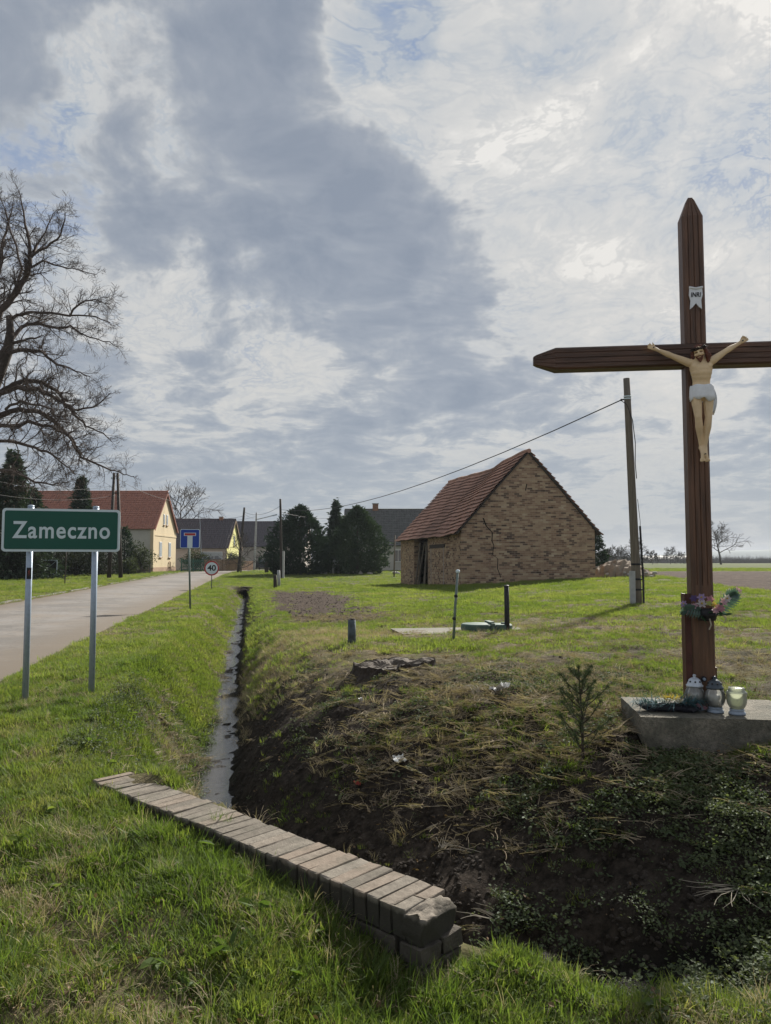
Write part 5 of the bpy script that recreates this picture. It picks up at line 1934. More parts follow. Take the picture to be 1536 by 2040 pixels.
# A-frame pole on the left
ba = G(217, 1147, 60); bb = G(241, 1146, 60); ta = P(231, 942, 60)
pa = empty('double_pole', ba.lerp(bb, .5), 0, label='dark A-frame utility pole behind the town sign', category='utility pole')
c0 = pa.location.copy()
for b_, dx in ((ba, -.14), (bb, .14)):
    mb = MB(); mb.tube([b_ - c0 - Vector((0, 0, .4)), ta - c0 + Vector((dx, 0, 0))], [.17, .10], 10); mb.build('leg', M['pole_dark'], pa, True)
mb = MB()
for zf in (.55, .8):
    w_ = .9 * (1 - zf) + .3
    mb.bx(-w_ / 2, w_ / 2, -.13, -.08, (ta.z - c0.z) * zf, (ta.z - c0.z) * zf + .1)
mb.build('crossbar', M['pole_dark'], pa)
for sx in (-.3, .3):
    mb = MB(); mb.lathe([(.03, 0), (.06, .04), (.05, .1), (.03, .16)], 8, (sx + (ta.x - c0.x), -.1, ta.z - c0.z - .5)); mb.build('insulator', M['sign_white'], pa)
pth, _, _ = pole('flag_post', 'thin dark metal post on the verge behind the town sign', (129, 1163), (132, 1098), 46, .035, .03, M['pole_dark'], cat='post')


def wire(label, a, b, sag, r=.012, n=14):
    a = Vector(a); b = Vector(b)
    pts = []
    for k in range(n + 1):
        t = k / n
        q = a.lerp(b, t); q.z -= sag * 4 * t * (1 - t)
        pts.append(q)
    mb = MB(); mb.tube(pts, r, 5)
    return mb.build('overhead_wire', M['wire'], None, True, label=label, category='wire', group='overhead wires')


wire('black cable running from the leaning pole over the barn roof to the far pole', WIRE0, t2 + Vector((0, 0, -.9)), 1.05, .016)
wire('thin wire between the dark pole by the conifers and the leaning pole by the fence', t2 + Vector((0, 0, -.6)), t3 + Vector((0, 0, -.5)), .5, .015)
wire('thin wire from the leaning pole by the fence to the street lamp', t3 + Vector((0, 0, -.7)), t4 + Vector((0, 0, -.8)), .15, .015)
wire('thin wire from the leaning pole by the fence to the yellow house', t3 + Vector((0, 0, -.9)), P(372, 1022, 86), .5, .015)
wire('thin wire from the street lamp back towards the dark roofed house', t4 + Vector((0, 0, -.5)), P(390, 1028, 103), .6, .015)
wire('thin wire from the A-frame pole past the yellow house', ta + Vector((0, 0, -.4)), P(345, 998, 82.5), .3, .015)
wire('upper wire from the A-frame pole out to the left edge', ta + Vector((0, 0, -1.0)), P(-60, 945, 45), .6, .013)
wire('lower wire from the A-frame pole out to the left edge', ta + Vector((0, 0, -1.8)), P(-60, 975, 45), .5, .013)
wire('faint wire from the far pole to the grey house behind the conifers', t2 + Vector((0, 0, -1.1)), P(705, 1022, 90), .6, .014)
mb = MB(); a_ = P(395, 952, 92); g_ = P(402, 1040, 92); mb.tube([(g_.x, g_.y, g_.z - 4), a_], [.03, .015], 5)
mast = mb.build('antenna_mast', M['galv'], None, label='thin leaning antenna mast behind the yellow house', category='antenna')

# ------------------------------------------------------------------ small things on the mound
s_b = G(785, 1327, 7.75)
stump = empty('tree_stump', (s_b.x, 8.1, gz(s_b.x, 8.1) - .07), R(20), label='wide rotten tree stump on the mound', category='tree stump')
na, nr = 96, 16
vs = []; fs = []
ang = np.linspace(0, 2 * np.pi, na, endpoint=False)
rad = .40 + .06 * np.sin(ang * 2 + .6) + .035 * np.sin(ang * 5 + 1) + .02 * np.sin(ang * 9) + .012 * np.sin(ang * 23) + rng.normal(0, .006, na)
ht = .135 + .015 * np.sin(ang + 2) + .012 * np.sin(ang * 7) + rng.normal(0, .008, na)
lv = [(-.12, 1.25), (-.02, 1.16), (.03, 1.06), (.07, 1.02), (.10, 1.0), (1.0, .99)]
for j, (z, k) in enumerate(lv):
    for i in range(na):
        zz_ = ht[i] if z == 1.0 else z
        vs.append((rad[i] * k * math.cos(ang[i]) * (1 + rng.normal(0, .008)), rad[i] * k * math.sin(ang[i]) * (1 + rng.normal(0, .008)), zz_))
for j in range(len(lv) - 1):
    for i in range(na):
        fs.append((j * na + i, j * na + (i + 1) % na, (j + 1) * na + (i + 1) % na, (j + 1) * na + i))
MB().add(vs, fs).build('bark', M['stump_bark'], stump)
vs = []; fs = []
for j in range(nr):
    t = 1 - j / (nr - 1)
    for i in range(na):
        r_ = rad[i] * .985 * t
        hol = -.10 * smooth(np.array((.72 - t) / .35)) * (1 if math.sin(ang[i] * 1 + 2.2) > -.4 else .35)
        nz_ = (fbm(np.array([r_ * math.cos(ang[i]) * 14 + 9]), np.array([r_ * math.sin(ang[i]) * 14 + 9]), 6)[0] - .5) * .06 * (t < .97)
        vs.append((r_ * math.cos(ang[i]), r_ * math.sin(ang[i]), ht[i] * t + .135 * (1 - t) - .004 + float(hol) + nz_))
for j in range(nr - 1):
    for i in range(na):
        fs.append((j * na + i, j * na + (i + 1) % na, (j + 1) * na + (i + 1) % na, (j + 1) * na + i))
MB().add(vs, fs).build('cut_top', M['stump_top'], stump)
KEEP_OUT.append((stump.location.x, stump.location.y, .40))


def stick(name, label, base, D, top, r0, r1, mat, cat='post', n=10, cap=None):
    b = G(*base, D); t = P(*top, D)
    root = empty(name, b, 0, label=label, category=cat)
    mb = MB(); q = t - b
    mb.tube([Vector((0, 0, -.2)), q * .5, q], [r0, (r0 + r1) / 2, r1], n); mb.build('shaft', mat, root, n > 8)
    return root, q


r_, q_ = stick('short_stake', 'short blue grey wooden stake behind the stump', (701, 1273), 10.9, (701, 1235), .062, .058, M['stake_blue'])
mb = MB(); mb.sphere(q_, (.055, .055, .02), 10, 6); mb.v = [tuple(np.array(v) + rng.normal(0, .005, 3)) for v in mb.v]; mb.build('frayed_top', M['stump_bark'], r_)
r_, q_ = stick('steel_rod', 'thin grey steel rod leaning between the stump and the tank cover', (902, 1273), 11.2, (912, 1137), .020, .018, M['post_green'])
mb = MB(); mb.sphere(q_ + Vector((.0, 0, -.01)), (.034, .03, .03), 8, 6); mb.build('clip', M['sign_white'], r_)
for zf in (.3, .62):
    mb = MB(); mb.lathe([(.024, 0), (.028, .01), (.028, .03), (.024, .04)], 10, tuple(q_ * zf)); mb.build('collar', M['dark_iron'], r_)
r_, q_ = stick('black_stake', 'thick black post beside the green tank cover', (1010.5, 1256), 13.2, (1009, 1169), .045, .043, M['black_post'])
mb = MB(); mb.lathe([(.046, 0), (.046, .02), (.03, .03), (.004, .032)], 10, tuple(q_)); mb.build('cap', M['black_post'], r_)
stick('dark_stump_post', 'stubby dark brown post at the far end of the ditch', (548.5, 1171), 43.5, (548, 1146), .11, .10, M['pole_dark'])
stick('concrete_post', 'pale concrete post beside the stubby brown post', (556, 1164), 47, (555, 1136), .10, .09, M['concrete_grey'])
stick('gate_post', 'dark square gate post on the road bend', (531, 1142), 78, (531, 1117), .2, .19, M['pole_dark'], n=4)

# tank cover: green riveted lid on a concrete pad
cvp = G(965, 1257, 13.3)
cv = empty('tank_cover', cvp, R(6), label='green double tank cover lying on the concrete pad', category='tank cover')
mb = MB(); mb.bx(-1.5, .75, -.55, .6, -.14, .025)
mb.v = [(x + rng.normal(0, .04), y + rng.normal(0, .04), z) for x, y, z in mb.v]
mb.build('concrete_pad', M['concrete'], None, label='flat concrete pad under the green tank cover', category='slab').matrix_world = Matrix.Translation(cvp) @ Matrix.Rotation(R(6), 4, 'Z')
KEEP_OUT += [(cvp.x - .9, cvp.y, .55), (cvp.x - .2, cvp.y, .6), (cvp.x + .35, cvp.y, .4), (cvp.x - 1.35, cvp.y, .3)]
mb = MB(); mb.lathe([(.30, .0), (.31, .05), (.31, .11), (.29, .13), (.12, .145), (0.004, .147)], 26, (-.10, 0, .01)); mb.build('lid', M['teal_paint'], cv, False)
mb = MB(); mb.lathe([(.22, .0), (.23, .045), (.23, .10), (.21, .12), (.004, .13)], 22, (.27, .04, .01)); mb.build('lid', M['teal_paint'], cv, False)
mb = MB(); mb.bx(.05, .13, -.20, .18, .14, .18); mb.bx(.06, .12, -.30, -.26, .03, .16); mb.build('hasp', M['teal_paint'], cv)
mb = MB(); mb.bx(.30, .36, -.05, .02, .13, .16); mb.build('handle', M['teal_paint'], cv)

# crumpled litter
def crumple(name, label, px, py, D, s, mat, flat=.4, up=0.0):
    b = G(px, py, D)
    n = 7
    mb = MB()
    for i in range(n):
        for j in range(n):
            u = (i / (n - 1) - .5) * 2; v = (j / (n - 1) - .5) * 2
            mb.v.append((u * s + rng.normal(0, s * .12), v * s * .7 + rng.normal(0, s * .12), abs(rng.normal(s * flat * .6, s * flat * .5)) + up * s * (1 + u) * .8 + .015))
    for i in range(n - 1):
        for j in range(n - 1):
            a = i * n + j; mb.f.append((a, a + n, a + n + 1, a + 1))
    o = mb.build(name, mat, None, label=label, category='litter', group='litter on the mound')
    o.location = b
    o.rotation_euler = (0, 0, rng.uniform(0, 6))
    return o


crumple('crumpled_paper', 'pinkish white crumpled paper upright in the grass on the mound', 1000, 1386, 6.55, .06, M['paper'], .7, .6)
crumple('crumpled_paper', 'flat greyish paper scrap next to the upright crumpled paper', 985, 1384, 6.6, .05, M['rock'], .4)
crumple('plastic_wrapper', 'white plastic wrapper on the mound below the stump', 795, 1440, 5.8, .055, M['paper'], .25, .15)
crumple('white_scrap', 'tiny white scrap just below the stump', 719, 1354, 7.0, .022, M['paper'], .8, .8)
crumple('red_scrap', 'small red scrap on the slope beside the wrapper', 712, 1441, 5.75, .024, M['red_litter'], .8, .3)

# pine sapling -----------------------------------------------------------
sb = G(1160, 1461, 5.02)
sap = empty('pine_sapling', sb, R(15), label='small pine sapling growing left of the concrete slab', category='sapling')
mb = MB(); nd = MB()
H_ = .60


def needles(p, d, n, L_, spread=.9):
    for k in range(n):
        v = (Vector(d) * .6 + Vector(rng.normal(0, spread * .5, 3))).normalized()
        s_ = v.orthogonal().normalized() * .0020
        q = Vector(p) + Vector(rng.normal(0, .005, 3))
        e = q + v * L_ * rng.uniform(.6, 1.1)
        nd.add([q - s_, q + s_, e], [(0, 1, 2)])


mb.tube([(0, 0, -.05), (.003, 0, .2), (-.006, .004, .4), (-.02, 0, H_)], [.010, .008, .006, .003], 6)
for lvl, (z, nb, L_) in enumerate(((.07, 3, .20), (.15, 4, .24), (.24, 5, .25), (.34, 5, .20), (.43, 4, .16), (.51, 4, .11))):
    for k in range(nb):
        a = 2 * math.pi * (k + rng.uniform(-.25, .25)) / nb + lvl
        d = Vector((math.cos(a), math.sin(a), .55 + rng.normal(0, .12))).normalized()
        p0 = Vector((-.01 * z, 0, z)); pts = [p0]
        LL = L_ * rng.uniform(.75, 1.15)
        for s_ in range(1, 6):
            dd = (d + Vector((0, 0, .13 * s_)) + Vector(rng.normal(0, .06, 3))).normalized()
            pts.append(pts[-1] + dd * LL / 5)
        mb.tube(pts, [.0045, .004, .0035, .003, .0025, .002], 5)
        for s_ in range(3, 6):
            needles(pts[s_], pts[s_] - pts[s_ - 1], (8, 22, 46)[s_ - 3], .046, .9)
            needles(pts[s_].lerp(pts[s_ - 1], .5), pts[s_] - pts[s_ - 1], 7, .04)
        if rng.random() < .75:
            sdv = (d.cross(Vector((0, 0, 1))) * (1 if rng.random() < .5 else -1) + d * .8 + Vector((0, 0, .4))).normalized()
            q = pts[2] + sdv * LL * .35
            mb.tube([pts[2], q], [.003, .002], 4); needles(q, sdv, 34, .044); needles(pts[2].lerp(q, .55), sdv, 14, .04)
needles((-.02, 0, H_), (0, 0, 1), 60, .045, .6); needles((-.018, 0, H_ - .05), (0, 0, 1), 40, .04)
mb.build('stem', M['bark'], sap); nd.build('needles', M['pine_needle'], sap, fix=False)

# dead branches and grass bundles that stand out on the slope
def dead_branch(label, px, py, D, L_, n, rz, fan=.9, r=.0035, lift=.25):
    b = G(px, py, D)
    root = empty('dead_stalks', b, rz, label=label, category='dead stalks', group='dead stalks on the slope')
    for k in range(n):
        a = rng.normal(0, fan * .5); ll = L_ * rng.uniform(.5, 1.1)
        pts = [Vector((rng.normal(0, .02), rng.normal(0, .02), .01))]
        for s_ in range(5):
            a += rng.normal(0, .16)
            pts.append(pts[-1] + Vector((math.cos(a), math.sin(a), lift * (1 - s_ * .35) + rng.normal(0, .06))) * ll / 5)
        mb = MB(); mb.tube(pts, [r, r * .9, r * .8, r * .7, r * .6, r * .4], 4); mb.build('stalk', M['straw_dead'], root)
    return root


dead_branch('pale forked dead branch on the dark slope', 1105, 1570, 4.55, .22, 7, R(95), 1.5)
dead_branch('bundle of flattened dead stalks on the slope near the right edge', 1475, 1765, 3.85, .30, 14, R(205), .9, .0018, .10)
dead_branch('long dead stalks lying across the shaded slope bottom', 1290, 1900, 3.3, .42, 10, R(188), .45, .0028, .15)
dead_branch('curled pale stalks halfway down the dark slope', 985, 1690, 4.2, .20, 8, R(140), 1.6, .0026)
dead_branch('tangle of bleached stalks below the wrapper', 880, 1590, 4.9, .28, 16, R(40), 1.8, .0028)
dead_branch('tuft of upright dry spears left of the crumpled paper', 952, 1390, 6.6, .13, 12, R(90), 2.4, .003, 1.3)

# culvert pipe at the far end of the ditch
cu = Vector((-8.42, 45.35, -.44))
cr = empty('culvert_pipe', (cu.x, cu.y, cu.z), math.atan2(DITCH[0][1] - DITCH[1][1], DITCH[0][0] - DITCH[1][0]) - R(90), label='concrete culvert pipe mouth at the far end of the ditch', category='culvert')
mb = MB(); n = 24
for (r_, y0) in ((.36, .05), (.36, 1.5), (.30, 1.5), (.30, .05)):
    for k in range(n):
        a = 2 * math.pi * k / n; mb.v.append((r_ * math.cos(a), y0, r_ * math.sin(a)))
for j in range(4):
    for k in range(n):
        mb.f.append((j * n + k, j * n + (k + 1) % n, ((j + 1) % 4) * n + (k + 1) % n, ((j + 1) % 4) * n + k))
mb.build('pipe', M['stump_bark'], cr)
mb = MB(); mb.prism([(.298 * math.cos(2 * math.pi * k / 20), .298 * math.sin(2 * math.pi * k / 20)) for k in range(20)], 'y', .5, .52); mb.build('dark_end', M['void'], cr)

# ------------------------------------------------------------------ fences, banner, gate


def fence(name, label, a, b, h, mat, pitch=.14, w=.10, lattice=False):
    a = Vector(a); b = Vector(b)
    L_ = math.hypot(b.x - a.x, b.y - a.y); yaw = math.atan2(b.y - a.y, b.x - a.x)
    root = empty(name, a, yaw, label=label, category='fence')
    dz = (b.z - a.z) / L_
    n = int(L_ / 2.4) + 1
    for k in range(n + 1):
        x = L_ * k / n
        mb = MB(); mb.bx(x - .05, x + .05, .03, .13, dz * x - .2, dz * x + h); mb.build('post', mat, root)
    for z in (.25, h - .3):
        mb = MB(); mb.box((L_ / 2, .02, z + dz * L_ / 2), (L_, .03, .09), (0, -math.atan(dz), 0)); mb.build('rail', mat, root)
    mb = MB(); x = 0
    if lattice:
        while x < L_:
            mb.box((x, -.02, h / 2 + dz * x), (.05, .02, h * 1.1), (0, R(32), 0)); mb.box((x, -.045, h / 2 + dz * x), (.05, .02, h * 1.1), (0, R(-32), 0)); x += .26
    else:
        while x < L_:
            mb.box((x, -.02, h / 2 + dz * x + rng.normal(0, .012)), (w, .022, h)); x += pitch
    mb.build('pickets', mat, root, kind='stuff')
    return root


fence('lattice_fence', 'green lattice fence between the yellow house and the brown boards', G(362, 1139, 86), G(408, 1139, 88), 1.55, M['board_green'], lattice=True)
fence('board_fence', 'brown vertical board fence along the bend of the road', G(408, 1139, 88), G(476, 1138, 92), 1.45, M['board_brown'])
fence('board_fence', 'low reddish brown fence right of the leaning pole', G(478, 1137, 96), G(504, 1136, 99), 1.25, M['plinth'])
fence('metal_fence', 'dark metal picket fence near the parked car', G(507, 1137, 101), G(528, 1137, 104), 2.0, M['dark_iron'], .22, .05)
fence('garden_fence', 'dark garden fence below the yellow house left of its gable', G(196, 1145, 71), G(300, 1143, 78), 1.3, M['pole_dark'], .16, .09)
# low white wall beside the car
p = G(541, 1137, 104)
mb = MB(); mb.bx(-.9, .9, -.12, .12, -.3, 1.7); o = mb.build('garden_wall', M['plaster_grey'], None, label='short pale wall by the parked car', category='wall'); o.location = p
mb = MB(); mb.bx(-.96, .96, -.17, .17, 1.703, 1.80); mb.build('coping', M['concrete_grey'], o)
# parked car
cp = P(525, 1136, 103); cp = Vector((cp.x, 103, float(plateau(cp.x, 103))))
car = empty('parked_car', cp, R(8), label='small dark car parked by the metal fence', category='car')
bm = bmesh.new()
sec = [(-1.95, .35, .62, .80), (-1.9, .32, .85, .86), (-1.2, .30, .95, .88), (-.7, .30, 1.40, .72), (.55, .30, 1.45, .72), (1.5, .30, 1.0, .86), (2.0, .32, .88, .84), (2.1, .36, .6, .78)]
mb = MB()
for (x, z0, z1, w) in sec:
    mb.v += [(x, -w, z0), (x, -w, min(z1, .9)), (x, -w * .86, z1), (x, w * .86, z1), (x, w, min(z1, .9)), (x, w, z0)]
for i in range(len(sec) - 1):
    for k in range(6):
        mb.f.append((i * 6 + k, i * 6 + (k + 1) % 6, (i + 1) * 6 + (k + 1) % 6, (i + 1) * 6 + k))
mb.f += [tuple(range(6)), tuple(range(42, 48))]
bm.free()
mb.build('body', M['car_paint'], car, False)
for x in (-1.25, 1.3):
    for y in (-.78, .78):
        mb = MB(); mb.tube([(x, y - .1, .31), (x, y + .1, .31)], .31, 14); wh = mb.build('wheel', M['rubber'], car)
        mb = MB(); mb.tube([(x, y - .105, .31), (x, y + .105, .31)], .18, 10); mb.build('rim', M['galv'], wh)
for (x0, x1) in ((-.62, -.05), (.0, .55)):
    mb = MB(); mb.box(((x0 + x1) / 2, -.775, 1.14), (x1 - x0, .02, .36), (R(-10), 0, 0)); mb.build('side_window', M['glass_dark'], car)
for y in (-.6, .6):
    mb = MB(); mb.bx(2.05, 2.12, y - .15, y + .15, .62, .74); mb.build('headlight', M['window_white'], car)

# banner with a grey city picture
ba_ = P(399, 1099, 93); bb_ = P(443, 1117, 93)
bn = empty('banner_board', ((ba_.x + bb_.x) / 2, 93, gz((ba_.x + bb_.x) / 2, 93)), 0, label='pale banner with a grey city skyline picture behind the fence', category='banner')
w_ = bb_.x - ba_.x; zt, zb_ = ba_.z - bn.location.z, bb_.z - bn.location.z
mb = MB(); mb.bx(-w_ / 2, w_ / 2, -.03, .03, zb_, zt); mb.build('panel', M['white_paint'], bn)
M['print_grey'] = mat_simple('print_grey', (.20, .22, .25), .6, .2, 3, 0); M['print_sky'] = mat_simple('print_sky', (.42, .46, .50), .6, .1, 1, 0)
mb = MB(); mb.bx(-w_ / 2 + .06, w_ / 2 - .06, -.034, -.031, zb_ + .06, zt - .06); mb.build('printed_sky', M['print_sky'], bn)
mb = MB(); x = -w_ / 2 + .1
while x < w_ / 2 - .25:
    ww = rng.uniform(.08, .22); mb.bx(x, x + ww, -.038, -.0355, zb_ + .07, zb_ + .15 + rng.uniform(.05, .45)); x += ww + .01
mb.prism([(-.75, zb_ + .1), (-.55, zb_ + .1), (-.65, zb_ + .95)], 'y', -.042, -.040)
mb.build('printed_skyline', M['print_grey'], bn)
for sx in (-1, 1):
    mb = MB(); mb.bx(sx * w_ / 2 - .05, sx * w_ / 2 + .05, .035, .12, -.2, zt); mb.build('post', M['pole_dark'], bn)

# metal gate with crossing bars far left
ga = G(74, 1150, 58); gb = G(116, 1149, 58.3)
gw = gb.x - ga.x
gt = empty('metal_gate', ga, 0, label='metal yard gate with crossing bars left of the sign post', category='gate')
gh = 1.35
for (a, b, r_) in (((0, 0, .05), (0, 0, gh), .03), ((gw, 0, .05), (gw, 0, gh), .03), ((0, 0, gh), (gw, 0, gh), .03), ((0, 0, .1), (gw, 0, .1), .03), ((0, 0, .1), (gw, 0, gh), .018), ((gw, 0, .1), (0, 0, gh), .018)):
    mb = MB(); mb.tube([a, b], r_, 6); mb.build('bar', M['galv'], gt)
mb = MB(); mb.bx(.03, gw - .03, .02, .03, .12, gh - .03); mb.build('mesh_panel', M['dark_iron'], gt)
mb = MB(); mb.bx(gw / 2 - .08, gw / 2 + .08, -.03, -.012, gh / 2 - .06, gh / 2 + .1); mb.build('plate', M['window_white'], gt)

# things under the conifers
p = G(669, 1141, 73)
st = empty('garden_stool', p, R(20), label='white garden stool with a pale bundle under the conifers', category='stool')
for x in (-.3, .3):
    for y in (-.2, .2):
        mb = MB(); mb.tube([(x, y, 0), (x * .8, y * .8, .85)], .03, 5); mb.build('leg', M['window_white'], st)
mb = MB(); mb.bx(-.3, .3, -.22, .22, .85, .9); mb.build('seat', M['window_white'], st)
mb = MB(); mb.sphere((-.05, 0, 1.15), (.28, .22, .26), 10, 7); mb.v = [tuple(np.array(v) + rng.normal(0, .02, 3)) for v in mb.v]; mb.build('bundle', M['white_paint'], st)
for k, (px_, s_, lab) in enumerate(((638, .32, 'pale boulder at the foot of the left conifer'), (648, .2, 'small pale stone left of the garden stool'), (693, .3, 'low pale stone right of the garden stool'), (713, .45, 'largest pale stone under the right conifer'), (737, .3, 'flat stone at the edge of the right conifer'), (790, .4, 'pale rubble stone by the barn corner'))):
    b = G(px_, 1142, 72.5)
    mb = MB(); mb.sphere((0, 0, s_ * .2), (s_, s_ * .7, s_ * .5), 9, 6); mb.v = [tuple(np.array(v) * (1 + rng.normal(0, .12))) for v in mb.v]
    o = mb.build('stone', M['rock'], None, label=lab, category='stone', group='stones under the conifers'); o.location = b
r_, q_ = stick('leaning_pole', 'weathered post against the grey house beside the barn', (785, 1140), 66, (787, 1066), .07, .06, M['pole_wood'])

# ------------------------------------------------------------------ trees


def branch(mb, pts, r0, r1, n):
    k = len(pts)
    mb.tube(pts, [r0 + (r1 - r0) * (i / (k - 1)) for i in range(k)], n, cap=False)


def grow(mb, p, d, L_, r, lvl, maxl, curl, kids, rr, up=.06, rmin=.004):
    n = 4 if lvl < maxl else 3
    pts = [Vector(p)]
    dd = Vector(d).normalized()
    for i in range(n):
        dd = (dd + Vector(rr.normal(0, curl, 3)) + Vector((0, 0, up))).normalized()
        pts.append(pts[-1] + dd * (L_ / n))
    branch(mb, pts, max(r, rmin), max(r * .45, rmin), 5 if lvl <= 1 else (4 if r > .02 else 3))
    if lvl >= maxl:
        return
    for k in range(kids[lvl] if lvl < len(kids) else 3):
        t = rr.uniform(.22, 1.0)
        i = min(n - 1, int(t * n)); q = pts[i].lerp(pts[i + 1], t * n - i)
        ax_ = (pts[i + 1] - pts[i]).normalized()
        sd = ax_.orthogonal().normalized()
        sd.rotate(Matrix.Rotation(rr.uniform(0, 6.28), 3, ax_))
        nd_ = (ax_ * rr.uniform(.5, .9) + sd * rr.uniform(.5, .95)).normalized()
        grow(mb, q, nd_, L_ * rr.uniform(.42, .68), r * .5 * (1 - .3 * t), lvl + 1, maxl, curl, kids, rr, up, rmin)


def big_tree():
    D = 40.0
    root_p = P(-110, 1150, D); base = Vector((root_p.x, D, gz(root_p.x, D)))
    root = empty('bare_lime_tree', base, 0, label='large leafless tree with drooping limbs at the left edge', category='tree')
    rr = np.random.default_rng(11)

    def Z(zx, zy, dy=0.0):
        return P(zx / 2.915, 300 + zy / 2.915, D + dy) - base
    tk = MB()
    trunk = [Vector((0, 0, -.5)), Vector((.1, 0, 3)), Z(-190, 1900), Z(-110, 1560), Z(-50, 1370), Z(12, 1230), Z(48, 1155), Z(60, 1050), Z(55, 960)]
    tk.tube(trunk, [.62, .56, .50, .46, .42, .34, .27, .20, .17], 12)
    tk.build('trunk', M['bark'], root, True)
    limbs = [
        ([(-50, 1370, 0), (-40, 1200, 1), (-35, 1000, 2), (-20, 760, 2), (5, 560, 2), (50, 430, 3), (75, 300, 3)], .26),
        ([(-60, 1120, -1), (0, 930, -1), (70, 850, -1), (140, 760, -1), (175, 680, -1.5), (178, 610, -1.5), (160, 480, -2), (135, 350, -2), (110, 230, -2.5)], .26),
        ([(172, 620, -1.5), (230, 585, -2), (330, 520, -2), (375, 440, -2.5), (380, 360, -3)], .10),
        ([(178, 640, -1.5), (225, 540, 0), (280, 440, .5), (310, 360, .5)], .08),
        ([(180, 680, -1.5), (250, 640, -1), (330, 670, -.5), (420, 690, 0), (560, 720, 0)], .08),
        ([(70, 840, -1), (130, 690, 0), (65, 480, 1), (30, 330, 1), (-10, 250, 1)], .10),
        ([(60, 980, 0), (120, 950, 0), (230, 940, -1), (400, 955, -2), (470, 880, -2.5), (550, 868, -3), (620, 890, -3)], .12),
        ([(400, 955, -2), (560, 965, -2), (640, 1000, -2.5)], .06),
        ([(50, 1110, 0), (130, 1020, 1), (230, 1005, 1.5), (330, 1030, 2), (410, 1020, 2), (480, 1070, 2.5), (600, 1110, 3), (690, 1140, 3)], .14),
        ([(70, 1115, 0), (140, 1105, -.5), (200, 1085, -1), (262, 1070, -1)], .12),
        ([(40, 1175, 0), (150, 1155, -1), (250, 1170, -1.5), (330, 1240, -2), (440, 1280, -2.5), (522, 1312, -3)], .15),
        ([(-110, 1540, 0), (0, 1410, 0), (80, 1355, 0), (150, 1330, .5), (250, 1350, 1), (330, 1400, 1), (380, 1470, 1.5), (440, 1540, 1.5), (500, 1600, 2), (600, 1640, 2), (650, 1690, 2.5)], .20),
        ([(-70, 1440, 0), (100, 1385, -1), (230, 1390, -2), (300, 1425, -2), (380, 1470, -2.5), (450, 1510, -3), (560, 1480, -3.5), (640, 1410, -4)], .18),
        ([(-120, 1580, 0), (60, 1510, 1), (200, 1510, 1.5), (280, 1540, 2), (350, 1610, 2), (410, 1660, 2.5), (440, 1720, 2.5), (470, 1780, 3), (540, 1810, 3), (640, 1850, 3.5), (720, 1880, 4), (780, 1892, 4)], .20),
        ([(-100, 1640, 0), (0, 1600, -1), (170, 1575, -2), (300, 1605, -2), (400, 1650, -3), (425, 1700, -3), (470, 1760, -3)], .16),
        ([(-130, 1700, 0), (60, 1680, -2), (200, 1730, -3), (300, 1760, -3), (380, 1830, -4), (440, 1880, -4)], .12),
        ([(-150, 1830, 0), (100, 1870, -2), (200, 1920, -3), (300, 1940, -3), (400, 1925, -4)], .10),
        ([(-130, 1500, 0), (-80, 1250, -3), (-60, 1000, -4), (0, 700, -4), (30, 520, -5)], .2),
        ([(150, 1400, 0), (165, 1490, 0), (230, 1600, .5), (270, 1700, 1), (300, 1770, 1)], .06),
        ([(30, 1500, -2), (130, 1450, -3), (300, 1500, -4), (330, 1560, -4), (420, 1590, -4)], .09),
    ]
    for li, (pl_, r0) in enumerate(limbs):
        pts = [Z(*q) for q in pl_]
        # refine with a little wander
        fine = []
        for i in range(len(pts) - 1):
            for k in range(3):
                q = pts[i].lerp(pts[i + 1], k / 3) + Vector(rr.normal(0, .035, 3)); fine.append(q)
        fine.append(pts[-1])
        mb = MB()
        branch(mb, fine, r0 * .82, .018, 8)
        n = len(fine)
        Ltot = sum((fine[i + 1] - fine[i]).length for i in range(n - 1))
        cnt = int(Ltot * 4.4)
        for k in range(cnt):
            t = (k + rr.random()) / cnt
            if t < .10:
                continue
            i = min(n - 2, int(t * (n - 1)))
            q = fine[i].lerp(fine[i + 1], t * (n - 1) - i)
            ax_ = (fine[i + 1] - fine[i]).normalized()
            sd = ax_.orthogonal().normalized(); sd.rotate(Matrix.Rotation(rr.uniform(0, 6.28), 3, ax_))
            sd.y *= .7
            nd_ = (ax_ * rr.uniform(.4, .9) + sd * .8 + Vector((0, 0, .10))).normalized()
            ll = rr.uniform(.5, 1.55) * (1.1 - .45 * t)
            rad_ = (r0 + (.022 - r0) * t) * .33
            grow(mb, q, nd_, ll, min(.05, max(.011, rad_)), 1, 3, .17, [0, 6, 5], rr, .035, .0050)
        mb.build('limb', M['twig_bark'], root, fix=False)
    return root


big_tree()


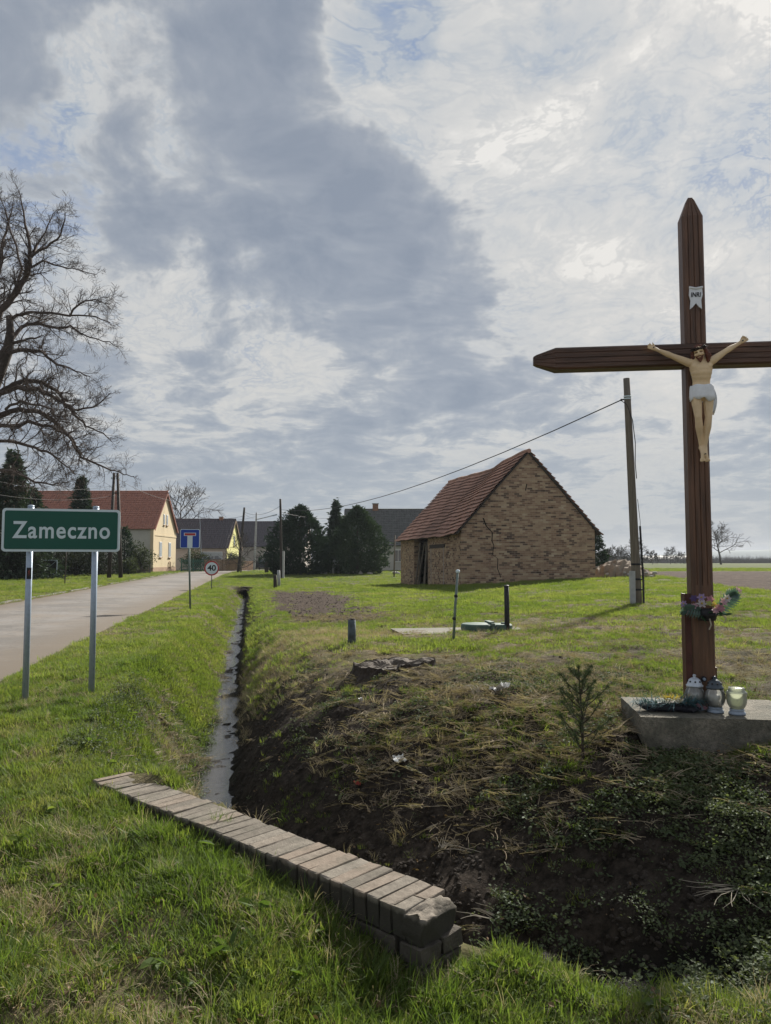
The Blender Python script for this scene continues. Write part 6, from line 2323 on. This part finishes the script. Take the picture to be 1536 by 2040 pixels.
def bare_tree(label, base, H_, seed, spread=.55, kids=(7, 6, 5), mat=None, maxl=3, rmin=.012, trunk_frac=.3, name='bare_tree', up=.05, lean=(0, 0), cat='tree', group=None, tr=.022):
    root = empty(name, base, 0, label=label, category=cat)
    if group:
        root['group'] = group
    rr = np.random.default_rng(seed)
    tk = MB(); tt = H_ * trunk_frac
    top = Vector((lean[0], lean[1], H_ * .86))
    pts = [Vector((0, 0, -.4)), Vector((lean[0] * .2, 0, tt * .6)), Vector((lean[0] * .4, lean[1] * .4, tt)), Vector((lean[0] * .7, lean[1] * .7, H_ * .6)), top]
    tk.tube(pts, [H_ * tr, H_ * tr * .85, H_ * tr * .7, H_ * tr * .4, rmin], 8); tk.build('trunk', mat or M['bark_far'], root, True)
    mb = MB()
    nb = 14
    for k in range(nb):
        t = k / nb
        z = tt * .8 + (H_ * .86 - tt * .8) * t
        a = k * 2.4 + rr.normal(0, .3)
        i = 3 if z > H_ * .6 else 2
        f = z / (H_ * .86)
        q = Vector((lean[0] * f, lean[1] * f, z))
        L_ = H_ * spread * (1 - .6 * t) * rr.uniform(.7, 1.1)
        d_ = Vector((math.cos(a), math.sin(a), .35 + .7 * t))
        grow(mb, q, d_, L_, H_ * tr * .42 * (1 - .5 * t), 1, maxl, .14, [0] + list(kids), rr, up, rmin)
    mb.build('crown', mat or M['bark_far'], root, fix=False)
    return root


b = G(358, 1140, 108)
bare_tree('leafless rounded tree behind the yellow house', b, 12.0, 3, .55, (6, 6), rmin=.022)
b = P(1437, 1128, 210); bare_tree('tall leafless tree alone in the field right of the cross', (b.x, 210, .72), 11.0, 5, .52, (6, 5), rmin=.035, trunk_frac=.36, lean=(-1.6, 0), tr=.028)
b = G(480, 1143, 81); bare_tree('small bushy bare tree beside the leaning pole', b, 4.3, 8, .5, (6, 5), rmin=.012, trunk_frac=.15)
for k, (px_, D, H_, sp, lab) in enumerate(((1268, 190, 6.4, .6, 'leafless roundish tree behind the utility pole'), (1336, 240, 5.2, .6, 'small leafless tree between the utility pole and the cross'), (1215, 170, 3.6, .7, 'low bare bush just right of the barn'), (1236, 180, 3.8, .7, 'low bare bush, second from the barn'),
                                            (1300, 205, 3.4, .7, 'low bare bush right of the utility pole'), (1356, 260, 3.6, .7, 'low bare bush touching the cross post'), (1200, 150, 3.0, .7, 'low bare bush hidden behind the barn corner'))):
    b = P(px_, 1127, D); bare_tree(lab, (b.x, D, .72), H_, 20 + k, sp, (7, 6), rmin=.03, trunk_frac=.12, group='bare trees at the field edge')


def conifer(label, base, H_, Rm, n, seed, mat, shape='thuja', name='conifer', group=None, lean=0.0, spray=.30):
    rr = np.random.default_rng(seed)
    root = empty(name, base, rr.uniform(0, 6), label=label, category='tree')
    if group:
        root['group'] = group
    tk = MB(); tk.tube([(0, 0, -.3), (0, 0, H_ * .9)], [H_ * .028, .02], 7); tk.build('trunk', M['bark'], root)
    # clump centres on the surface and inside
    nc = n // 13
    vs = []; fs = []
    lob = rr.normal(0, 1, 12)
    for c in range(nc):
        t = rr.random() ** (1.25 if shape == 'thuja' else 1.3)
        a = rr.uniform(0, 6.28)
        if shape == 'thuja':
            prof = (min(1, .72 + t * 1.6) if t < .18 else 1.0) * (1 - max(0, (t - .18) / .82) ** 2.1) ** .8
            prof *= 1 + .13 * math.sin(a * 3 + lob[0]) + .10 * math.sin(a * 5 + t * 9 + lob[1])
        else:
            lay = (t * H_ / .55) % 1.0
            prof = (1 - t) ** .85 * (1.1 - .45 * lay) * (1 + .16 * math.sin(a * 7 + int(t * H_ / .55) * 1.9))
        rad_ = Rm * max(.03, prof) * (1 - .55 * rr.random() ** 2.6) * (1 + .14 * max(0, rr.normal(0, 1)))
        z = t * H_ * .98 + .05
        cpos = np.array([rad_ * math.cos(a), rad_ * math.sin(a), z])
        out = np.array([math.cos(a), math.sin(a), .75 if shape == 'thuja' else -.05]); out /= np.linalg.norm(out)
        s = spray * rr.uniform(.6, 1.3)
        for k in range(9):
            d = out + rr.normal(0, .55, 3); d /= np.linalg.norm(d)
            p0 = cpos + rr.normal(0, s * .35, 3)
            sd = np.cross(d, rr.normal(0, 1, 3)); sd /= max(1e-6, np.linalg.norm(sd))
            L_ = s * rr.uniform(.5, 1.1); w = L_ * .20
            o = len(vs)
            vs += [p0 - d * L_ * .3, p0 + sd * w, p0 + d * L_ * .8, p0 - sd * w]
            fs += [(o, o + 1, o + 2, o + 3)]
    me = bpy.data.meshes.new('crown'); me.from_pydata([tuple(v) for v in vs], [], fs); me.update()
    link('crown', me, mat, root)
    return root


conifer('broad dark conifer, leftmost of the group in front of the grey house', G(597, 1141, 73), 6.45, 2.85, 27000, 1, M['thuja'], group='dark conifers in front of the grey house', spray=.34)
conifer('narrow spruce between the two broad conifers', G(668, 1141, 79), 7.4, 1.7, 12000, 2, M['spruce'], 'spruce', group='dark conifers in front of the grey house', spray=.38)
conifer('broad dark conifer, rightmost of the group in front of the grey house', G(712, 1141, 74), 6.5, 2.45, 23000, 3, M['thuja'], group='dark conifers in front of the grey house', spray=.34)
conifer('lower dark conifer filling the gap in the conifer group', G(682, 1141, 76), 4.6, 1.6, 9000, 4, M['thuja'], group='dark conifers in front of the grey house', spray=.34)
conifer('pointed spruce in front of the red roof of the yellow house', G(158, 1146, 72), 9.3, 2.2, 13000, 5, M['spruce'], 'spruce', spray=.42)
conifer('tall dark spruce at the left edge under the large bare tree', G(18, 1150, 55), 9.3, 2.6, 16000, 6, M['spruce'], 'spruce', spray=.42)
conifer('dark conifer beside the tall spruce above the town sign', G(62, 1150, 60), 7.0, 2.2, 10000, 7, M['spruce'], 'spruce', spray=.42)
conifer('slim dark thuja against the long wall of the yellow house', G(247, 1143, 76), 4.6, .8, 4000, 8, M['thuja'], spray=.3)
conifer('slender grey green conifer behind the right barn corner', Vector((P(1186, 1140, 56).x, 56, .7)), 2.9, .75, 3500, 9, M['spruce'], spray=.3)


def bush(label, base, rx, ry, H_, n, seed, mat, name='shrub', group=None, leaf=.12):
    rr = np.random.default_rng(seed)
    root = empty(name, base, 0, label=label, category='shrub')
    if group:
        root['group'] = group
    st = MB()
    for k in range(9):
        a = rr.uniform(0, 6.28); st.tube([(0, 0, -.1), (rx * .3 * math.cos(a), ry * .3 * math.sin(a), H_ * .4), (rx * .6 * math.cos(a), ry * .6 * math.sin(a), H_ * .85)], [.04, .025, .01], 4)
    st.build('stems', M['bark'], root)
    vs = []; fs = []
    for k in range(n):
        u = rr.normal(0, 1, 3); u /= np.linalg.norm(u); rad_ = rr.random() ** .4
        nn = 1 + .22 * math.sin(u[0] * 5 + seed) + .18 * math.sin(u[2] * 7 + u[1] * 4)
        p0 = np.array([u[0] * rx * rad_ * nn, u[1] * ry * rad_ * nn, H_ * .5 + u[2] * H_ * .52 * rad_ * nn])
        if p0[2] < 0:
            continue
        d = rr.normal(0, 1, 3); d /= np.linalg.norm(d); sd = np.cross(d, rr.normal(0, 1, 3)); sd /= np.linalg.norm(sd)
        L_ = leaf * rr.uniform(.6, 1.4); o = len(vs)
        vs += [p0, p0 + d * L_ * .5 + sd * L_ * .3, p0 + d * L_, p0 + d * L_ * .5 - sd * L_ * .3]; fs.append((o, o + 1, o + 2, o + 3))
    me = bpy.data.meshes.new('foliage'); me.from_pydata([tuple(v) for v in vs], [], fs); me.update(); link('foliage', me, mat, root)
    return root


for k, (px_, py_, D, rx, H_, mk, lab) in enumerate(((276, 1142, 77, 1.5, 2.9, 'shrub', 'rounded brownish shrub against the yellow house wall'), (20, 1152, 54, 2.2, 2.6, 'hedge_dark', 'dark shrub at the left edge below the town sign'), (150, 1148, 66, 2.6, 2.6, 'hedge_dark', 'dark shrub between the metal gate and the A-frame pole'),
                                                   (195, 1147, 68, 2.0, 2.4, 'hedge_dark', 'dark shrub beside the A-frame pole'), (256, 1144, 73, .9, 1.5, 'shrub', 'small green shrub in front of the rounded brown shrub'), (98, 1149, 64, 2.6, 3.0, 'hedge_dark', 'dark shrub behind the metal gate'),
                                                   (388, 1139, 92, 1.9, 2.6, 'shrub', 'tangled brown shrub behind the green lattice fence'), (465, 1139, 95, 1.2, 2.2, 'shrub', 'brownish shrub at the corner of the lime house'))):
    bush(lab, G(px_, py_, D), rx, 1.2, H_, 2600, 40 + k, M[mk], group='shrubs along the left verge' if k < 6 else 'shrubs behind the fence', leaf=.17)

# ------------------------------------------------------------------ far things
mb = MB()
M['far_hill'] = mat_simple('far_hill', (.055, .075, .055), .95, .3, .01, 0)
vs = []; fs = []
for k in range(160):
    x = -2400 + 4800 * k / 159
    px_ = 768 + x / 2300 * FPX
    h = 12 + 26 * smooth(np.array((px_ - 1330) / 160.0)) + 5 * fbm(np.array([x * .006]), np.array([3.0]), 2)[0] + 4 * math.sin(k * .21) - 5 * smooth(np.array((900 - px_) / 500.0))
    vs += [(x, 2250, -3), (x, 2300, float(h) * .75), (x, 2450, float(h)), (x, 2900, float(h) * .8), (x, 3100, -3)]
for k in range(159):
    for j in range(4):
        a = k * 5 + j; fs.append((a, a + 5, a + 6, a + 1))
MB().add(vs, fs).build('hills', M['far_hill'], None, True, kind='structure')
# a far belt of bare woodland that reads as one mass
rr = np.random.default_rng(77); vs = []; fs = []
for k in range(2600):
    x = rr.uniform(40, 420); y = rr.uniform(380, 430)
    H_ = rr.uniform(4, 7) * (.5 + .9 * fbm(np.array([x * .02]), np.array([1.0]), 4)[0])
    for q in range(12):
        a = rr.normal(0, .5); L_ = H_ * rr.uniform(.5, 1); o = len(vs); w = rr.uniform(.05, .14)
        t = np.array([math.sin(a) * L_, rr.normal(0, .5), math.cos(a) * L_])
        vs += [(x - w, y, .5), (x + w, y, .5), (x + t[0], y + t[1], .5 + t[2])]; fs.append((o, o + 1, o + 2))
me = bpy.data.meshes.new('far_woodland'); me.from_pydata(vs, [], fs); me.update()
link('far_woodland', me, M['bark_far'], None, kind='stuff', label='distant belt of bare woodland along the field edge', category='woodland')
b = P(1325, 1123, 420)
fb = empty('far_shed', (b.x, 420, .6), 0, label='long low shed at the far edge of the field', category='shed')
mb = MB(); mb.bx(-12, 12, -4, 4, -.5, 2.2); mb.build('wall', M['plaster_beige'], fb)
mb = MB(); mb.prism([(-4.6, 2.2), (4.6, 2.2), (0, 4.2)], 'x', -12.4, 12.4); mb.build('roof', M['roof_dark'], fb)
for k in range(5):
    mb = MB(); mb.bx(-10 + k * 5, -8.6 + k * 5, -4.05, -4.01, .6, 1.6); mb.build('window', M['glass_dark'], fb)

# ------------------------------------------------------------------ ground cover
lawn_v = [tuft(28, .055, .024, .062, .0042, .9, .7) for _ in range(5)]
tall_v = [tuft(30, .05, .06, .15, .0048, .65, .9, 4) for _ in range(5)]
far_v = [tuft(34, .22, .05, .12, .016, .8, .6, 2) for _ in range(5)]
weed_v = [leafy(26, .075, .014, .030) for _ in range(4)] + [leafy(16, .06, .021, .038, .8) for _ in range(2)]
straw_v = [litter(26, .09, .03, .12, .0016) for _ in range(5)]
dryt_v = [tuft(26, .05, .05, .16, .0030, 1.3, 1.2, 4) for _ in range(4)]
clod_v = [clod() for _ in range(5)]
def flat_clod():
    mb = MB(); mb.sphere((0, 0, 0), (1.5, 1.0, .28), 14, 7)
    mb.v = [tuple(np.array(v) * (.75 + .6 * fbm(np.array([v[0] * 2.3 + rng.uniform(0, .3)]), np.array([v[1] * 2.3 + 9]), int(rng.integers(99)))[0])) for v in mb.v]
    return mb


dock_v = [leafy(7, .03, .06, .04, .5) for _ in range(3)]

# near lawn on the camera side / road verge
x, y = cand(118000, 1.7, 13.0, 1.35)
z_ = zones(x, y); s = z_['s']
pat = fbm(x * 1.1, y * 1.1, 51)
rx = x - WALL_A.x; ry = y - WALL_A.y
pn = rx * WALL_D.y * -1 + ry * WALL_D.x
pn = rx * WALL_N.x + ry * WALL_N.y
al = rx * WALL_D.x + ry * WALL_D.y
front = (pn < .0) & (al > -3) & (al < WALL_LEN + .5)
behind = (pn > .2) & (pn < 1.1) & (al > .55) & (al < WALL_LEN + .1)
verge = (s < -.26) & ~behind | front | (y < 2.72 + .12 * (fbm(x * 3, y * 3, 2) - .5))
lawn = verge & ~blocked(x, y) & (rng.random(len(x)) < np.clip((pat - .26) * 4.0, .45, 1) * np.clip((fbm(x * 3.4, y * 3.4, 52) - .25) * 4.5, .24, 1))
p_, r_ = place(x, y, lawn, .2, .004)
sc = rng.uniform(.75, 1.5, len(p_)) * (1 + .025 * np.clip(p_[:, 1] - 4, 0, 12))
scatter('verge_grass', p_, r_, sc, lawn_v, M['grass'], label='short green grass on the near verge', category='grass')
# longer tufts
x, y = cand(15000, 1.7, 11.0, 1.2)
z_ = zones(x, y); s = z_['s']
pn = (x - WALL_A.x) * WALL_N.x + (y - WALL_A.y) * WALL_N.y; al = (x - WALL_A.x) * WALL_D.x + (y - WALL_A.y) * WALL_D.y
nearwall = np.exp(-((pn + .12) / .28) ** 2) * (al > .4) * (al < WALL_LEN + .4) * (pn < 0)
clump = smooth((fbm(x * 1.9, y * 1.9, 61) - .52) / .1)
vg = (s < -.55) & ~((pn > .2) & (pn < 1.1) & (al > .3)) | (pn < 0) & (al < WALL_LEN + .2) | (y < 2.75)
pr_ = np.clip(.75 * clump + .9 * nearwall, 0, 1) * np.where(y < 3.0, 1, .30)
k_ = vg & ~blocked(x, y) & (rng.random(len(x)) < pr_)
p_, r_ = place(x, y, k_, .25, .006)
scatter('tall_grass', p_, r_, rng.uniform(.6, 1.2, len(p_)), tall_v, M['grass_tall'], label='longer grass tufts along the headwall and verge', category='grass')

# ditch bank and field near: patchy grass
x, y = cand(120000, 3.0, 22.0, 1.2)
z_ = zones(x, y); s = z_['s']
pat = fbm(x * .8, y * .8, 71); pat2 = fbm(x * 2.6, y * 2.6, 72)
bare = np.clip(z_['mound'] * (.95 - .25 * smooth((s - 1.4) / 1.5)) + z_['path'] * .93 + z_['straw'] * .75 + z_['dry'] * .8, 0, 1)
prob = np.where(s > .3, np.clip((pat - .34) * 4, 0.08, 1) * np.clip((pat2 - .38) * 5, .04, 1) * (1 - bare), 0)
prob = np.where((s > .45) & (z_['mound'] > .3), np.maximum(prob, .55 * smooth((pat2 - .50) / .07)), prob)
prob = np.where((s > .25) & (s < 1.4) & (y > 11.5), np.maximum(prob, .75 * smooth((pat2 - .3) / .15)), prob)
prob = np.where(y < 2.8, 0, prob)
prob = np.where((s < 1.25) & (y < 9.5), prob * .18, prob)
k_ = ~blocked(x, y) & (rng.random(len(x)) < prob)
p_, r_ = place(x, y, k_, .2, .004)
scatter('field_grass', p_, r_, rng.uniform(.5, 1.1, len(p_)) * (1 + .03 * np.clip(p_[:, 1] - 4, 0, 18)), lawn_v, M['grass'], label='patchy green grass on the field by the cross', category='grass')

# farther turf, both sides, out to the houses
x, y = cand(150000, 9.5, 95.0, 0)
z_ = zones(x, y); s = z_['s']
pat = fbm(x * .35, y * .35, 81); pat2 = fbm(x * 1.3, y * 1.3, 82)
bare = np.clip(z_['path'] + z_['plough'] * 1.0 + z_['dry'] * .8 + z_['straw'] * .7 + z_['mound'], 0, 1)
prob = np.clip((pat2 - .30) * 3.6, .07, 1) * np.where((s > .5) & (y < 20), np.clip((pat2 - .40) * 6, .15, 1), 1) * np.where(s > .5, np.clip((pat - .22 + .012 * np.clip(y - 14, 0, 30)) * 3.2, .12, 1), 1) * (1 - .97 * bare) * ((s < -.24) | (s > .38))
k_ = ~blocked(x, y) & (rng.random(len(x)) < prob) & (z_['plough'] < .3)
p_, r_ = place(x, y, k_, .15, .01)
scatter('meadow_grass', p_, r_, rng.uniform(.35, .85, len(p_)) * np.clip(.72 + .016 * p_[:, 1], .8, 1.5), far_v, M['grass_far'], label='meadow grass around the barn and along the road', category='grass')

# low weeds on the mound and the bank
x, y = cand(110000, 2.5, 11.5, 1.1)
z_ = zones(x, y); s = z_['s']
pat = fbm(x * 2.2, y * 2.2, 91)
right = np.clip((x - .3) / 1.2, 0, 1)
prob = z_['mound'] * np.clip((pat - .40) * 4, .02, 1) * (.32 + .45 * right * np.clip((5.8 - y) / 1.0, 0, 1)) * (s > .25) * np.where((x < .6), np.clip((s - .6) / .6, .06, 1), 1)
prob = np.where((s < -.12) & (s > -1.1) & (y > 5.2), .85 * np.clip((pat - .30) * 5, .1, 1), prob)
prob = np.where((x > .9) & (s < .3) & (y > 2.6) & (y < 4.2), .6 * np.clip((pat - .34) * 5, .1, 1), prob)
k_ = ~blocked(x, y) & (rng.random(len(x)) < prob)
p_, r_ = place(x, y, k_, .3, .0)
scatter('low_weeds', p_, r_, rng.uniform(.6, 1.25, len(p_)), weed_v, M['weed'], label='low dark leafy weeds covering the mound slope', category='weeds')

# dead stems and straw
x, y = cand(60000, 2.7, 20.0, 1.25)
z_ = zones(x, y); s = z_['s']; pat = fbm(x * 1.7, y * 1.7, 101)
prob = np.clip(z_['mound'] * .62 * np.clip((pat - .3) * 4, .05, 1) * np.clip((s - .75) * .8, .03, 1) * (1 - .6 * np.clip((x - .8) / 1, 0, 1) * np.clip((5.0 - y) / .8, 0, 1)) + z_['path'] * .3 + np.where(s > .8, .10, .0), 0, 1) * (s > .25)
prob = np.where((s < -.1) & (s > -.8) & (y > 5), .45 * np.clip((pat - .33) * 4, .1, 1), prob)
k_ = ~blocked(x, y) & (rng.random(len(x)) < prob)
p_, r_ = place(x, y, k_, .25, -.004)
scatter('dead_stems', p_, r_, rng.uniform(.5, 1.2, len(p_)), straw_v, M['straw'], label='thin dead stems lying over the mound', category='dry stems')
x, y = cand(60000, 2.0, 20.0, 1.0)
z_ = zones(x, y); s = z_['s']; pat = fbm(x * 2.0, y * 2.0, 111)
prob = np.clip(z_['straw'] * .95 + z_['dry'] * .16, 0, 1) + (s < -.4) * (.04 + .22 * smooth((pat - .53) / .06)) + .16 * (s > .6) * smooth((pat - .54) / .08) + .25 * ((s > .15) & (s < .9) & (y > 9.0) & (y < 13.0))
k_ = ~blocked(x, y) & (rng.random(len(x)) < prob)
p_, r_ = place(x, y, k_, .35, .0)
scatter('dry_grass', p_, r_, rng.uniform(.45, 1.0, len(p_)), dryt_v, M['straw_pale'], label='bleached dry grass by the short stake and in the turf', category='dry grass')

# soil crumbs
x, y = cand(60000, 2.7, 60.0, 0)
z_ = zones(x, y); s = z_['s']
prob = np.clip(z_['mound'] * .8 * (s > .1) + z_['path'] * .8, 0, 1) * (z_['plough'] < .1)
k_ = ~blocked(x, y) & (rng.random(len(x)) < prob)
p_, r_ = place(x, y, k_, .6, .0)
zz_ = zones(p_[:, 0], p_[:, 1])
sz = rng.uniform(.006, .02, len(p_)) * (1 + zz_['path'] * .5 + zz_['plough'] * 1.2)
scatter('soil_crumbs', p_, r_, sz, clod_v, M['soil'], label='crumbs and clods of bare earth', category='soil')
# mud lumps in the water
x = []; y = []; zc_ = []
for k in range(150):
    t = rng.uniform(5.4, 30) if rng.random() < .7 else rng.uniform(30, 45)
    i = int(np.argmin(np.abs(wl[:, 1] - t))); e = rng.choice([-1, 1]) * rng.uniform(.08, .26)
    x.append(wl[i, 0] + e); y.append(wl[i, 1]); zc_.append(wz[i] - .005)
p_ = np.stack([x, y, zc_], -1); r_ = np.stack([rng.normal(0, .15, 150), rng.normal(0, .15, 150), rng.uniform(0, 6, 150)], -1)
scatter('mud_lumps', p_, r_, rng.gamma(2.0, .012, 150), [flat_clod() for _ in range(6)], M['soil'], label='black mud lumps along the ditch water', category='mud')
# broad-leaved weeds in the lawn
x, y = cand(2600, 2.0, 11.0, 1.0)
z_ = zones(x, y); s = z_['s']
k_ = ((s < -.7) | (y < 2.7)) & ~blocked(x, y) & (rng.random(len(x)) < .20)
p_, r_ = place(x, y, k_, .1, .0)
scatter('broadleaf_weeds', p_, r_, rng.uniform(.6, 1.2, len(p_)), dock_v, M['grass_tall'], label='broad-leaved weeds in the near lawn', category='weeds')
# fallen leaves
x, y = cand(9000, 1.8, 14.0, 1.1)
z_ = zones(x, y); s = z_['s']
k_ = (np.abs(s) > .35) & ~blocked(x, y) & (rng.random(len(x)) < np.clip((fbm(x * 1.5, y * 1.5, 131) - .35) * 2.0, .03, .45))
p_, r_ = place(x, y, k_, .35, -.02)
scatter('fallen_leaves', p_, r_, rng.uniform(.6, 1.3, len(p_)), [leafy(3, .06, .02, .015, .8) for _ in range(4)], M['dead_leaf'], label='brown fallen leaves caught in the grass and weeds', category='leaves')
# the tuft rooted in the wall joint
q = WALL_A + WALL_D * (WALL_LEN * .44) + WALL_N * .12
scatter('wall_joint_grass', [(q.x, q.y, WALL_TOP - .02), (q.x + .05, q.y - .03, WALL_TOP - .02)], [(0, .1, 1), (.1, 0, 3)], [.75, .6], tall_v, M['grass_tall'], label='grass tuft growing from a joint of the headwall', category='grass')

# ------------------------------------------------------------------ the air
hz = MB(); hz.bx(-2700, 2700, -60, 3500, -4, 34)
m, t, out = mat_new('haze_air')
pv = t.new('ShaderNodeVolumePrincipled')
pv.inputs['Color'].default_value = (.80, .88, 1.0, 1)
pv.inputs['Density'].default_value = .00016
pv.inputs['Anisotropy'].default_value = .25
t.l.new(pv.outputs[0], out.inputs['Volume'])
hz.build('haze', m, None, kind='stuff', label='thin pale haze in the air over the fields', category='haze')
